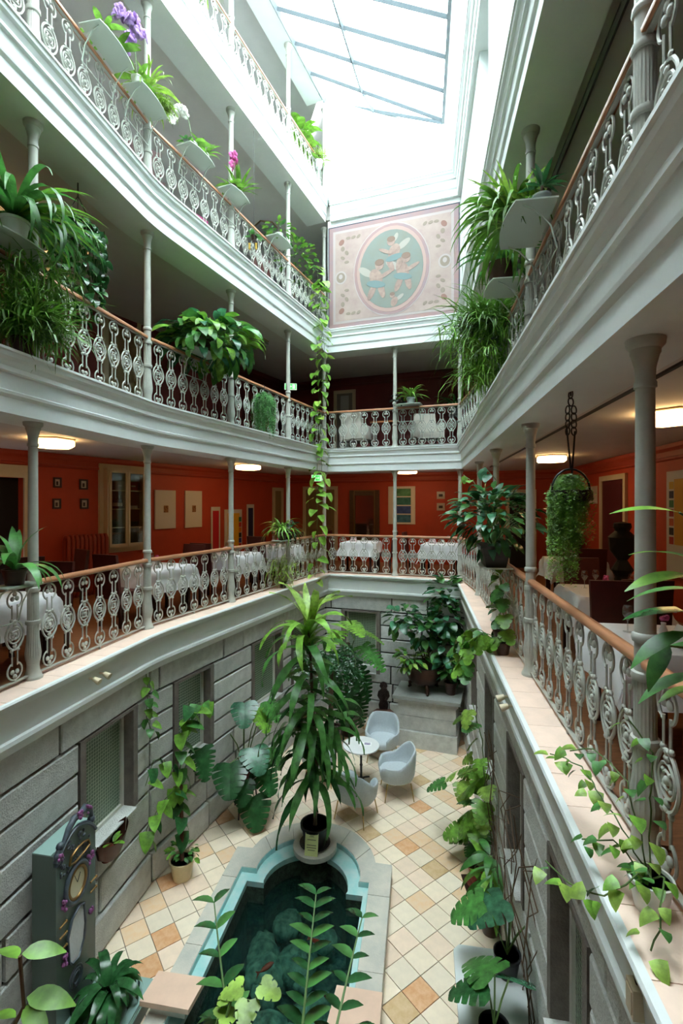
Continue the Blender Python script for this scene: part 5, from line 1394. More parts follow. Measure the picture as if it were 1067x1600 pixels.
def rosette(t, z, n, kind, L, W, m_, el=(15, 80), bend=(60, 130), seed=0, r0=0.02, azr=(0, 360), wav=0.0, variants=5, name='leaf', seg=7):
    q = random.Random(seed)
    vars_ = []
    for v in range(variants):
        e = el[0] + (el[1] - el[0]) * v / max(1, variants - 1); bd = bend[0] + (bend[1] - bend[0]) * q.random()
        vars_.append(leaf(kind, L, W, e, e - bd, m_, seg, seed=v + seed * 7, wav=wav, name=name))
    for i in range(n):
        az = R(azr[0] + ((i * 137.5) % 360) / 360 * (azr[1] - azr[0])) + q.uniform(-0.2, 0.2)
        put(vars_[(i * 3 + i // 5) % variants], t, (r0 * math.cos(az), r0 * math.sin(az), z), (q.uniform(-0.25, 0.25), q.uniform(-0.12, 0.12), az), q.uniform(0.7, 1.12), name)
def bush(t, c, rad, n, me_list, seed, up=0.2, name='leaf', inner=0.35, stem_from=None, az=None):
    """leaves spread through an ellipsoid, pointing outwards"""
    q = random.Random(seed); tips = []
    for i in range(n):
        while True:
            d = Vector((q.gauss(0, 1), q.gauss(0, 1), q.gauss(0, 1) + up)); 
            if d.length > 0.01: break
        d.normalize(); k = inner + (1 - inner) * q.random() ** 0.5
        p = Vector((c[0] + d.x * rad[0] * k, c[1] + d.y * rad[1] * k, c[2] + d.z * rad[2] * k))
        hz = math.atan2(d.y, d.x) + q.uniform(-0.5, 0.5); pitch = -math.asin(max(-1, min(1, d.z))) * 0.6 + q.uniform(0.0, 0.6)
        put(q.choice(me_list), t, p, (q.uniform(-0.5, 0.5), pitch, hz), q.uniform(0.75, 1.2), name); tips.append(p)
    if stem_from is not None:
        b_ = MB()
        for p in tips[::max(1, n // 22)]:
            s = Vector(stem_from); m_ = (s + p) / 2 + Vector((0, 0, 0.06)); b_.tube([s, m_, p], [0.007, 0.005, 0.003], 4, cap=False)
        stuff(b_.build('stem', STEM, t))
def vine(t, pts, me_list, step, seed, r=0.004, sc=(0.7, 1.2), name='leaf', side=0.06, face=None, m_=None, hang=0.6):
    q = random.Random(seed); P = [Vector(p) for p in pts]; fine = []
    for a, b in zip(P, P[1:]):
        k = max(2, int((b - a).length / 0.05))
        for i in range(k): fine.append(a.lerp(b, i / k) + Vector((q.uniform(-1, 1), q.uniform(-1, 1), q.uniform(-1, 1))) * 0.008)
    fine.append(P[-1]); MB().tube(fine, r, 5).build('stem', m_ or STEM, t, 60)
    L = sum((b - a).length for a, b in zip(P, P[1:])); n = max(2, int(L / step)); k = 0
    for i in range(n):
        s = (i + 0.6) / n * L
        for a, b in zip(P, P[1:]):
            l = (b - a).length
            if s <= l: p = a.lerp(b, s / l); break
            s -= l
        else: p = P[-1]
        hz = (face if face is not None else q.uniform(0, 6.28)) + (1 if i % 2 else -1) * q.uniform(0.3, 1.2)
        o = p + Vector((math.cos(hz), math.sin(hz), 0)) * side * q.uniform(0.3, 1.0)
        put(q.choice(me_list), t, o, (q.uniform(-0.5, 0.5), hang + q.uniform(-0.5, 0.5), hz), q.uniform(*sc), name)
def tuft(t, c, n, L, W, m_, seed, droop=1.0, spread=0.1, el=(20, 85), name='foliage', azr=(0, 360), zsp=0.0):
    """very fine foliage: hundreds of thin blades, one mesh"""
    q = random.Random(seed); b_ = MB()
    for i in range(n):
        az = R(q.uniform(*azr)); e = R(q.uniform(*el)); l = L * q.uniform(0.5, 1.1); w = W * q.uniform(0.6, 1.2)
        p = Vector((c[0] + q.gauss(0, spread), c[1] + q.gauss(0, spread), c[2] + q.uniform(-zsp, zsp))); vs = []; d = Vector((math.cos(az), math.sin(az), 0)); s = Vector((-d.y, d.x, 0)); k = 4
        tw = q.uniform(-0.6, 0.6); s = (s * math.cos(tw) + Vector((0, 0, 1)) * math.sin(tw))
        for j in range(k + 1):
            ww = w / 2 * (1 - (j / k) ** 2 * 0.95); vs += [p + s * ww, p - s * ww]
            a = e - droop * (j / k) * 1.6; p = p + (d * math.cos(a) + Vector((0, 0, math.sin(a)))) * (l / k)
        b_.add(vs, [(2 * j, 2 * j + 1, 2 * j + 3, 2 * j + 2) for j in range(k)])
    return stuff(b_.build(name, m_, t))
def feather(t, c, n, L, m_, seed, name='foliage', el=(30, 80), droop=1.4, spread=0.06, lf=0.03, azr=(0, 360), dens=40):
    """arching plumes set with tiny needles (asparagus fern), one mesh"""
    q = random.Random(seed); b_ = MB()
    for i in range(n):
        az = R(q.uniform(*azr)); e = R(q.uniform(*el)); l = L * q.uniform(0.55, 1.1)
        p = Vector((c[0] + q.gauss(0, spread), c[1] + q.gauss(0, spread), c[2])); d = Vector((math.cos(az), math.sin(az), 0)); k = dens
        for j in range(k):
            a = max(-1.5, e - droop * 1.7 * (j / k)); dirv = d * math.cos(a) + Vector((0, 0, math.sin(a))); p = p + dirv * (l / k)
            for z_ in range(2):
                v = Vector((q.uniform(-1, 1), q.uniform(-1, 1), q.uniform(-0.7, 0.7))).normalized() * lf * q.uniform(0.6, 1.2); o = v.orthogonal().normalized() * lf * 0.16
                b_.add([p - o, p + o, p + v], [(0, 1, 2)])
    return stuff(b_.build(name, m_, t))
NM = lambda fc, u, d: fc.at(fc.s_at_u(u), d, 0)
def shelf(p, ang, L, D, z, label):
    """curved metal plant shelf hooked over a handrail; local x along the rail, -y out into the court"""
    t = thing('plant_shelf', label, 'shelf', (p[0], p[1], z), ang, 'metal plant shelves on the railings')
    n = 8; vs = []
    for k in range(2):
        for i in range(n + 1):
            x = -L / 2 + L * i / n; vs.append((x, -0.055, k * 0.012)); vs.append((x, -0.055 - D * (0.86 + 0.14 * math.sin(math.pi * i / n) ** 0.8), k * 0.012))
    m = 2 * (n + 1); fs = []
    for i in range(n):
        a = 2 * i; fs.append((a, a + 2, a + 3, a + 1)); fs.append((m + a, m + a + 1, m + a + 3, m + a + 2)); fs.append((a + 1, a + 3, m + a + 3, m + a + 1)); fs.append((a, m + a, m + a + 2, a + 2))
    fs += [(0, 1, m + 1, m), (m - 2, 2 * m - 2, 2 * m - 1, m - 1)]
    MB().add(vs, fs).build('plate', SHELFM, t)
    for sx in (-1, 1):
        x = sx * (L / 2 - 0.05); MB().tube([(x, -0.055 - D * 0.7, -0.006), (x, -0.055 - D * 0.45, -0.05), (x, -0.10, -0.18), (x, -0.055, -0.36)], 0.007, 6).build('bracket', SHELFM, t, 60)
    MB().tube([(-L / 2 + 0.05, -0.055, -0.36), (L / 2 - 0.05, -0.055, -0.36)], 0.006, 6).build('lower_bar', SHELFM, t, 60)
    return t
def local(p, ang, x, y): return (p[0] + math.cos(ang) * x - math.sin(ang) * y, p[1] + math.sin(ang) * x + math.cos(ang) * y)
def plant(name, label, p, z, rz=0.0, cat='plant', group=None): return thing(name, label, cat, (p[0], p[1], z), rz, group)
RL = [Face(o30[0], o30[1]), Face(o30[1], o30[2]), Face(o30[2], o30[3]), Face(o30[3], o30[4])]
RH = 0.965
# ---------------- third-floor left shelves
SH = [(0, 146, 0.62, 'third-floor plant shelf with purple orchids, first from the left'), (0, 208, 0.60, 'third-floor plant shelf with a spider plant, second from the left'),
      (1, 291, 0.58, 'third-floor plant shelf with white orchids, third from the left'), (1, 352, 0.56, 'third-floor plant shelf with a palm, fourth from the left'), (1, 424, 0.60, 'third-floor plant shelf with a leafy white pot, nearest the mural')]
shelfp = []
for seg, u, L, lb in SH:
    p = NM(RL[seg], u, 0.0); a = RL[seg].ang; shelf(p, a, L, 0.30, ZL[3] + RH, lb); shelfp.append((p, a))
SZ = ZL[3] + RH + 0.013
def on_shelf(i, x, y=-0.20): return local(shelfp[i][0], shelfp[i][1], x, y)
def orchid(p, z, label, petal, m_p, n_fl, seed, lean, hs=1.0):
    t = plant('potted_orchid', label, p, z, 0, group='orchids on the third floor'); pot(t, 0.07, 0.11, m_p); q = random.Random(seed)
    rosette(t, 0.10, 7, 'oval', 0.28, 0.085, LG, (10, 50), (40, 80), seed, variants=3, seg=5)
    pm = mat('petal_%d' % seed, petal, 0.6, transl=0.3, vary=0.1)
    pts = [(0, 0, 0.1), (lean[0] * 0.3, lean[1] * 0.3, 0.42), (lean[0] * 0.7, lean[1] * 0.7, 0.60), (lean[0] * 1.3, lean[1] * 1.3, 0.56), (lean[0] * 1.9, lean[1] * 1.9, 0.36)]
    pts = [(a, b, 0.1 + (c - 0.1) * hs) for a, b, c in pts]
    MB().tube(pts, 0.005, 5).build('flower_stem', STEM, t, 60)
    b_ = MB()
    for k in range(5):
        a = 2 * math.pi * k / 5; b_.ball((0.036 * math.cos(a), 0, 0.036 * math.sin(a)), (0.034, 0.009, 0.031), 7, 4)
    fm = b_.mesh('flower', pm, 60)
    for i in range(n_fl):
        s = 0.45 + 0.55 * i / n_fl; k = min(3, int(s * 4)); pp = Vector(pts[k]).lerp(Vector(pts[k + 1]), s * 4 - k)
        put(fm, t, pp + Vector((q.uniform(-.03, .03), q.uniform(-.03, .03), q.uniform(-.03, .03))), (q.uniform(-.5, .5), 0, q.uniform(0, 6)), 1.0, 'flower')
orchid(on_shelf(0, -0.10), SZ, 'orchid with violet flower sprays in a grey pot, top left shelf', (200, 164, 224), GREYP, 30, 1, (0.20, 0.12), 0.55)
t = plant('bromeliad', 'broad-leaved green plant beside the violet orchid, top left shelf', on_shelf(0, 0.14), SZ); pot(t, 0.06, 0.09, GREYP); rosette(t, 0.08, 9, 'oval', 0.26, 0.09, LG, (20, 70), (40, 90), 4, variants=3)
t = plant('spider_plant', 'striped spider plant arching over the second shelf of the third floor', on_shelf(1, -0.02), SZ); pot(t, 0.07, 0.11, WHITEP); rosette(t, 0.10, 40, 'strap', 0.52, 0.028, YG, (25, 85), (70, 150), 5)
t = plant('curly_fern', 'bright curly green plant hanging from the front of the second shelf', on_shelf(1, 0.20, -0.26), SZ); pot(t, 0.05, 0.07, WHITEP); tuft(t, (0, 0, 0.06), 260, 0.24, 0.014, YG, 6, 1.5, 0.06)
orchid(on_shelf(1, -0.22), SZ, 'small violet orchid at the left end of the second shelf', (190, 150, 216), WHITEP, 8, 7, (-0.06, -0.03))
orchid(on_shelf(2, -0.10), SZ, 'white orchid with a tall flower spray on the third shelf', (236, 234, 232), WHITEP, 15, 8, (-0.16, -0.05))
t = plant('bromeliad', 'light green bromeliad in a white pot on the third shelf', on_shelf(2, 0.17), SZ); pot(t, 0.075, 0.13, WHITEP); rosette(t, 0.12, 16, 'strap', 0.34, 0.045, LG, (25, 75), (50, 110), 9)
t = plant('small_foliage_plant', 'low dark foliage plant at the left end of the third shelf', on_shelf(2, -0.24), SZ); pot(t, 0.045, 0.06, GREYP); rosette(t, 0.05, 8, 'oval', 0.13, 0.05, MG, (5, 50), (20, 60), 10, variants=3)
t = plant('parlour_palm', 'upright parlour palm in a striped pot on the fourth shelf', on_shelf(3, 0.10), SZ); pot(t, 0.07, 0.11, mat('striped_pot', (90, 88, 84), 0.5, rgb2=(210, 210, 205), vscale=30, stretch=(0.1, 0.1, 3)))
rosette(t, 0.1, 26, 'lance', 0.42, 0.045, LG, (35, 85), (30, 70), 11)
orchid(on_shelf(3, -0.08), SZ, 'pink flowering plant in front of the palm, fourth shelf', (206, 90, 160), BROWNP, 8, 12, (0.02, -0.02))
t = plant('leafy_pot_plant', 'leafy green plant in a round white pot on the shelf nearest the mural', on_shelf(4, -0.05), SZ); pot(t, 0.08, 0.12, WHITEP)
bush(t, (0, 0, 0.2), (0.28, 0.2, 0.15), 60, [leaf('oval', 0.13, 0.06, 20, -30, LG, 5), leaf('oval', 0.12, 0.05, 20, -40, MG, 5)], 13, name='leaf')
p = NM(RL[1], 388, 0.12); t = plant('hanging_plant', 'small pitcher plant in a hanging pot beside the fourth shelf', p, 9.95)
pot(t, 0.06, 0.09, BROWNP); rosette(t, 0.08, 9, 'oval', 0.22, 0.07, MG, (-10, 60), (20, 70), 14, variants=4); MB().tube([(0, 0, 0.08), (0, 0, 2.02)], 0.003, 4).build('cord', IRON_DK, t)
for k in range(2): MB().lathe([(0.004, -0.20), (0.022, -0.17), (0.018, -0.10), (0.026, -0.08)], 8, c=(0.05 - 0.12 * k, -0.06, 0)).build('pitcher', mat('pitcher_yellow', (186, 150, 60), 0.5), t, 50)
# ---------------- third- and fourth-floor corner plants
p = NM(RL[1], 474, -0.25); t = plant('leafy_shrub', 'small-leaved green shrub on the third floor beside the mural', p, ZL[3] + 0.0); pot(t, 0.17, 0.32, BROWNP)
MB().tube([(0, 0, 0.3), (0.02, 0, 0.8)], 0.02, 6).build('trunk', TRUNK, t); bush(t, (0.08, -0.15, 1.2), (0.45, 0.42, 0.55), 240, [leaf('oval', 0.12, 0.06, 15, -30, LG, 5), leaf('oval', 0.10, 0.05, 15, -30, MG, 5)], 15, name='leaf')
p = NM(RL[1], 484, -0.2); t = plant('broadleaf_plant', 'broad-leaved plant behind the top-floor railing in the far corner', p, ZL[4]); pot(t, 0.15, 0.28, WHITEP)
MB().tube([(0, 0, 0.25), (0, 0, 0.9)], 0.018, 6).build('trunk', TRUNK, t)
for k in range(3): rosette(t, 0.85 + 0.30 * k, 8, 'oval', 0.55, 0.19, LG, (10, 70), (40, 90), 16 + k, variants=3)
p = NM(RL[1], 492, 0.1); t = plant('trailing_plant', 'light green trailer spilling over the top-floor railing in the far corner', p, ZL[4] + 0.1)
tuft(t, (0, 0, 0.75), 130, 0.5, 0.018, YG, 20, 1.3, 0.10); pot(t, 0.1, 0.16, WHITEP, 0.55)
MB().tube([(0, -0.02, 0.0), (0, -0.02, 0.56)], 0.02, 8).build('stand', SHELFM, t)
# creeper down the far left corner, from the third floor to the court
t = plant('hanging_creeper', 'long leafy creeper hanging from the third floor down the far left corner', (-0.42, 11.42), ZL[3])
HL = [leaf('heart', 0.24, 0.19, 10, -35, LG, 6, seed=s_) for s_ in (1, 2)] + [leaf('heart', 0.20, 0.16, 15, -30, YG, 6, seed=3)]
vine(t, [(-0.05, 0.2, 0.95), (-0.05, -0.05, 0.95), (-0.06, -0.1, 0.2), (-0.02, -0.1, -1.0), (-0.12, -0.12, -2.6), (-0.16, -0.1, -4.0), (-0.14, -0.12, -5.2), (-0.22, -0.14, -6.2)], HL, 0.125, 21, 0.006, (0.75, 1.25), face=R(-90), hang=0.7, side=0.16)
vine(t, [(-0.28, 0.35, 1.5), (-0.15, 0.0, 1.25), (-0.10, -0.1, 0.5), (0.02, -0.12, -0.6), (0.0, -0.12, -1.7)], HL, 0.10, 22, 0.005, (0.7, 1.1), face=R(-90), hang=0.7, side=0.16)
vine(t, [(-0.1, 0.2, 0.95), (-0.12, -0.05, 0.9), (-0.16, -0.1, -0.4), (-0.05, -0.1, -3.0), (-0.02, -0.1, -4.4)], HL, 0.16, 23, 0.005, (0.7, 1.1), face=R(-70), hang=0.7, side=0.16)
# ---------------- second floor, left
SZ2 = ZL[2] + RH + 0.013
p = NM(RL[0], -8, 0.0); shelf(p, RL[0].ang, 0.55, 0.30, ZL[2] + RH, 'second-floor plant shelf at the left picture edge'); pp = local(p, RL[0].ang, 0, -0.20)
t = plant('spider_plant', 'big spider plant with long arching leaves, second floor, left picture edge', pp, SZ2); pot(t, 0.12, 0.18, WHITEP)
rosette(t, 0.2, 64, 'strap', 0.92, 0.055, MG, (20, 72), (125, 175), 24, seg=10); rosette(t, 0.2, 30, 'strap', 0.85, 0.035, LG, (25, 55), (60, 105), 25, azr=(-20, 110), seg=9)
p = NM(RL[0], 16, 0.14); t = plant('bamboo_grass', 'bushy fine-leaved grass hanging outside the second-floor rail, left picture edge', p, ZL[2] + 0.02)
pot(t, 0.10, 0.16, BROWNP); tuft(t, (0.02, 0, 0.2), 620, 0.62, 0.02, FG, 26, 1.0, 0.12, (10, 88)); tuft(t, (0.05, 0, 0.45), 620, 0.42, 0.018, FG, 27, 1.5, 0.16, (-40, 80), zsp=0.35)
p = (-3.05, 5.60); t = plant('hanging_ivy', 'dark ivy spilling from a basket hung by chains, second-floor left', p, 8.25)
MB().lathe([(0.08, -0.12), (0.17, -0.02), (0.19, 0.06), (0.17, 0.06), (0.15, 0.02)], 16).build('basket', BROWNP, t, 50)
for k in range(3): a = R(120 * k); MB().tube([(0.17 * math.cos(a), 0.17 * math.sin(a), 0.05), (0, 0, 0.42)], 0.005, 5).build('chain', IRON_DK, t)
MB().tube([(0, 0, 0.42), (0, 0, 0.57)], 0.008, 5).build('hook', IRON_DK, t)
IV = [leaf('heart', 0.085, 0.08, 5, -30, DG, 5, seed=s_) for s_ in (1, 2)] + [leaf('heart', 0.08, 0.075, 5, -30, MG, 5, seed=4)]
q = random.Random(28)
for k in range(26):
    a = 2 * math.pi * k / 26; r_ = 0.20 + q.uniform(0, 0.05); l = q.uniform(0.5, 1.0)
    pts = [(0.1 * math.cos(a), 0.1 * math.sin(a), 0.08), (r_ * math.cos(a), r_ * math.sin(a), 0.06), (r_ * math.cos(a) * 1.1, r_ * math.sin(a) * 1.1, -0.3), (r_ * math.cos(a), r_ * math.sin(a), -l)]
    vine(t, pts, IV, 0.085, 30 + k, 0.003, (0.9, 1.5), face=a, hang=1.0)
p = NM(RL[1], 300, 0.0); shelf(p, RL[1].ang, 0.60, 0.30, ZL[2] + RH, 'second-floor plant shelf under the peace lily'); pp = local(p, RL[1].ang, 0.1, -0.18)
t = plant('peace_lily', 'large peace lily with drooping broad leaves over the second-floor left railing', pp, SZ2); pot(t, 0.14, 0.2, BROWNP)
PL = [leaf('oval', 0.36, 0.15, 15, -75, m_, 7, seed=s_, wav=0.03) for s_, m_ in ((1, MG), (2, LG))] + [leaf('oval', 0.30, 0.12, 20, -60, BG, 7, seed=3)]
bush(t, (0.05, 0, 0.20), (0.66, 0.5, 0.30), 210, PL, 52, up=0.4, stem_from=(0, 0, 0.15)); rosette(t, 0.25, 16, 'oval', 0.42, 0.13, LG, (45, 85), (30, 60), 53, variants=4)
MB().tube([(0, 0, 0.2), (-0.3, -0.05, 0.52)], 0.004, 5).build('flower_stem', STEM, t); put(leaf('oval', 0.14, 0.06, 70, 40, mat('white_spathe', (232, 226, 222), 0.5, transl=0.2), 5), t, (-0.3, -0.05, 0.5), (0, 0, R(100)), 1, 'white_flower')
p = NM(RL[1], 404, 0.10); t = plant('asparagus_fern', 'feathery asparagus fern hanging outside the second-floor left railing', p, ZL[2] + 0.62); pot(t, 0.10, 0.15, BROWNP)
MB().tube([(0, 0.1, 0.12), (0, 0.13, 0.36)], 0.006, 5).build('hook', IRON_DK, t)
ASP = leafmat('asparagus_green', (96, 156, 84)); FERN2 = t
# second floor back and right corner
p = NM(RL[2], 640, 0.0); shelf(p, RL[2].ang, 0.62, 0.28, ZL[2] + RH, 'second-floor plant shelf on the back railing')
t = plant('spider_plant', 'spider plant on the second-floor back railing, right of the middle column', local(p, RL[2].ang, 0.06, -0.18), SZ2); pot(t, 0.1, 0.15, GREYP); rosette(t, 0.15, 34, 'strap', 0.50, 0.04, LG, (30, 85), (70, 140), 55)
t = plant('dark_foliage_plant', 'blackish small-leaved plant on the second-floor back railing shelf', local(p, RL[2].ang, -0.22, -0.2), SZ2); pot(t, 0.07, 0.1, BROWNP); bush(t, (0, 0, 0.14), (0.16, 0.14, 0.12), 40, [leaf('oval', 0.09, 0.05, 10, -30, BK, 4)], 56)
p = NM(RL[3], 724, 0.02); shelf(p, RL[3].ang, 0.6, 0.3, ZL[2] + RH, 'second-floor plant shelf in the far right corner')
t = plant('spider_plant', 'dense arching spider plant in the far right corner of the second floor', local(p, RL[3].ang, 0, -0.20), SZ2); pot(t, 0.11, 0.16, GREYP); rosette(t, 0.17, 64, 'strap', 0.66, 0.035, MG, (30, 85), (90, 160), 57)
# second floor right, big shelf
p = NM(RL[3], 866, 0.0); sp = onseg(3, 3.98); shelf(sp, RL[3].ang, 0.72, 0.36, ZL[2] + RH, 'large second-floor plant shelf on the right railing, seen from below')
A_R = RL[3].ang
t = plant('boxwood_ball', 'round bright green small-leaved plant on the large right shelf', local(sp, A_R, -0.06, -0.20), SZ2); pot(t, 0.10, 0.12, BLACKP); bush(t, (0, 0, 0.17), (0.16, 0.16, 0.13), 190, [leaf('oval', 0.045, 0.035, 20, -10, YG, 4), leaf('oval', 0.045, 0.035, 20, -10, LG, 4)], 58, up=0.6)
t = plant('dracaena', 'dark leaved dracaena on the large right shelf next to the railing', local(sp, A_R, 0.2, -0.14), SZ2); pot(t, 0.07, 0.1, GREYP); MB().tube([(0, 0, 0.09), (0, 0, 0.18)], 0.01, 6).build('trunk', TRUNK, t); rosette(t, 0.18, 14, 'lance', 0.20, 0.045, DG, (0, 75), (20, 50), 59, variants=4)
t = plant('spider_plant', 'large spider plant with long leaves falling left from the right-hand shelf', local(sp, A_R, -0.30, -0.26), SZ2); pot(t, 0.10, 0.15, BLACKP)
rosette(t, 0.16, 70, 'strap', 0.72, 0.04, FG, (30, 80), (120, 175), 60, azr=(60, 280), seg=9); rosette(t, 0.16, 26, 'strap', 0.55, 0.036, YG, (30, 85), (40, 85), 61, azr=(60, 280), seg=8)
sp2 = onseg(3, 5.15); shelf(sp2, A_R, 0.5, 0.34, ZL[2] + RH, 'smaller second-floor plant shelf carrying the brown pot, right railing')
t = plant('brown_pot_plant', 'spider plant in a glossy brown pot behind the large right shelf', local(sp2, A_R, 0.0, -0.22), SZ2); pot(t, 0.16, 0.24, BROWNP, rim=False); rosette(t, 0.26, 40, 'strap', 0.62, 0.035, MG, (20, 85), (100, 165), 62, seg=8)
sp3 = onseg(3, 6.35); shelf(sp3, A_R, 0.5, 0.34, ZL[2] + 0.62, 'low second-floor plant shelf carrying the bamboo grass, right railing')
t = plant('bamboo_grass', 'fine-leaved bamboo grass cascading outside the right second-floor railing', local(sp3, A_R, 0, -0.2), ZL[2] + 0.634); pot(t, 0.12, 0.18, GREYP)
tuft(t, (-0.04, -0.08, 0.30), 760, 0.78, 0.021, FG, 63, 1.05, 0.14, (0, 88)); tuft(t, (-0.02, -0.08, 0.0), 700, 0.62, 0.02, LG, 64, 1.35, 0.18, (-40, 60), zsp=0.4)
sp4 = sp
# ---------------- first floor rails
p = NM(RL[1], 431, 0.0); shelf(p, RL[1].ang, 0.55, 0.28, ZL[1] + RH, 'first-floor plant shelf on the left railing by the third bay'); pp = local(p, RL[1].ang, -0.06, -0.18)
t = plant('spider_plant', 'spider plant arching over the first-floor left railing', pp, ZL[1] + RH + 0.013); pot(t, 0.1, 0.14, BROWNP); rosette(t, 0.15, 60, 'strap', 0.58, 0.03, LG, (25, 85), (100, 165), 65, seg=8)
t = plant('dark_foliage_plant', 'dark purple-green plant beside the spider plant, first-floor left railing', local(p, RL[1].ang, 0.2, -0.16), ZL[1] + RH + 0.013); pot(t, 0.08, 0.12, BROWNP); bush(t, (0, 0, 0.18), (0.24, 0.2, 0.2), 80, [leaf('oval', 0.12, 0.06, 10, -40, BK, 5), leaf('oval', 0.12, 0.06, 10, -40, BG, 5)], 66)
t = plant('trailing_spider_plant', 'yellowish trailing runners hanging below the first-floor left railing', local(p, RL[1].ang, 0.0, -0.17), ZL[1] + 0.002); pot(t, 0.08, 0.14, BROWNP); tuft(t, (0, -0.06, 0.35), 130, 0.5, 0.014, YG, 67, 1.3, 0.14, (-30, 60), zsp=0.25)
p = NM(RL[0], 2, -0.02); shelf(p, RL[0].ang, 0.4, 0.26, ZL[1] + RH, 'first-floor plant shelf at the left picture edge')
t = plant('aspidistra', 'dark glossy arching leaves over the first-floor rail, left picture edge', local(p, RL[0].ang, 0, -0.16), ZL[1] + RH + 0.013); pot(t, 0.1, 0.14, BROWNP); rosette(t, 0.14, 18, 'lance', 0.50, 0.085, MG, (20, 80), (60, 120), 68)
# right first-floor planter
sp = onseg(3, 5.72); shelf(sp, A_R, 0.62, 0.34, ZL[1] + RH, 'first-floor plant shelf under the black planter box, right railing')
t = plant('planter_bush', 'dense dark-leaved bush in a black planter box on the right railing', local(sp, A_R, 0, -0.24), ZL[1] + RH + 0.013, A_R)
b_ = MB(); b_.add([(-0.24, -0.10, 0), (0.24, -0.10, 0), (0.24, 0.12, 0), (-0.24, 0.12, 0), (-0.31, -0.15, 0.24), (0.31, -0.15, 0.24), (0.31, 0.16, 0.24), (-0.31, 0.16, 0.24)], [(3, 2, 1, 0), (0, 1, 5, 4), (1, 2, 6, 5), (2, 3, 7, 6), (3, 0, 4, 7), (4, 5, 6, 7)]); pb = b_.build('planter_box', BLACKP, t)
MB().box((0, 0, 0.235), (0.65, 0.34, 0.03)).build('planter_rim', BLACKP, t)
bush(t, (0.0, 0.0, 0.56), (0.52, 0.46, 0.36), 290, [leaf('lance', 0.22, 0.085, 20, -35, BG, 6, seed=1), leaf('lance', 0.20, 0.08, 15, -45, DG, 6, seed=2), leaf('lance', 0.17, 0.07, 15, -30, MG, 6, seed=3)], 69, up=0.3, stem_from=(0, 0, 0.22))
t = plant('climbing_vine', 'light green climber reaching up beside the right columns above the planter bush', local(sp, A_R, -0.35, -0.10), ZL[1] + 0.0)
pot(t, 0.09, 0.14, BROWNP); KL = [leaf('oval', 0.17, 0.12, 10, -30, LG, 6, seed=1), leaf('oval', 0.16, 0.11, 10, -35, MG, 6, seed=2), leaf('oval', 0.17, 0.12, 0, -45, BG, 6, seed=5)]
vine(t, [(0, 0, 0.1), (0.02, 0.05, 1.0), (0.05, 0.1, 1.6), (0.0, 0.15, 2.0), (-0.10, 0.3, 2.2)], KL, 0.06, 70, 0.006, (0.8, 1.3), face=R(200), hang=0.5)
vine(t, [(0.02, 0.05, 1.2), (-0.1, 0.2, 1.7), (-0.22, 0.4, 2.0), (-0.3, 0.6, 2.1)], KL, 0.08, 71, 0.005, (0.7, 1.2), face=R(200), hang=0.5)
t = plant('grape_ivy', 'grape ivy with lobed leaves trailing over the right ledge below the planter', local(sp, A_R, 0.25, -0.16), ZL[1] + 0.0); pot(t, 0.09, 0.14, BROWNP)
GI = [monstera(0.17, LG, 1, 3, 0.3, 0.7), monstera(0.15, MG, 2, 3, 0.3, 0.7), monstera(0.16, LG, 3, 3, 0.4, 0.75)]
vine(t, [(0, 0, 0.12), (0.0, -0.02, 0.6), (-0.05, -0.1, 0.85)], GI, 0.09, 72, 0.005, (0.7, 1.1), face=R(220))
vine(t, [(0, 0, 0.15), (-0.25, 0.0, 0.22), (-0.40, 0.05, 0.05), (-0.42, 0.0, -0.22)], GI, 0.06, 73, 0.005, (0.8, 1.3), face=R(215), hang=0.9)
vine(t, [(0, 0, 0.15), (-0.22, 0.25, 0.22), (-0.38, 0.45, 0.05), (-0.40, 0.5, -0.25)], GI, 0.07, 74, 0.005, (0.8, 1.2), face=R(205), hang=0.9)
# hanging fern with iron ring chain
t = plant('hanging_fern', 'feathery green fern spilling from an iron bowl hung on a ring chain', (1.63, 3.44), 5.16)
BOWLI = mat('black_iron_bowl', (24, 22, 26), 0.45)
MB().lathe([(0.08, -0.07), (0.13, -0.03), (0.14, 0.04), (0.13, 0.04), (0.12, -0.02)], 20).build('bowl', BOWLI, t, 50)
MB().tube([(0.135 * math.cos(R(a)), 0.0, 0.04 + 0.15 * math.sin(R(a))) for a in range(0, 181, 15)], 0.008, 6).build('bowl_handle', BOWLI, t, 60)
MB().tube([(0, 0, 0.19), (-0.03, 0, 0.50)], 0.007, 6).build('rod', BOWLI, t); MB().tube([(0, 0, 0.05), (0.03, 0, 0.46)], 0.007, 6).build('rod', BOWLI, t)
for k in range(10):
    zc = 0.46 + 0.05 * (k // 2) if k < 8 else 0.46 + 0.052 * (k - 4); xc = (-0.022 if k % 2 else 0.022) if k < 8 else 0; an = R(25 + 70 * (k % 2))
    MB().tube([(xc + 0.026 * math.cos(R(a)) * math.cos(an), 0.026 * math.cos(R(a)) * math.sin(an), zc + 0.03 * math.sin(R(a))) for a in range(0, 360, 30)], 0.005, 5, closed=True).build('chain_ring', BOWLI, t, 60)
MB().tube([(0, 0, 0.71), (0, 0, 0.745)], 0.006, 5).build('hook', BOWLI, t)
FGR = leafmat('fern_green', (122, 176, 60))
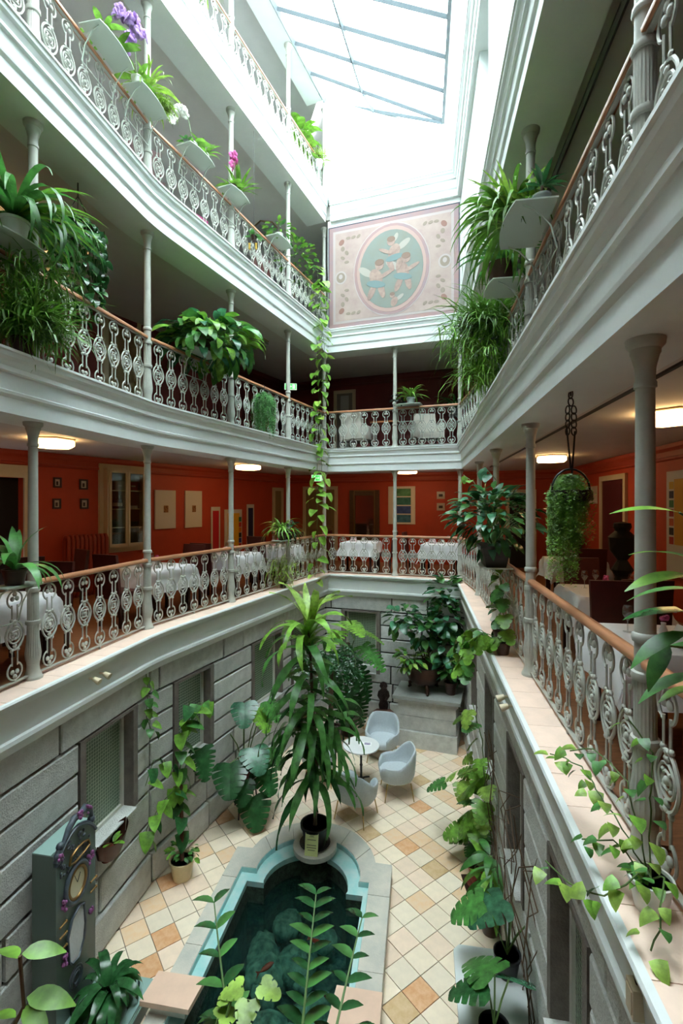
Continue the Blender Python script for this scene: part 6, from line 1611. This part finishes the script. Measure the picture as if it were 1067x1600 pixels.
def cascade(t, n, seed, rmax, lmin, lmax, bias, m_, lf=0.02, dens=52):
    """strands that arch over a bowl rim and fall straight down, set with needles, one mesh"""
    q = random.Random(seed); b_ = MB()
    for i in range(n):
        az = q.uniform(0, 6.283); d = Vector((math.cos(az) + bias[0], math.sin(az) + bias[1], 0)); r_ = rmax * q.uniform(0.4, 1.0); l = q.uniform(lmin, lmax); up = q.uniform(0.02, 0.10)
        for j in range(dens):
            s = j / dens * (r_ + l)
            p = d.normalized() * min(s, r_) + Vector((0, 0, 0.05 + up * math.sin(min(1, s / r_) * math.pi) - max(0, s - r_ * 0.8))) + Vector((q.gauss(0, .008), q.gauss(0, .008), 0))
            for z_ in range(2):
                v = Vector((q.uniform(-1, 1), q.uniform(-1, 1), q.uniform(-0.5, 0.8))).normalized() * lf * q.uniform(0.6, 1.3); o = v.orthogonal().normalized() * lf * 0.16
                b_.add([p - o, p + o, p + v], [(0, 1, 2)])
    return stuff(b_.build('foliage', m_, t))
cascade(FERN2, 150, 54, 0.24, 0.10, 0.80, (0.1, -0.3), ASP, 0.034, 44)
cascade(t, 170, 75, 0.15, 0.05, 0.40, (-0.5, -0.3), FGR); cascade(t, 150, 76, 0.15, 0.30, 0.66, (-1.0, -0.5), FGR)
p = NM(RL[1], 343, -0.35); t = plant('hanging_plant', 'pale green trailing plant hung under the top-floor ceiling', p, 13.9)
pot(t, 0.09, 0.12, WHITEP); tuft(t, (0, 0, 0.12), 150, 0.55, 0.022, YG, 160, 1.5, 0.06, (0, 80)); MB().tube([(0, 0, 0.1), (0, 0, ZS[4] + 0.12 - 13.9)], 0.004, 5).build('cord', IRON_DK, t)
# ---------------- courtyard plants
PPL = pool(-1.495, 6.74)
t = plant('corn_plant', 'tall corn plant with long drooping leaves in a black pot at the pool head', PPL, 0.266)
pot(t, 0.20, 0.30, BLACKP, saucer=BLACKP)
MB().tube([(0, 0, 0.25), (0.02, 0, 1.0), (-0.03, 0.02, 1.8), (-0.06, 0.0, 2.6), (-0.10, 0, 3.05)], [0.03, 0.028, 0.024, 0.02, 0.016], 8).build('trunk', TRUNK, t, 60)
rosette_c = [(-0.10, 0, 3.05)]
q = random.Random(80)
CV = [leaf('strap', 0.92, 0.105, e, e - b, m_, 10, seed=i, wav=0.12) for i, (e, b, m_) in enumerate(((80, 80, YG), (66, 140, LG), (52, 150, LG), (38, 138, MG), (22, 122, MG), (5, 98, MG), (-15, 75, DG)))]
def corn(z_, i, k, x=0.0, y=0.0, sc=1.0): put(CV[k], t, (x + q.uniform(-.03, .03), y + q.uniform(-.03, .03), z_), (q.uniform(-.2, .2), q.uniform(-.1, .15), R(i * 137.5)), sc * q.uniform(0.85, 1.1))
for i in range(26): corn(3.08 - 0.014 * i, i, min(3, i // 7), -0.10)
for i in range(34): corn(2.70 - 0.033 * i, i + 40, 3 + i % 4, -0.08)
for i in range(34): corn(1.70 - 0.026 * i, i + 90, 4 + i % 3)
for k, (dx, dy, zt) in enumerate(((0.22, 0.1, 1.95), (-0.22, 0.05, 1.85))):
    MB().tube([(0, 0, 1.0), (dx * 0.6, dy * 0.6, 1.4), (dx, dy, zt)], [0.02, 0.016, 0.012], 6).build('branch', TRUNK, t, 60)
    for i in range(14): corn(zt - 0.03 * i, i + 60 * k, 3 + i % 4, dx, dy, 0.85)
# yellow card leaning on the pot
cp = pool(-1.495, 6.74 - 0.255)
t = thing('notice_card', 'pale yellow printed notice card leaning against the black pot', 'sign', (cp[0], cp[1], 0.266), -AX)
M_ = Matrix.Rotation(R(-14), 3, 'X')
def card(name, w, h, y, z, mt_): MB().box(M_ @ Vector((0, y, z)), (w, 0.003, h), M_).build(name, mt_, t)
card('card', 0.185, 0.285, 0.0, 0.1445, mat('pale_yellow_card', (214, 220, 150), 0.6))
INK = mat('grey_ink', (120, 124, 92), 0.7)
for w_, z_, h_ in ((0.05, 0.250, 0.006), (0.07, 0.238, 0.005), (0.12, 0.20, 0.009), (0.13, 0.135, 0.010), (0.135, 0.105, 0.010), (0.10, 0.075, 0.009)): card('printed_line', w_, h_, -0.0022, z_, INK)
# potted climber in the cream pot
t = plant('potted_climber', 'heart-leaved climber on a moss pole in a cream pot by the left wall', (-2.18, 6.62), 0.0)
pot(t, 0.165, 0.26, CREAMP); MB().tube([(0, 0, 0.2), (-0.05, 0.12, 0.9), (-0.08, 0.18, 1.3)], 0.028, 8).build('moss_pole', mat('coir_pole', (92, 58, 40), 0.95, bump=0.6, bscale=40), t, 60)
PH = [leaf('heart', 0.22, 0.17, 5, -30, LG, 6, seed=s_) for s_ in (1, 2)] + [leaf('heart', 0.21, 0.16, 5, -40, MG, 6, seed=3), leaf('heart', 0.22, 0.16, 0, -50, DG, 6, seed=4)]
vine(t, [(-0.05, 0.1, 0.5), (-0.10, 0.2, 1.2), (-0.12, 0.35, 1.8), (-0.05, 0.5, 2.2)], PH, 0.10, 81, 0.008, (0.9, 1.3), face=R(-30), hang=0.6)
vine(t, [(-0.08, 0.15, 1.2), (-0.22, -0.1, 1.1), (-0.32, -0.35, 0.95), (-0.34, -0.45, 0.8)], PH, 0.09, 82, 0.006, (0.9, 1.2), face=R(-40), hang=0.8)
vine(t, [(-0.10, 0.2, 1.3), (-0.25, 0.0, 1.6), (-0.32, -0.2, 1.7), (-0.36, -0.35, 1.45)], PH, 0.15, 83, 0.005, (0.8, 1.1), face=R(-30), hang=0.7)
vine(t, [(-0.12, 0.3, 1.8), (0.05, 0.55, 2.15), (0.18, 0.75, 2.1)], PH, 0.09, 84, 0.006, (1.0, 1.3), face=R(-40), hang=0.4)
put(monstera(0.45, DG, 5, 8, 0.35, 0.5, 0.8), t, (0.08, 0.62, 1.45), (R(10), 0.9, R(-60)), 1.0); MB().tube([(-0.1, 0.2, 1.2), (0.0, 0.4, 1.5), (0.08, 0.62, 1.45)], 0.008, 5).build('petiole', STEM, t)
bush(t, (0, 0, 0.33), (0.22, 0.2, 0.14), 46, [leaf('oval', 0.09, 0.06, 10, -30, LG, 4), leaf('oval', 0.09, 0.05, 10, -30, MG, 4)], 85, up=0.4)
# creeper from the left ledge down the wall
t = plant('wall_creeper', 'slim creeper growing down the left stone wall from the ledge', NM(f1, 222, 0.06), 2.86); vine(t, [(0, 0, 0.02), (0.02, 0.02, -0.25), (0.0, 0.0, -0.55), (0.06, 0.06, -0.8)], [leaf('heart', 0.15, 0.12, 5, -30, LG, 5, seed=2), leaf('heart', 0.14, 0.11, 5, -40, MG, 5, seed=3)], 0.065, 86, 0.005, (0.7, 1.1), face=R(-30), hang=0.8)
# monstera group, left
t = plant('swiss_cheese_plant', 'large swiss cheese plant with split dark leaves on a stand by the left wall', (-1.62, 8.05), 0.0)
MB().lathe([(0.20, 0.40), (0.24, 0.42), (0.24, 0.44), (0.06, 0.45)], 16).build('stand_top', BROWNP, t, 40)
for k in range(3): a = R(120 * k + 20); MB().tube([(0.18 * math.cos(a), 0.18 * math.sin(a), 0.42), (0.24 * math.cos(a), 0.24 * math.sin(a), 0)], 0.014, 6).build('stand_leg', BROWNP, t)
pot(t, 0.17, 0.26, TERRA, 0.452)
MN = [monstera(0.46, DG, 1), monstera(0.44, BG, 2), monstera(0.48, MG, 3)]; ML2 = monstera(0.46, LG, 4)
for (x, y, z_, hz, pit, me, sc) in ((-0.16, -0.30, 0.95, -80, 0.6, 0, 1.15), (0.16, -0.1, 1.10, -60, 0.5, 1, 1.05), (-0.24, 0.05, 1.25, -110, 0.8, 2, 1.0), (0.30, -0.15, 0.78, -40, 0.7, 0, 0.95), (-0.02, 0.12, 1.75, -80, 0.7, 1, 0.95), (0.20, 0.22, 1.62, -50, 0.7, 3, 0.95),
                               (0.34, 0.3, 1.7, -30, 0.8, 2, 0.8), (-0.35, -0.25, 0.42, -95, 0.85, 0, 1.05), (0.22, -0.35, 0.45, -70, 0.85, 0, 1.05), (0.05, -0.35, 0.7, -85, 0.8, 0, 0.8), (0.42, 0.1, 1.0, -20, 0.9, 2, 0.8), (-0.05, 0.2, 1.3, 200, 0.5, 1, 0.9)):
    put(ML2 if me == 3 else MN[me], t, (x, y, z_), (q.uniform(-.3, .3), pit, R(hz)), sc); MB().tube([(0, 0, 0.68), (x * 0.5, y * 0.4, (0.7 + z_) / 2 + 0.12), (x, y, z_)], 0.009, 5).build('petiole', STEM, t, 60)
# cut-leaf philodendrons at the far left corner
t = plant('cutleaf_philodendron', 'big cut-leaf philodendron with feathery leaves below the far left corner', (0.15, 10.75), 0.0)
pot(t, 0.22, 0.4, BROWNP); PM = [monstera(0.62, MG, 11, 9, 0.35, 0.22, 0.78), monstera(0.62, LG, 12, 9, 0.3, 0.22, 0.78), monstera(0.60, DG, 13, 9, 0.5, 0.22, 0.75)]
MB().tube([(0, 0, 0.35), (-0.05, 0.05, 1.2), (0.0, 0.1, 2.0)], 0.04, 8).build('trunk', TRUNK, t, 60)
for i, (x, y, z_, hz, pit, me) in enumerate(((0.0, -0.2, 2.55, -60, 0.2, 1), (0.3, -0.15, 2.35, -20, 0.35, 1), (0.30, -0.3, 2.05, -40, 0.5, 0), (-0.2, -0.25, 2.35, -120, 0.4, 1), (-0.35, 0.0, 2.2, 190, 0.4, 0), (-0.25, -0.3, 1.9, -100, 0.8, 0), (0.1, -0.4, 1.7, -80, 0.9, 2), (0.25, -0.2, 1.5, -40, 1.0, 2), (-0.2, -0.3, 1.4, -110, 1.0, 2), (0.05, -0.3, 1.1, -80, 1.2, 2), (-0.1, -0.25, 0.9, -100, 1.2, 2), (0.2, -0.15, 0.9, -50, 1.2, 2))):
    put(PM[me], t, (x, y, z_), (q.uniform(-.2, .2), pit, R(hz)), q.uniform(0.9, 1.15)); MB().tube([(-0.02, 0.05, z_ * 0.7), (x * 0.5, y * 0.4, z_ * 0.92), (x, y, z_)], 0.009, 5).build('petiole', STEM, t, 60)
# fern mass hanging behind the corn plant
t = plant('sword_fern', 'dense dark fern hanging behind the corn plant on the left', (-0.22, 10.0), 0.0); pot(t, 0.2, 0.5, BROWNP)
MB().tube([(0, 0, 0.45), (0, 0, 1.75)], 0.05, 8).build('trunk', TRUNK, t)
feather(t, (0, 0, 1.75), 80, 0.85, DG, 88, lf=0.07, droop=1.25, el=(20, 80), dens=34)
# rubber plants on the pedestal
cx_, cy_, _ = pf.at(0.50, -0.42, 0)
t = plant('rubber_plant', 'glossy rubber plant with rounded dark leaves growing from the bronze cauldron', (cx_, cy_), 1.57)
FI = [leaf('oval', 0.26, 0.15, 15, -30, BG, 6, seed=1), leaf('oval', 0.26, 0.15, 10, -40, DG, 6, seed=2), leaf('oval', 0.24, 0.14, 15, -25, MG, 6, seed=3)]
for tip in ((-0.42, 0.1, 1.05), (-0.1, 0.05, 1.0), (0.30, 0.1, 1.1), (0.45, -0.05, 0.75), (0.1, -0.1, 0.6), (0.42, 0.1, 1.45), (-0.1, -0.1, 0.35)): MB().tube([(0.05, 0, 0.0), (tip[0] * 0.4, tip[1] * 0.4, tip[2] * 0.5), tip], [0.016, 0.012, 0.006], 6).build('branch', TWIG, t, 60)
bush(t, (-0.46, 0.0, 1.05), (0.32, 0.25, 0.30), 56, FI, 89); bush(t, (0.05, 0.0, 0.85), (0.40, 0.28, 0.36), 70, FI, 90); bush(t, (0.45, 0.0, 1.05), (0.36, 0.28, 0.42), 80, FI, 91); bush(t, (0.42, 0.0, 1.6), (0.28, 0.22, 0.36), 46, FI, 92); bush(t, (0.42, -0.1, 0.5), (0.30, 0.25, 0.32), 46, FI, 93)
t = plant('variegated_plant', 'light green variegated leaves spilling from the left of the bronze cauldron', (cx_ - 0.24, cy_ - 0.1), 1.56)
bush(t, (-0.08, -0.05, 0.22), (0.34, 0.28, 0.24), 70, [leaf('oval', 0.18, 0.09, 15, -30, LG, 6, seed=1), leaf('oval', 0.17, 0.08, 15, -35, YG, 6, seed=2), leaf('oval', 0.18, 0.09, 10, -40, MG, 6, seed=3)], 94, stem_from=(0, 0, 0.0))
bx, by, _ = pf.at(1.06, -0.40, 0)
t = plant('potted_shrub', 'dark shrub in a brown pot on the pedestal next to the cauldron', (bx, by), 1.071); pot(t, 0.14, 0.26, BROWNP); bush(t, (0, 0, 0.6), (0.25, 0.22, 0.35), 60, FI, 95, stem_from=(0, 0, 0.24))
# strap plant on the clock plinth, trough on the window sill
kx, ky = local((-2.645, 4.44), R(80.6), 0.30, -0.34)
t = plant('strap_leaf_plant', 'dark strap-leaved plant in a brown pot on the clock plinth', (kx, ky), 0.227); pot(t, 0.11, 0.18, TERRA); rosette(t, 0.17, 44, 'strap', 0.46, 0.085, DG, (15, 75), (115, 165), 96, seg=9)
kx, ky, _ = f1.at(f1.s_at_u(163), 0.10, 0)
t = plant('copper_wall_trough', 'small seedling in a copper boat-shaped trough on the left wall below the window', (kx, ky), 1.00, f1.ang)
COPP = mat('dark_copper', (74, 44, 34), 0.35, 0.7, vary=0.2)
b_ = MB(); n = 12; vs = []
for i in range(n + 1):
    s_ = -1 + 2 * i / n; w_ = 0.10 * math.sqrt(max(0, 1 - s_ * s_)) + 0.004; zt = 0.22 + 0.10 * s_ * s_; zb = 0.02 + 0.14 * s_ * s_
    vs += [(0.27 * s_, -w_, zt), (0.25 * s_, -w_ * 0.5, zb), (0.25 * s_, w_ * 0.5, zb), (0.27 * s_, w_, zt)]
b_.add(vs, [(4 * i + j, 4 * i + 4 + j, 4 * i + 5 + j, 4 * i + 1 + j) for i in range(n) for j in range(3)]); b_.build('trough', COPP, t, 60)
o = obj('inner_pot', MB().lathe([(0.05, 0.05), (0.07, 0.2), (0.075, 0.2), (0.066, 0.18), (0.0, 0.17)], 14).mesh('inner_pot', TERRA, 40), t, (-0.1, 0, 0)); rosette(t, 0.18, 6, 'oval', 0.16, 0.06, LG, (30, 80), (30, 60), 97, variants=3)
# ---------------- right wall: pots, table, climbing monsteras
gr = f4
def rwall(y, d): s = s_of_y(gr, y); return gr.at(s, d, 0)
x_, y_, _ = rwall(6.45, 0.24); t = plant('red_pot', 'empty dark red flowerpot on a saucer by the right wall', (x_, y_), 0.0, cat='pot'); pot(t, 0.12, 0.20, TERRA, 0.06); MB().lathe([(0.12, 0), (0.15, 0.05), (0.14, 0.05), (0.10, 0.02)], 18).build('saucer', TERRA, t, 50)
MB().box((0, 0, 0.005), (0.34, 0.34, 0.01)).build('tile_base', BROWNP, t)
x_, y_, _ = rwall(6.95, 0.14); t = plant('climbing_monstera', 'climbing monstera with light green split leaves on the right wall', (x_, y_), 0.0); pot(t, 0.13, 0.22, BROWNP)
MR = [monstera(0.30, LG, 21, 5, 0.4, 0.5), monstera(0.28, MG, 22, 5, 0.4, 0.5), monstera(0.26, YG, 23, 4, 0.5, 0.6)]
for pts, st, sd in (([(0, 0, 0.2), (0.05, -0.1, 1.0), (0.03, 0.0, 1.7), (-0.05, 0.2, 2.15)], 0.11, 100), ([(0, 0, 0.3), (-0.1, -0.45, 0.9), (-0.08, -0.6, 1.3), (-0.1, -0.5, 1.6)], 0.12, 101), ([(0.03, 0, 1.2), (-0.12, 0.3, 1.0), (-0.2, 0.5, 0.8)], 0.14, 102)): vine(t, pts, MR, st * 0.9, sd, 0.008, (0.75, 1.15), face=R(200), hang=0.45, side=0.25)
x_, y_, _ = rwall(5.75, 0.16); t = plant('dieffenbachia', 'leafy striped dumb cane in a pot by the right wall', (x_, y_), 0.0); pot(t, 0.13, 0.24, BROWNP); MB().tube([(0, 0, 0.2), (0, 0, 0.9)], 0.018, 6).build('trunk', STEM, t)
for k in range(4): rosette(t, 0.45 + 0.15 * k, 8, 'lance', 0.40, 0.11, MG if k % 2 else LG, (0, 60), (40, 80), 103 + k, variants=3)
tx_, ty_, _ = rwall(4.15, 0.34)
t = thing('white_table', 'white-topped table with a red-brown base below the right ledge', 'table', (tx_, ty_, 0), gr.ang)
pts = [(-0.60, -0.26), (-0.54, -0.32), (0.60, -0.32), (0.60, 0.30), (-0.60, 0.30)]
MB().prism(pts, 0.66, 0.70).build('table_top', mat('worn_white_top', (216, 220, 218), 0.4, vary=0.08, vscale=3), t)
MB().box((0, 0, 0.58), (1.1, 0.52, 0.16)).build('apron', mat('red_brown_apron', (88, 40, 34), 0.5, vary=0.2), t)
for sx in (-1, 1):
    for sy in (-1, 1): MB().box((sx * 0.5, sy * 0.22, 0.25), (0.06, 0.06, 0.5)).build('leg', MATS['red_brown_apron'], t)
MD = [monstera(0.46, BG, 31, 5, 0.35, 0.45), monstera(0.44, MG, 32, 5, 0.35, 0.45), monstera(0.42, DG, 33, 5, 0.4, 0.5)]
a_ = local((tx_, ty_), gr.ang, -0.36, 0.16); t = plant('swiss_cheese_plant', 'swiss cheese plant in a dark pot on the white table, right foreground', a_, 0.701); pot(t, 0.12, 0.2, BLACKP)
for (x, y, z_, hz, pit, me, sc) in ((-0.18, 0.16, 0.55, 170, 0.45, 1, 0.85), (0.0, 0.10, 0.62, 190, 0.3, 0, 0.9), (0.12, 0.16, 0.72, 130, 0.3, 0, 0.85), (0.10, -0.06, 0.46, 265, 0.5, 0, 0.9), (0.16, -0.05, 0.5, 310, 0.5, 1, 0.8), (0.12, 0.2, 0.4, 110, 0.6, 2, 0.75)):
    put(MD[me], t, (x, y, z_), (q.uniform(-.2, .2), pit, R(hz)), sc); MB().tube([(0, 0, 0.18), (x * 0.5, y * 0.5, z_ * 0.75), (x, y, z_)], 0.008, 5).build('petiole', STEM, t, 60)
a_ = local((tx_, ty_), gr.ang, 0.30, -0.05); t = plant('swiss_cheese_plant', 'swiss cheese plant with big solid leaves at the bottom edge of the picture, right', a_, 0.701); pot(t, 0.12, 0.18, BLACKP)
for (x, y, z_, hz, pit, me, sc) in ((-0.02, 0.12, 0.40, 165, 0.3, 2, 0.85), (0.05, 0.15, 0.45, 120, 0.3, 1, 0.85), (0.15, 0.1, 0.45, 60, 0.5, 0, 0.8)):
    put(MD[me], t, (x, y, z_), (q.uniform(-.2, .2), pit, R(hz)), sc); MB().tube([(0, 0, 0.16), (x * 0.5, y * 0.5, z_ * 0.75), (x, y, z_)], 0.008, 5).build('petiole', STEM, t, 60)
x_, y_, _ = rwall(5.2, 0.07); t = plant('bare_creeper', 'bare brown creeper stems climbing the right wall', (x_, y_), 0.0)
b_q = random.Random(120)
for k in range(16):
    y0 = b_q.uniform(-1.2, 1.2); pts = [(b_q.uniform(-0.02, 0.02) + 0.165 * (y0 + 0.1 * i * b_q.uniform(-1, 1)), y0 + 0.1 * i * b_q.uniform(-1, 1), 0.0 + 0.36 * i) for i in range(7)]
    MB().tube(pts, 0.006, 4).build('stem', TWIG, t)
vine(t, [(0, 0.1, 0.8), (-0.12, 0.0, 1.2), (-0.2, -0.1, 1.25)], [leaf('strap', 0.4, 0.03, 30, -60, MG, 6, seed=2)], 0.1, 121, 0.006, (0.8, 1.2), face=R(200))
# ---------------- foreground: rail in front of the viewer carries pots (just below the frame)
zf = ZL[1] + 0.30
t = thing('pot_ledge', 'narrow wooden pot board on the viewer side railing below the frame', 'shelf', (-0.35, 0.62, zf), 0)
MB().box((0, 0.06, 0.015), (2.6, 0.36, 0.03)).build('board', RAILWOOD, t)
for sx in (-1, 1): MB().box((sx * 1.1, -0.10, -0.15), (0.04, 0.04, 0.32)).build('bracket', IRON_DK, t)
t = plant('zz_plant', 'glossy feather-leaved zamioculcas in the bottom foreground over the pool', (-0.10, 0.72), zf + 0.031); pot(t, 0.09, 0.14, WHITEP)
ZZ = [leaf('oval', 0.064, 0.036, 15, -30, m_, 5, seed=s_) for s_, m_ in ((1, DG), (2, DG), (3, MG))]
def zz_stem(end, nl, sd, lift=0.12):
    q = random.Random(sd); p0 = Vector((0, 0, 0.13)); p2 = Vector(end); p1 = (p0 + p2) / 2 + Vector((0, -0.04, lift)); fine = [p0 * (1 - s) ** 2 + p1 * 2 * s * (1 - s) + p2 * s * s for s in [i / 12 for i in range(13)]]
    MB().tube(fine, [0.005 - 0.0003 * i for i in range(13)], 6).build('stem', STEM, t, 60)
    for k in range(nl):
        s = 0.38 + 0.62 * k / (nl - 1); p = p0 * (1 - s) ** 2 + p1 * 2 * s * (1 - s) + p2 * s * s; d = ((p1 - p0) * (1 - s) + (p2 - p1) * s).normalized(); hz = math.atan2(d.y, d.x)
        for sg in (-1, 1): put(q.choice(ZZ), t, p, (sg * 0.3, -math.asin(d.z) * 0.5 + 0.1, hz + sg * R(62)), q.uniform(0.75, 1.1) * (1 - 0.3 * (s - 0.38)))
zz_stem((0.04, 0.42, 0.45), 13, 130, 0.06); zz_stem((0.17, 0.30, 0.26), 14, 131, 0.28); zz_stem((-0.20, 0.42, 0.43), 8, 132, 0.02); zz_stem((-0.15, 0.26, 0.33), 9, 133, 0.16); zz_stem((-0.04, 0.20, 0.24), 9, 134, 0.2); zz_stem((0.15, 0.46, 0.36), 8, 135, 0.10); zz_stem((0.06, 0.24, 0.30), 9, 136, 0.2)
t = plant('lobed_leaf_plant', 'bright lobed leaves rising beside the zamioculcas at the bottom edge', (-0.26, 0.74), zf + 0.031); pot(t, 0.07, 0.11, WHITEP)
for i in range(5): put(monstera(0.075, YG, 40, 3, 0.2, 0.75), t, (0.02 * i + 0.02, 0.20 + 0.02 * (i % 3), 0.37 + 0.012 * i), (0, 0.2, R(40 + 75 * i)), 0.6); MB().tube([(0, 0, 0.1), (0.01 * i, 0.14, 0.28), (0.02 * i + 0.02, 0.20 + 0.02 * (i % 3), 0.37 + 0.012 * i)], 0.003, 5).build('petiole', STEM, t)
t = plant('begonia_stem', 'stem with bright green lobed leaves in the bottom left foreground', (-0.78, 0.72), zf + 0.031); pot(t, 0.08, 0.12, TERRA)
for (x, y, z_, hz, sc) in ((0.11, 0.28, 0.43, 150, 1.0), (0.12, 0.28, 0.44, 20, 1.0), (0.13, 0.28, 0.35, 5, 1.2), (0.13, 0.27, 0.34, -25, 1.0), (0.12, 0.26, 0.33, 170, 0.9)): put(leaf('lance', 0.085, 0.036, 10, -25, LG, 7, seed=4), t, (x, y, z_), (0.3, 0.15, R(hz)), sc)
MB().tube([(0, 0, 0.1), (0.08, 0.16, 0.22), (0.13, 0.27, 0.34), (0.115, 0.28, 0.435)], 0.004, 5).build('stem', TWIG, t, 60)
# right foreground
t = thing('plant_stand', 'slim white plant stand behind the near right railing', 'stand', (1.56, 1.72, ZL[1] - 0.011))
MB().lathe([(0.16, 0.78), (0.17, 0.79), (0.17, 0.80), (0.0, 0.801)], 20).build('stand_top', WHITEP, t)
for k in range(3): MB().tube([(0.10 * math.cos(R(120 * k)), 0.10 * math.sin(R(120 * k)), 0.785), (0.15 * math.cos(R(120 * k)), 0.15 * math.sin(R(120 * k)), 0)], 0.012, 6).build('leg', WHITEP, t)
t = plant('arrowhead_plant', 'arrow-leaved plant with long green leaves at the right picture edge', (1.54, 1.72), ZL[1] + 0.791); pot(t, 0.075, 0.12, WHITEP)
AR = [leaf('lance', 0.24, 0.075, 10, -25, MG, 8, seed=1), leaf('lance', 0.24, 0.07, 15, -15, LG, 8, seed=2), leaf('heart', 0.23, 0.11, 5, -12, DG, 9, seed=3)]
for (x, y, z_, hz, pit, me, sc) in ((-0.32, 0.0, 0.53, 176, 0.10, 2, 1.0), (-0.34, 0.0, 0.88, 172, 0.05, 1, 1.0), (-0.30, 0.02, 0.72, 180, 0.0, 1, 0.9), (-0.31, 0.0, 0.66, 184, 0.25, 1, 1.05), (-0.33, -0.02, 0.46, 178, 0.45, 0, 1.0), (-0.36, 0.02, 0.40, 200, 0.75, 0, 0.8), (-0.30, -0.04, 0.32, 176, 0.35, 0, 1.0),
                               (-0.28, 0.0, 0.26, 190, 0.3, 1, 0.7), (-0.26, 0.05, 0.60, 150, 0.2, 0, 0.9), (-0.2, 0.0, 0.4, 120, 0.2, 0, 0.9), (0.05, 0.05, 0.5, 60, 0.2, 1, 0.9)):
    put(AR[me], t, (x, y, z_), (q.uniform(-.35, .1), pit, R(hz)), sc); MB().tube([(0, 0, 0.11), (x * 0.4, y * 0.4, z_ * 0.8 + 0.05), (x, y, z_)], 0.004, 5).build('petiole', STEM, t, 60)
put(leaf('oval', 0.12, 0.08, 20, -10, mat('magenta_bract', (170, 40, 120), 0.5, transl=0.2), 5), t, (-0.28, 0.1, 0.50), (0.3, 0, R(190)), 0.9, 'magenta_flower')
p = local(onseg(3, 2.02), A_R, 0, -0.12); t = plant('trailing_ivy', 'pale green trailing vine over the right ledge in the foreground', p, ZL[1] + 0.001); pot(t, 0.085, 0.13, WHITEP)
TV = [leaf('heart', 0.085, 0.07, 5, -30, LG, 5, seed=1), leaf('heart', 0.08, 0.065, 5, -30, MG, 5, seed=2), leaf('heart', 0.09, 0.075, 5, -40, YG, 5, seed=3)]
for i, pts in enumerate(([(0, 0, 0.12), (-0.05, 0.25, 0.28), (-0.02, 0.55, 0.30), (-0.10, 0.75, 0.26)], [(0, 0, 0.12), (0.02, 0.2, 0.42), (-0.02, 0.42, 0.46), (-0.08, 0.55, 0.38)], [(0, 0, 0.12), (-0.10, -0.08, 0.2), (-0.22, -0.05, 0.08), (-0.30, 0.08, 0.03), (-0.36, 0.2, 0.05)],
                         [(0, 0, 0.12), (-0.02, -0.12, 0.22), (-0.10, -0.22, 0.10), (-0.14, -0.22, 0.02)], [(0, 0, 0.12), (0.06, 0.1, 0.35), (0.08, 0.1, 0.6), (0.0, 0.15, 0.72)], [(0, 0, 0.12), (-0.08, 0.15, 0.18), (-0.14, 0.3, 0.08)])): vine(t, pts, TV, 0.042, 140 + i, 0.0035, (0.55, 1.0), face=R(200), hang=0.35)
# leaves that would reach into the stone walls of the court are left out
COURT = offset_path(EDGE_SHARP, 0.19)
for o in list(COL.objects):
    if o.parent is None or not o.name.startswith('leaf') or o.data is None or o.parent.location.z > 2.8: continue
    M = Matrix.LocRotScale(o.parent.location, o.parent.rotation_euler, o.parent.scale) @ Matrix.LocRotScale(o.location, o.rotation_euler, o.scale)
    if any(not inside((M @ v.co)[:2], COURT) and (M @ v.co).z < 2.9 for v in list(o.data.vertices)[::3]):
        bpy.data.objects.remove(o)
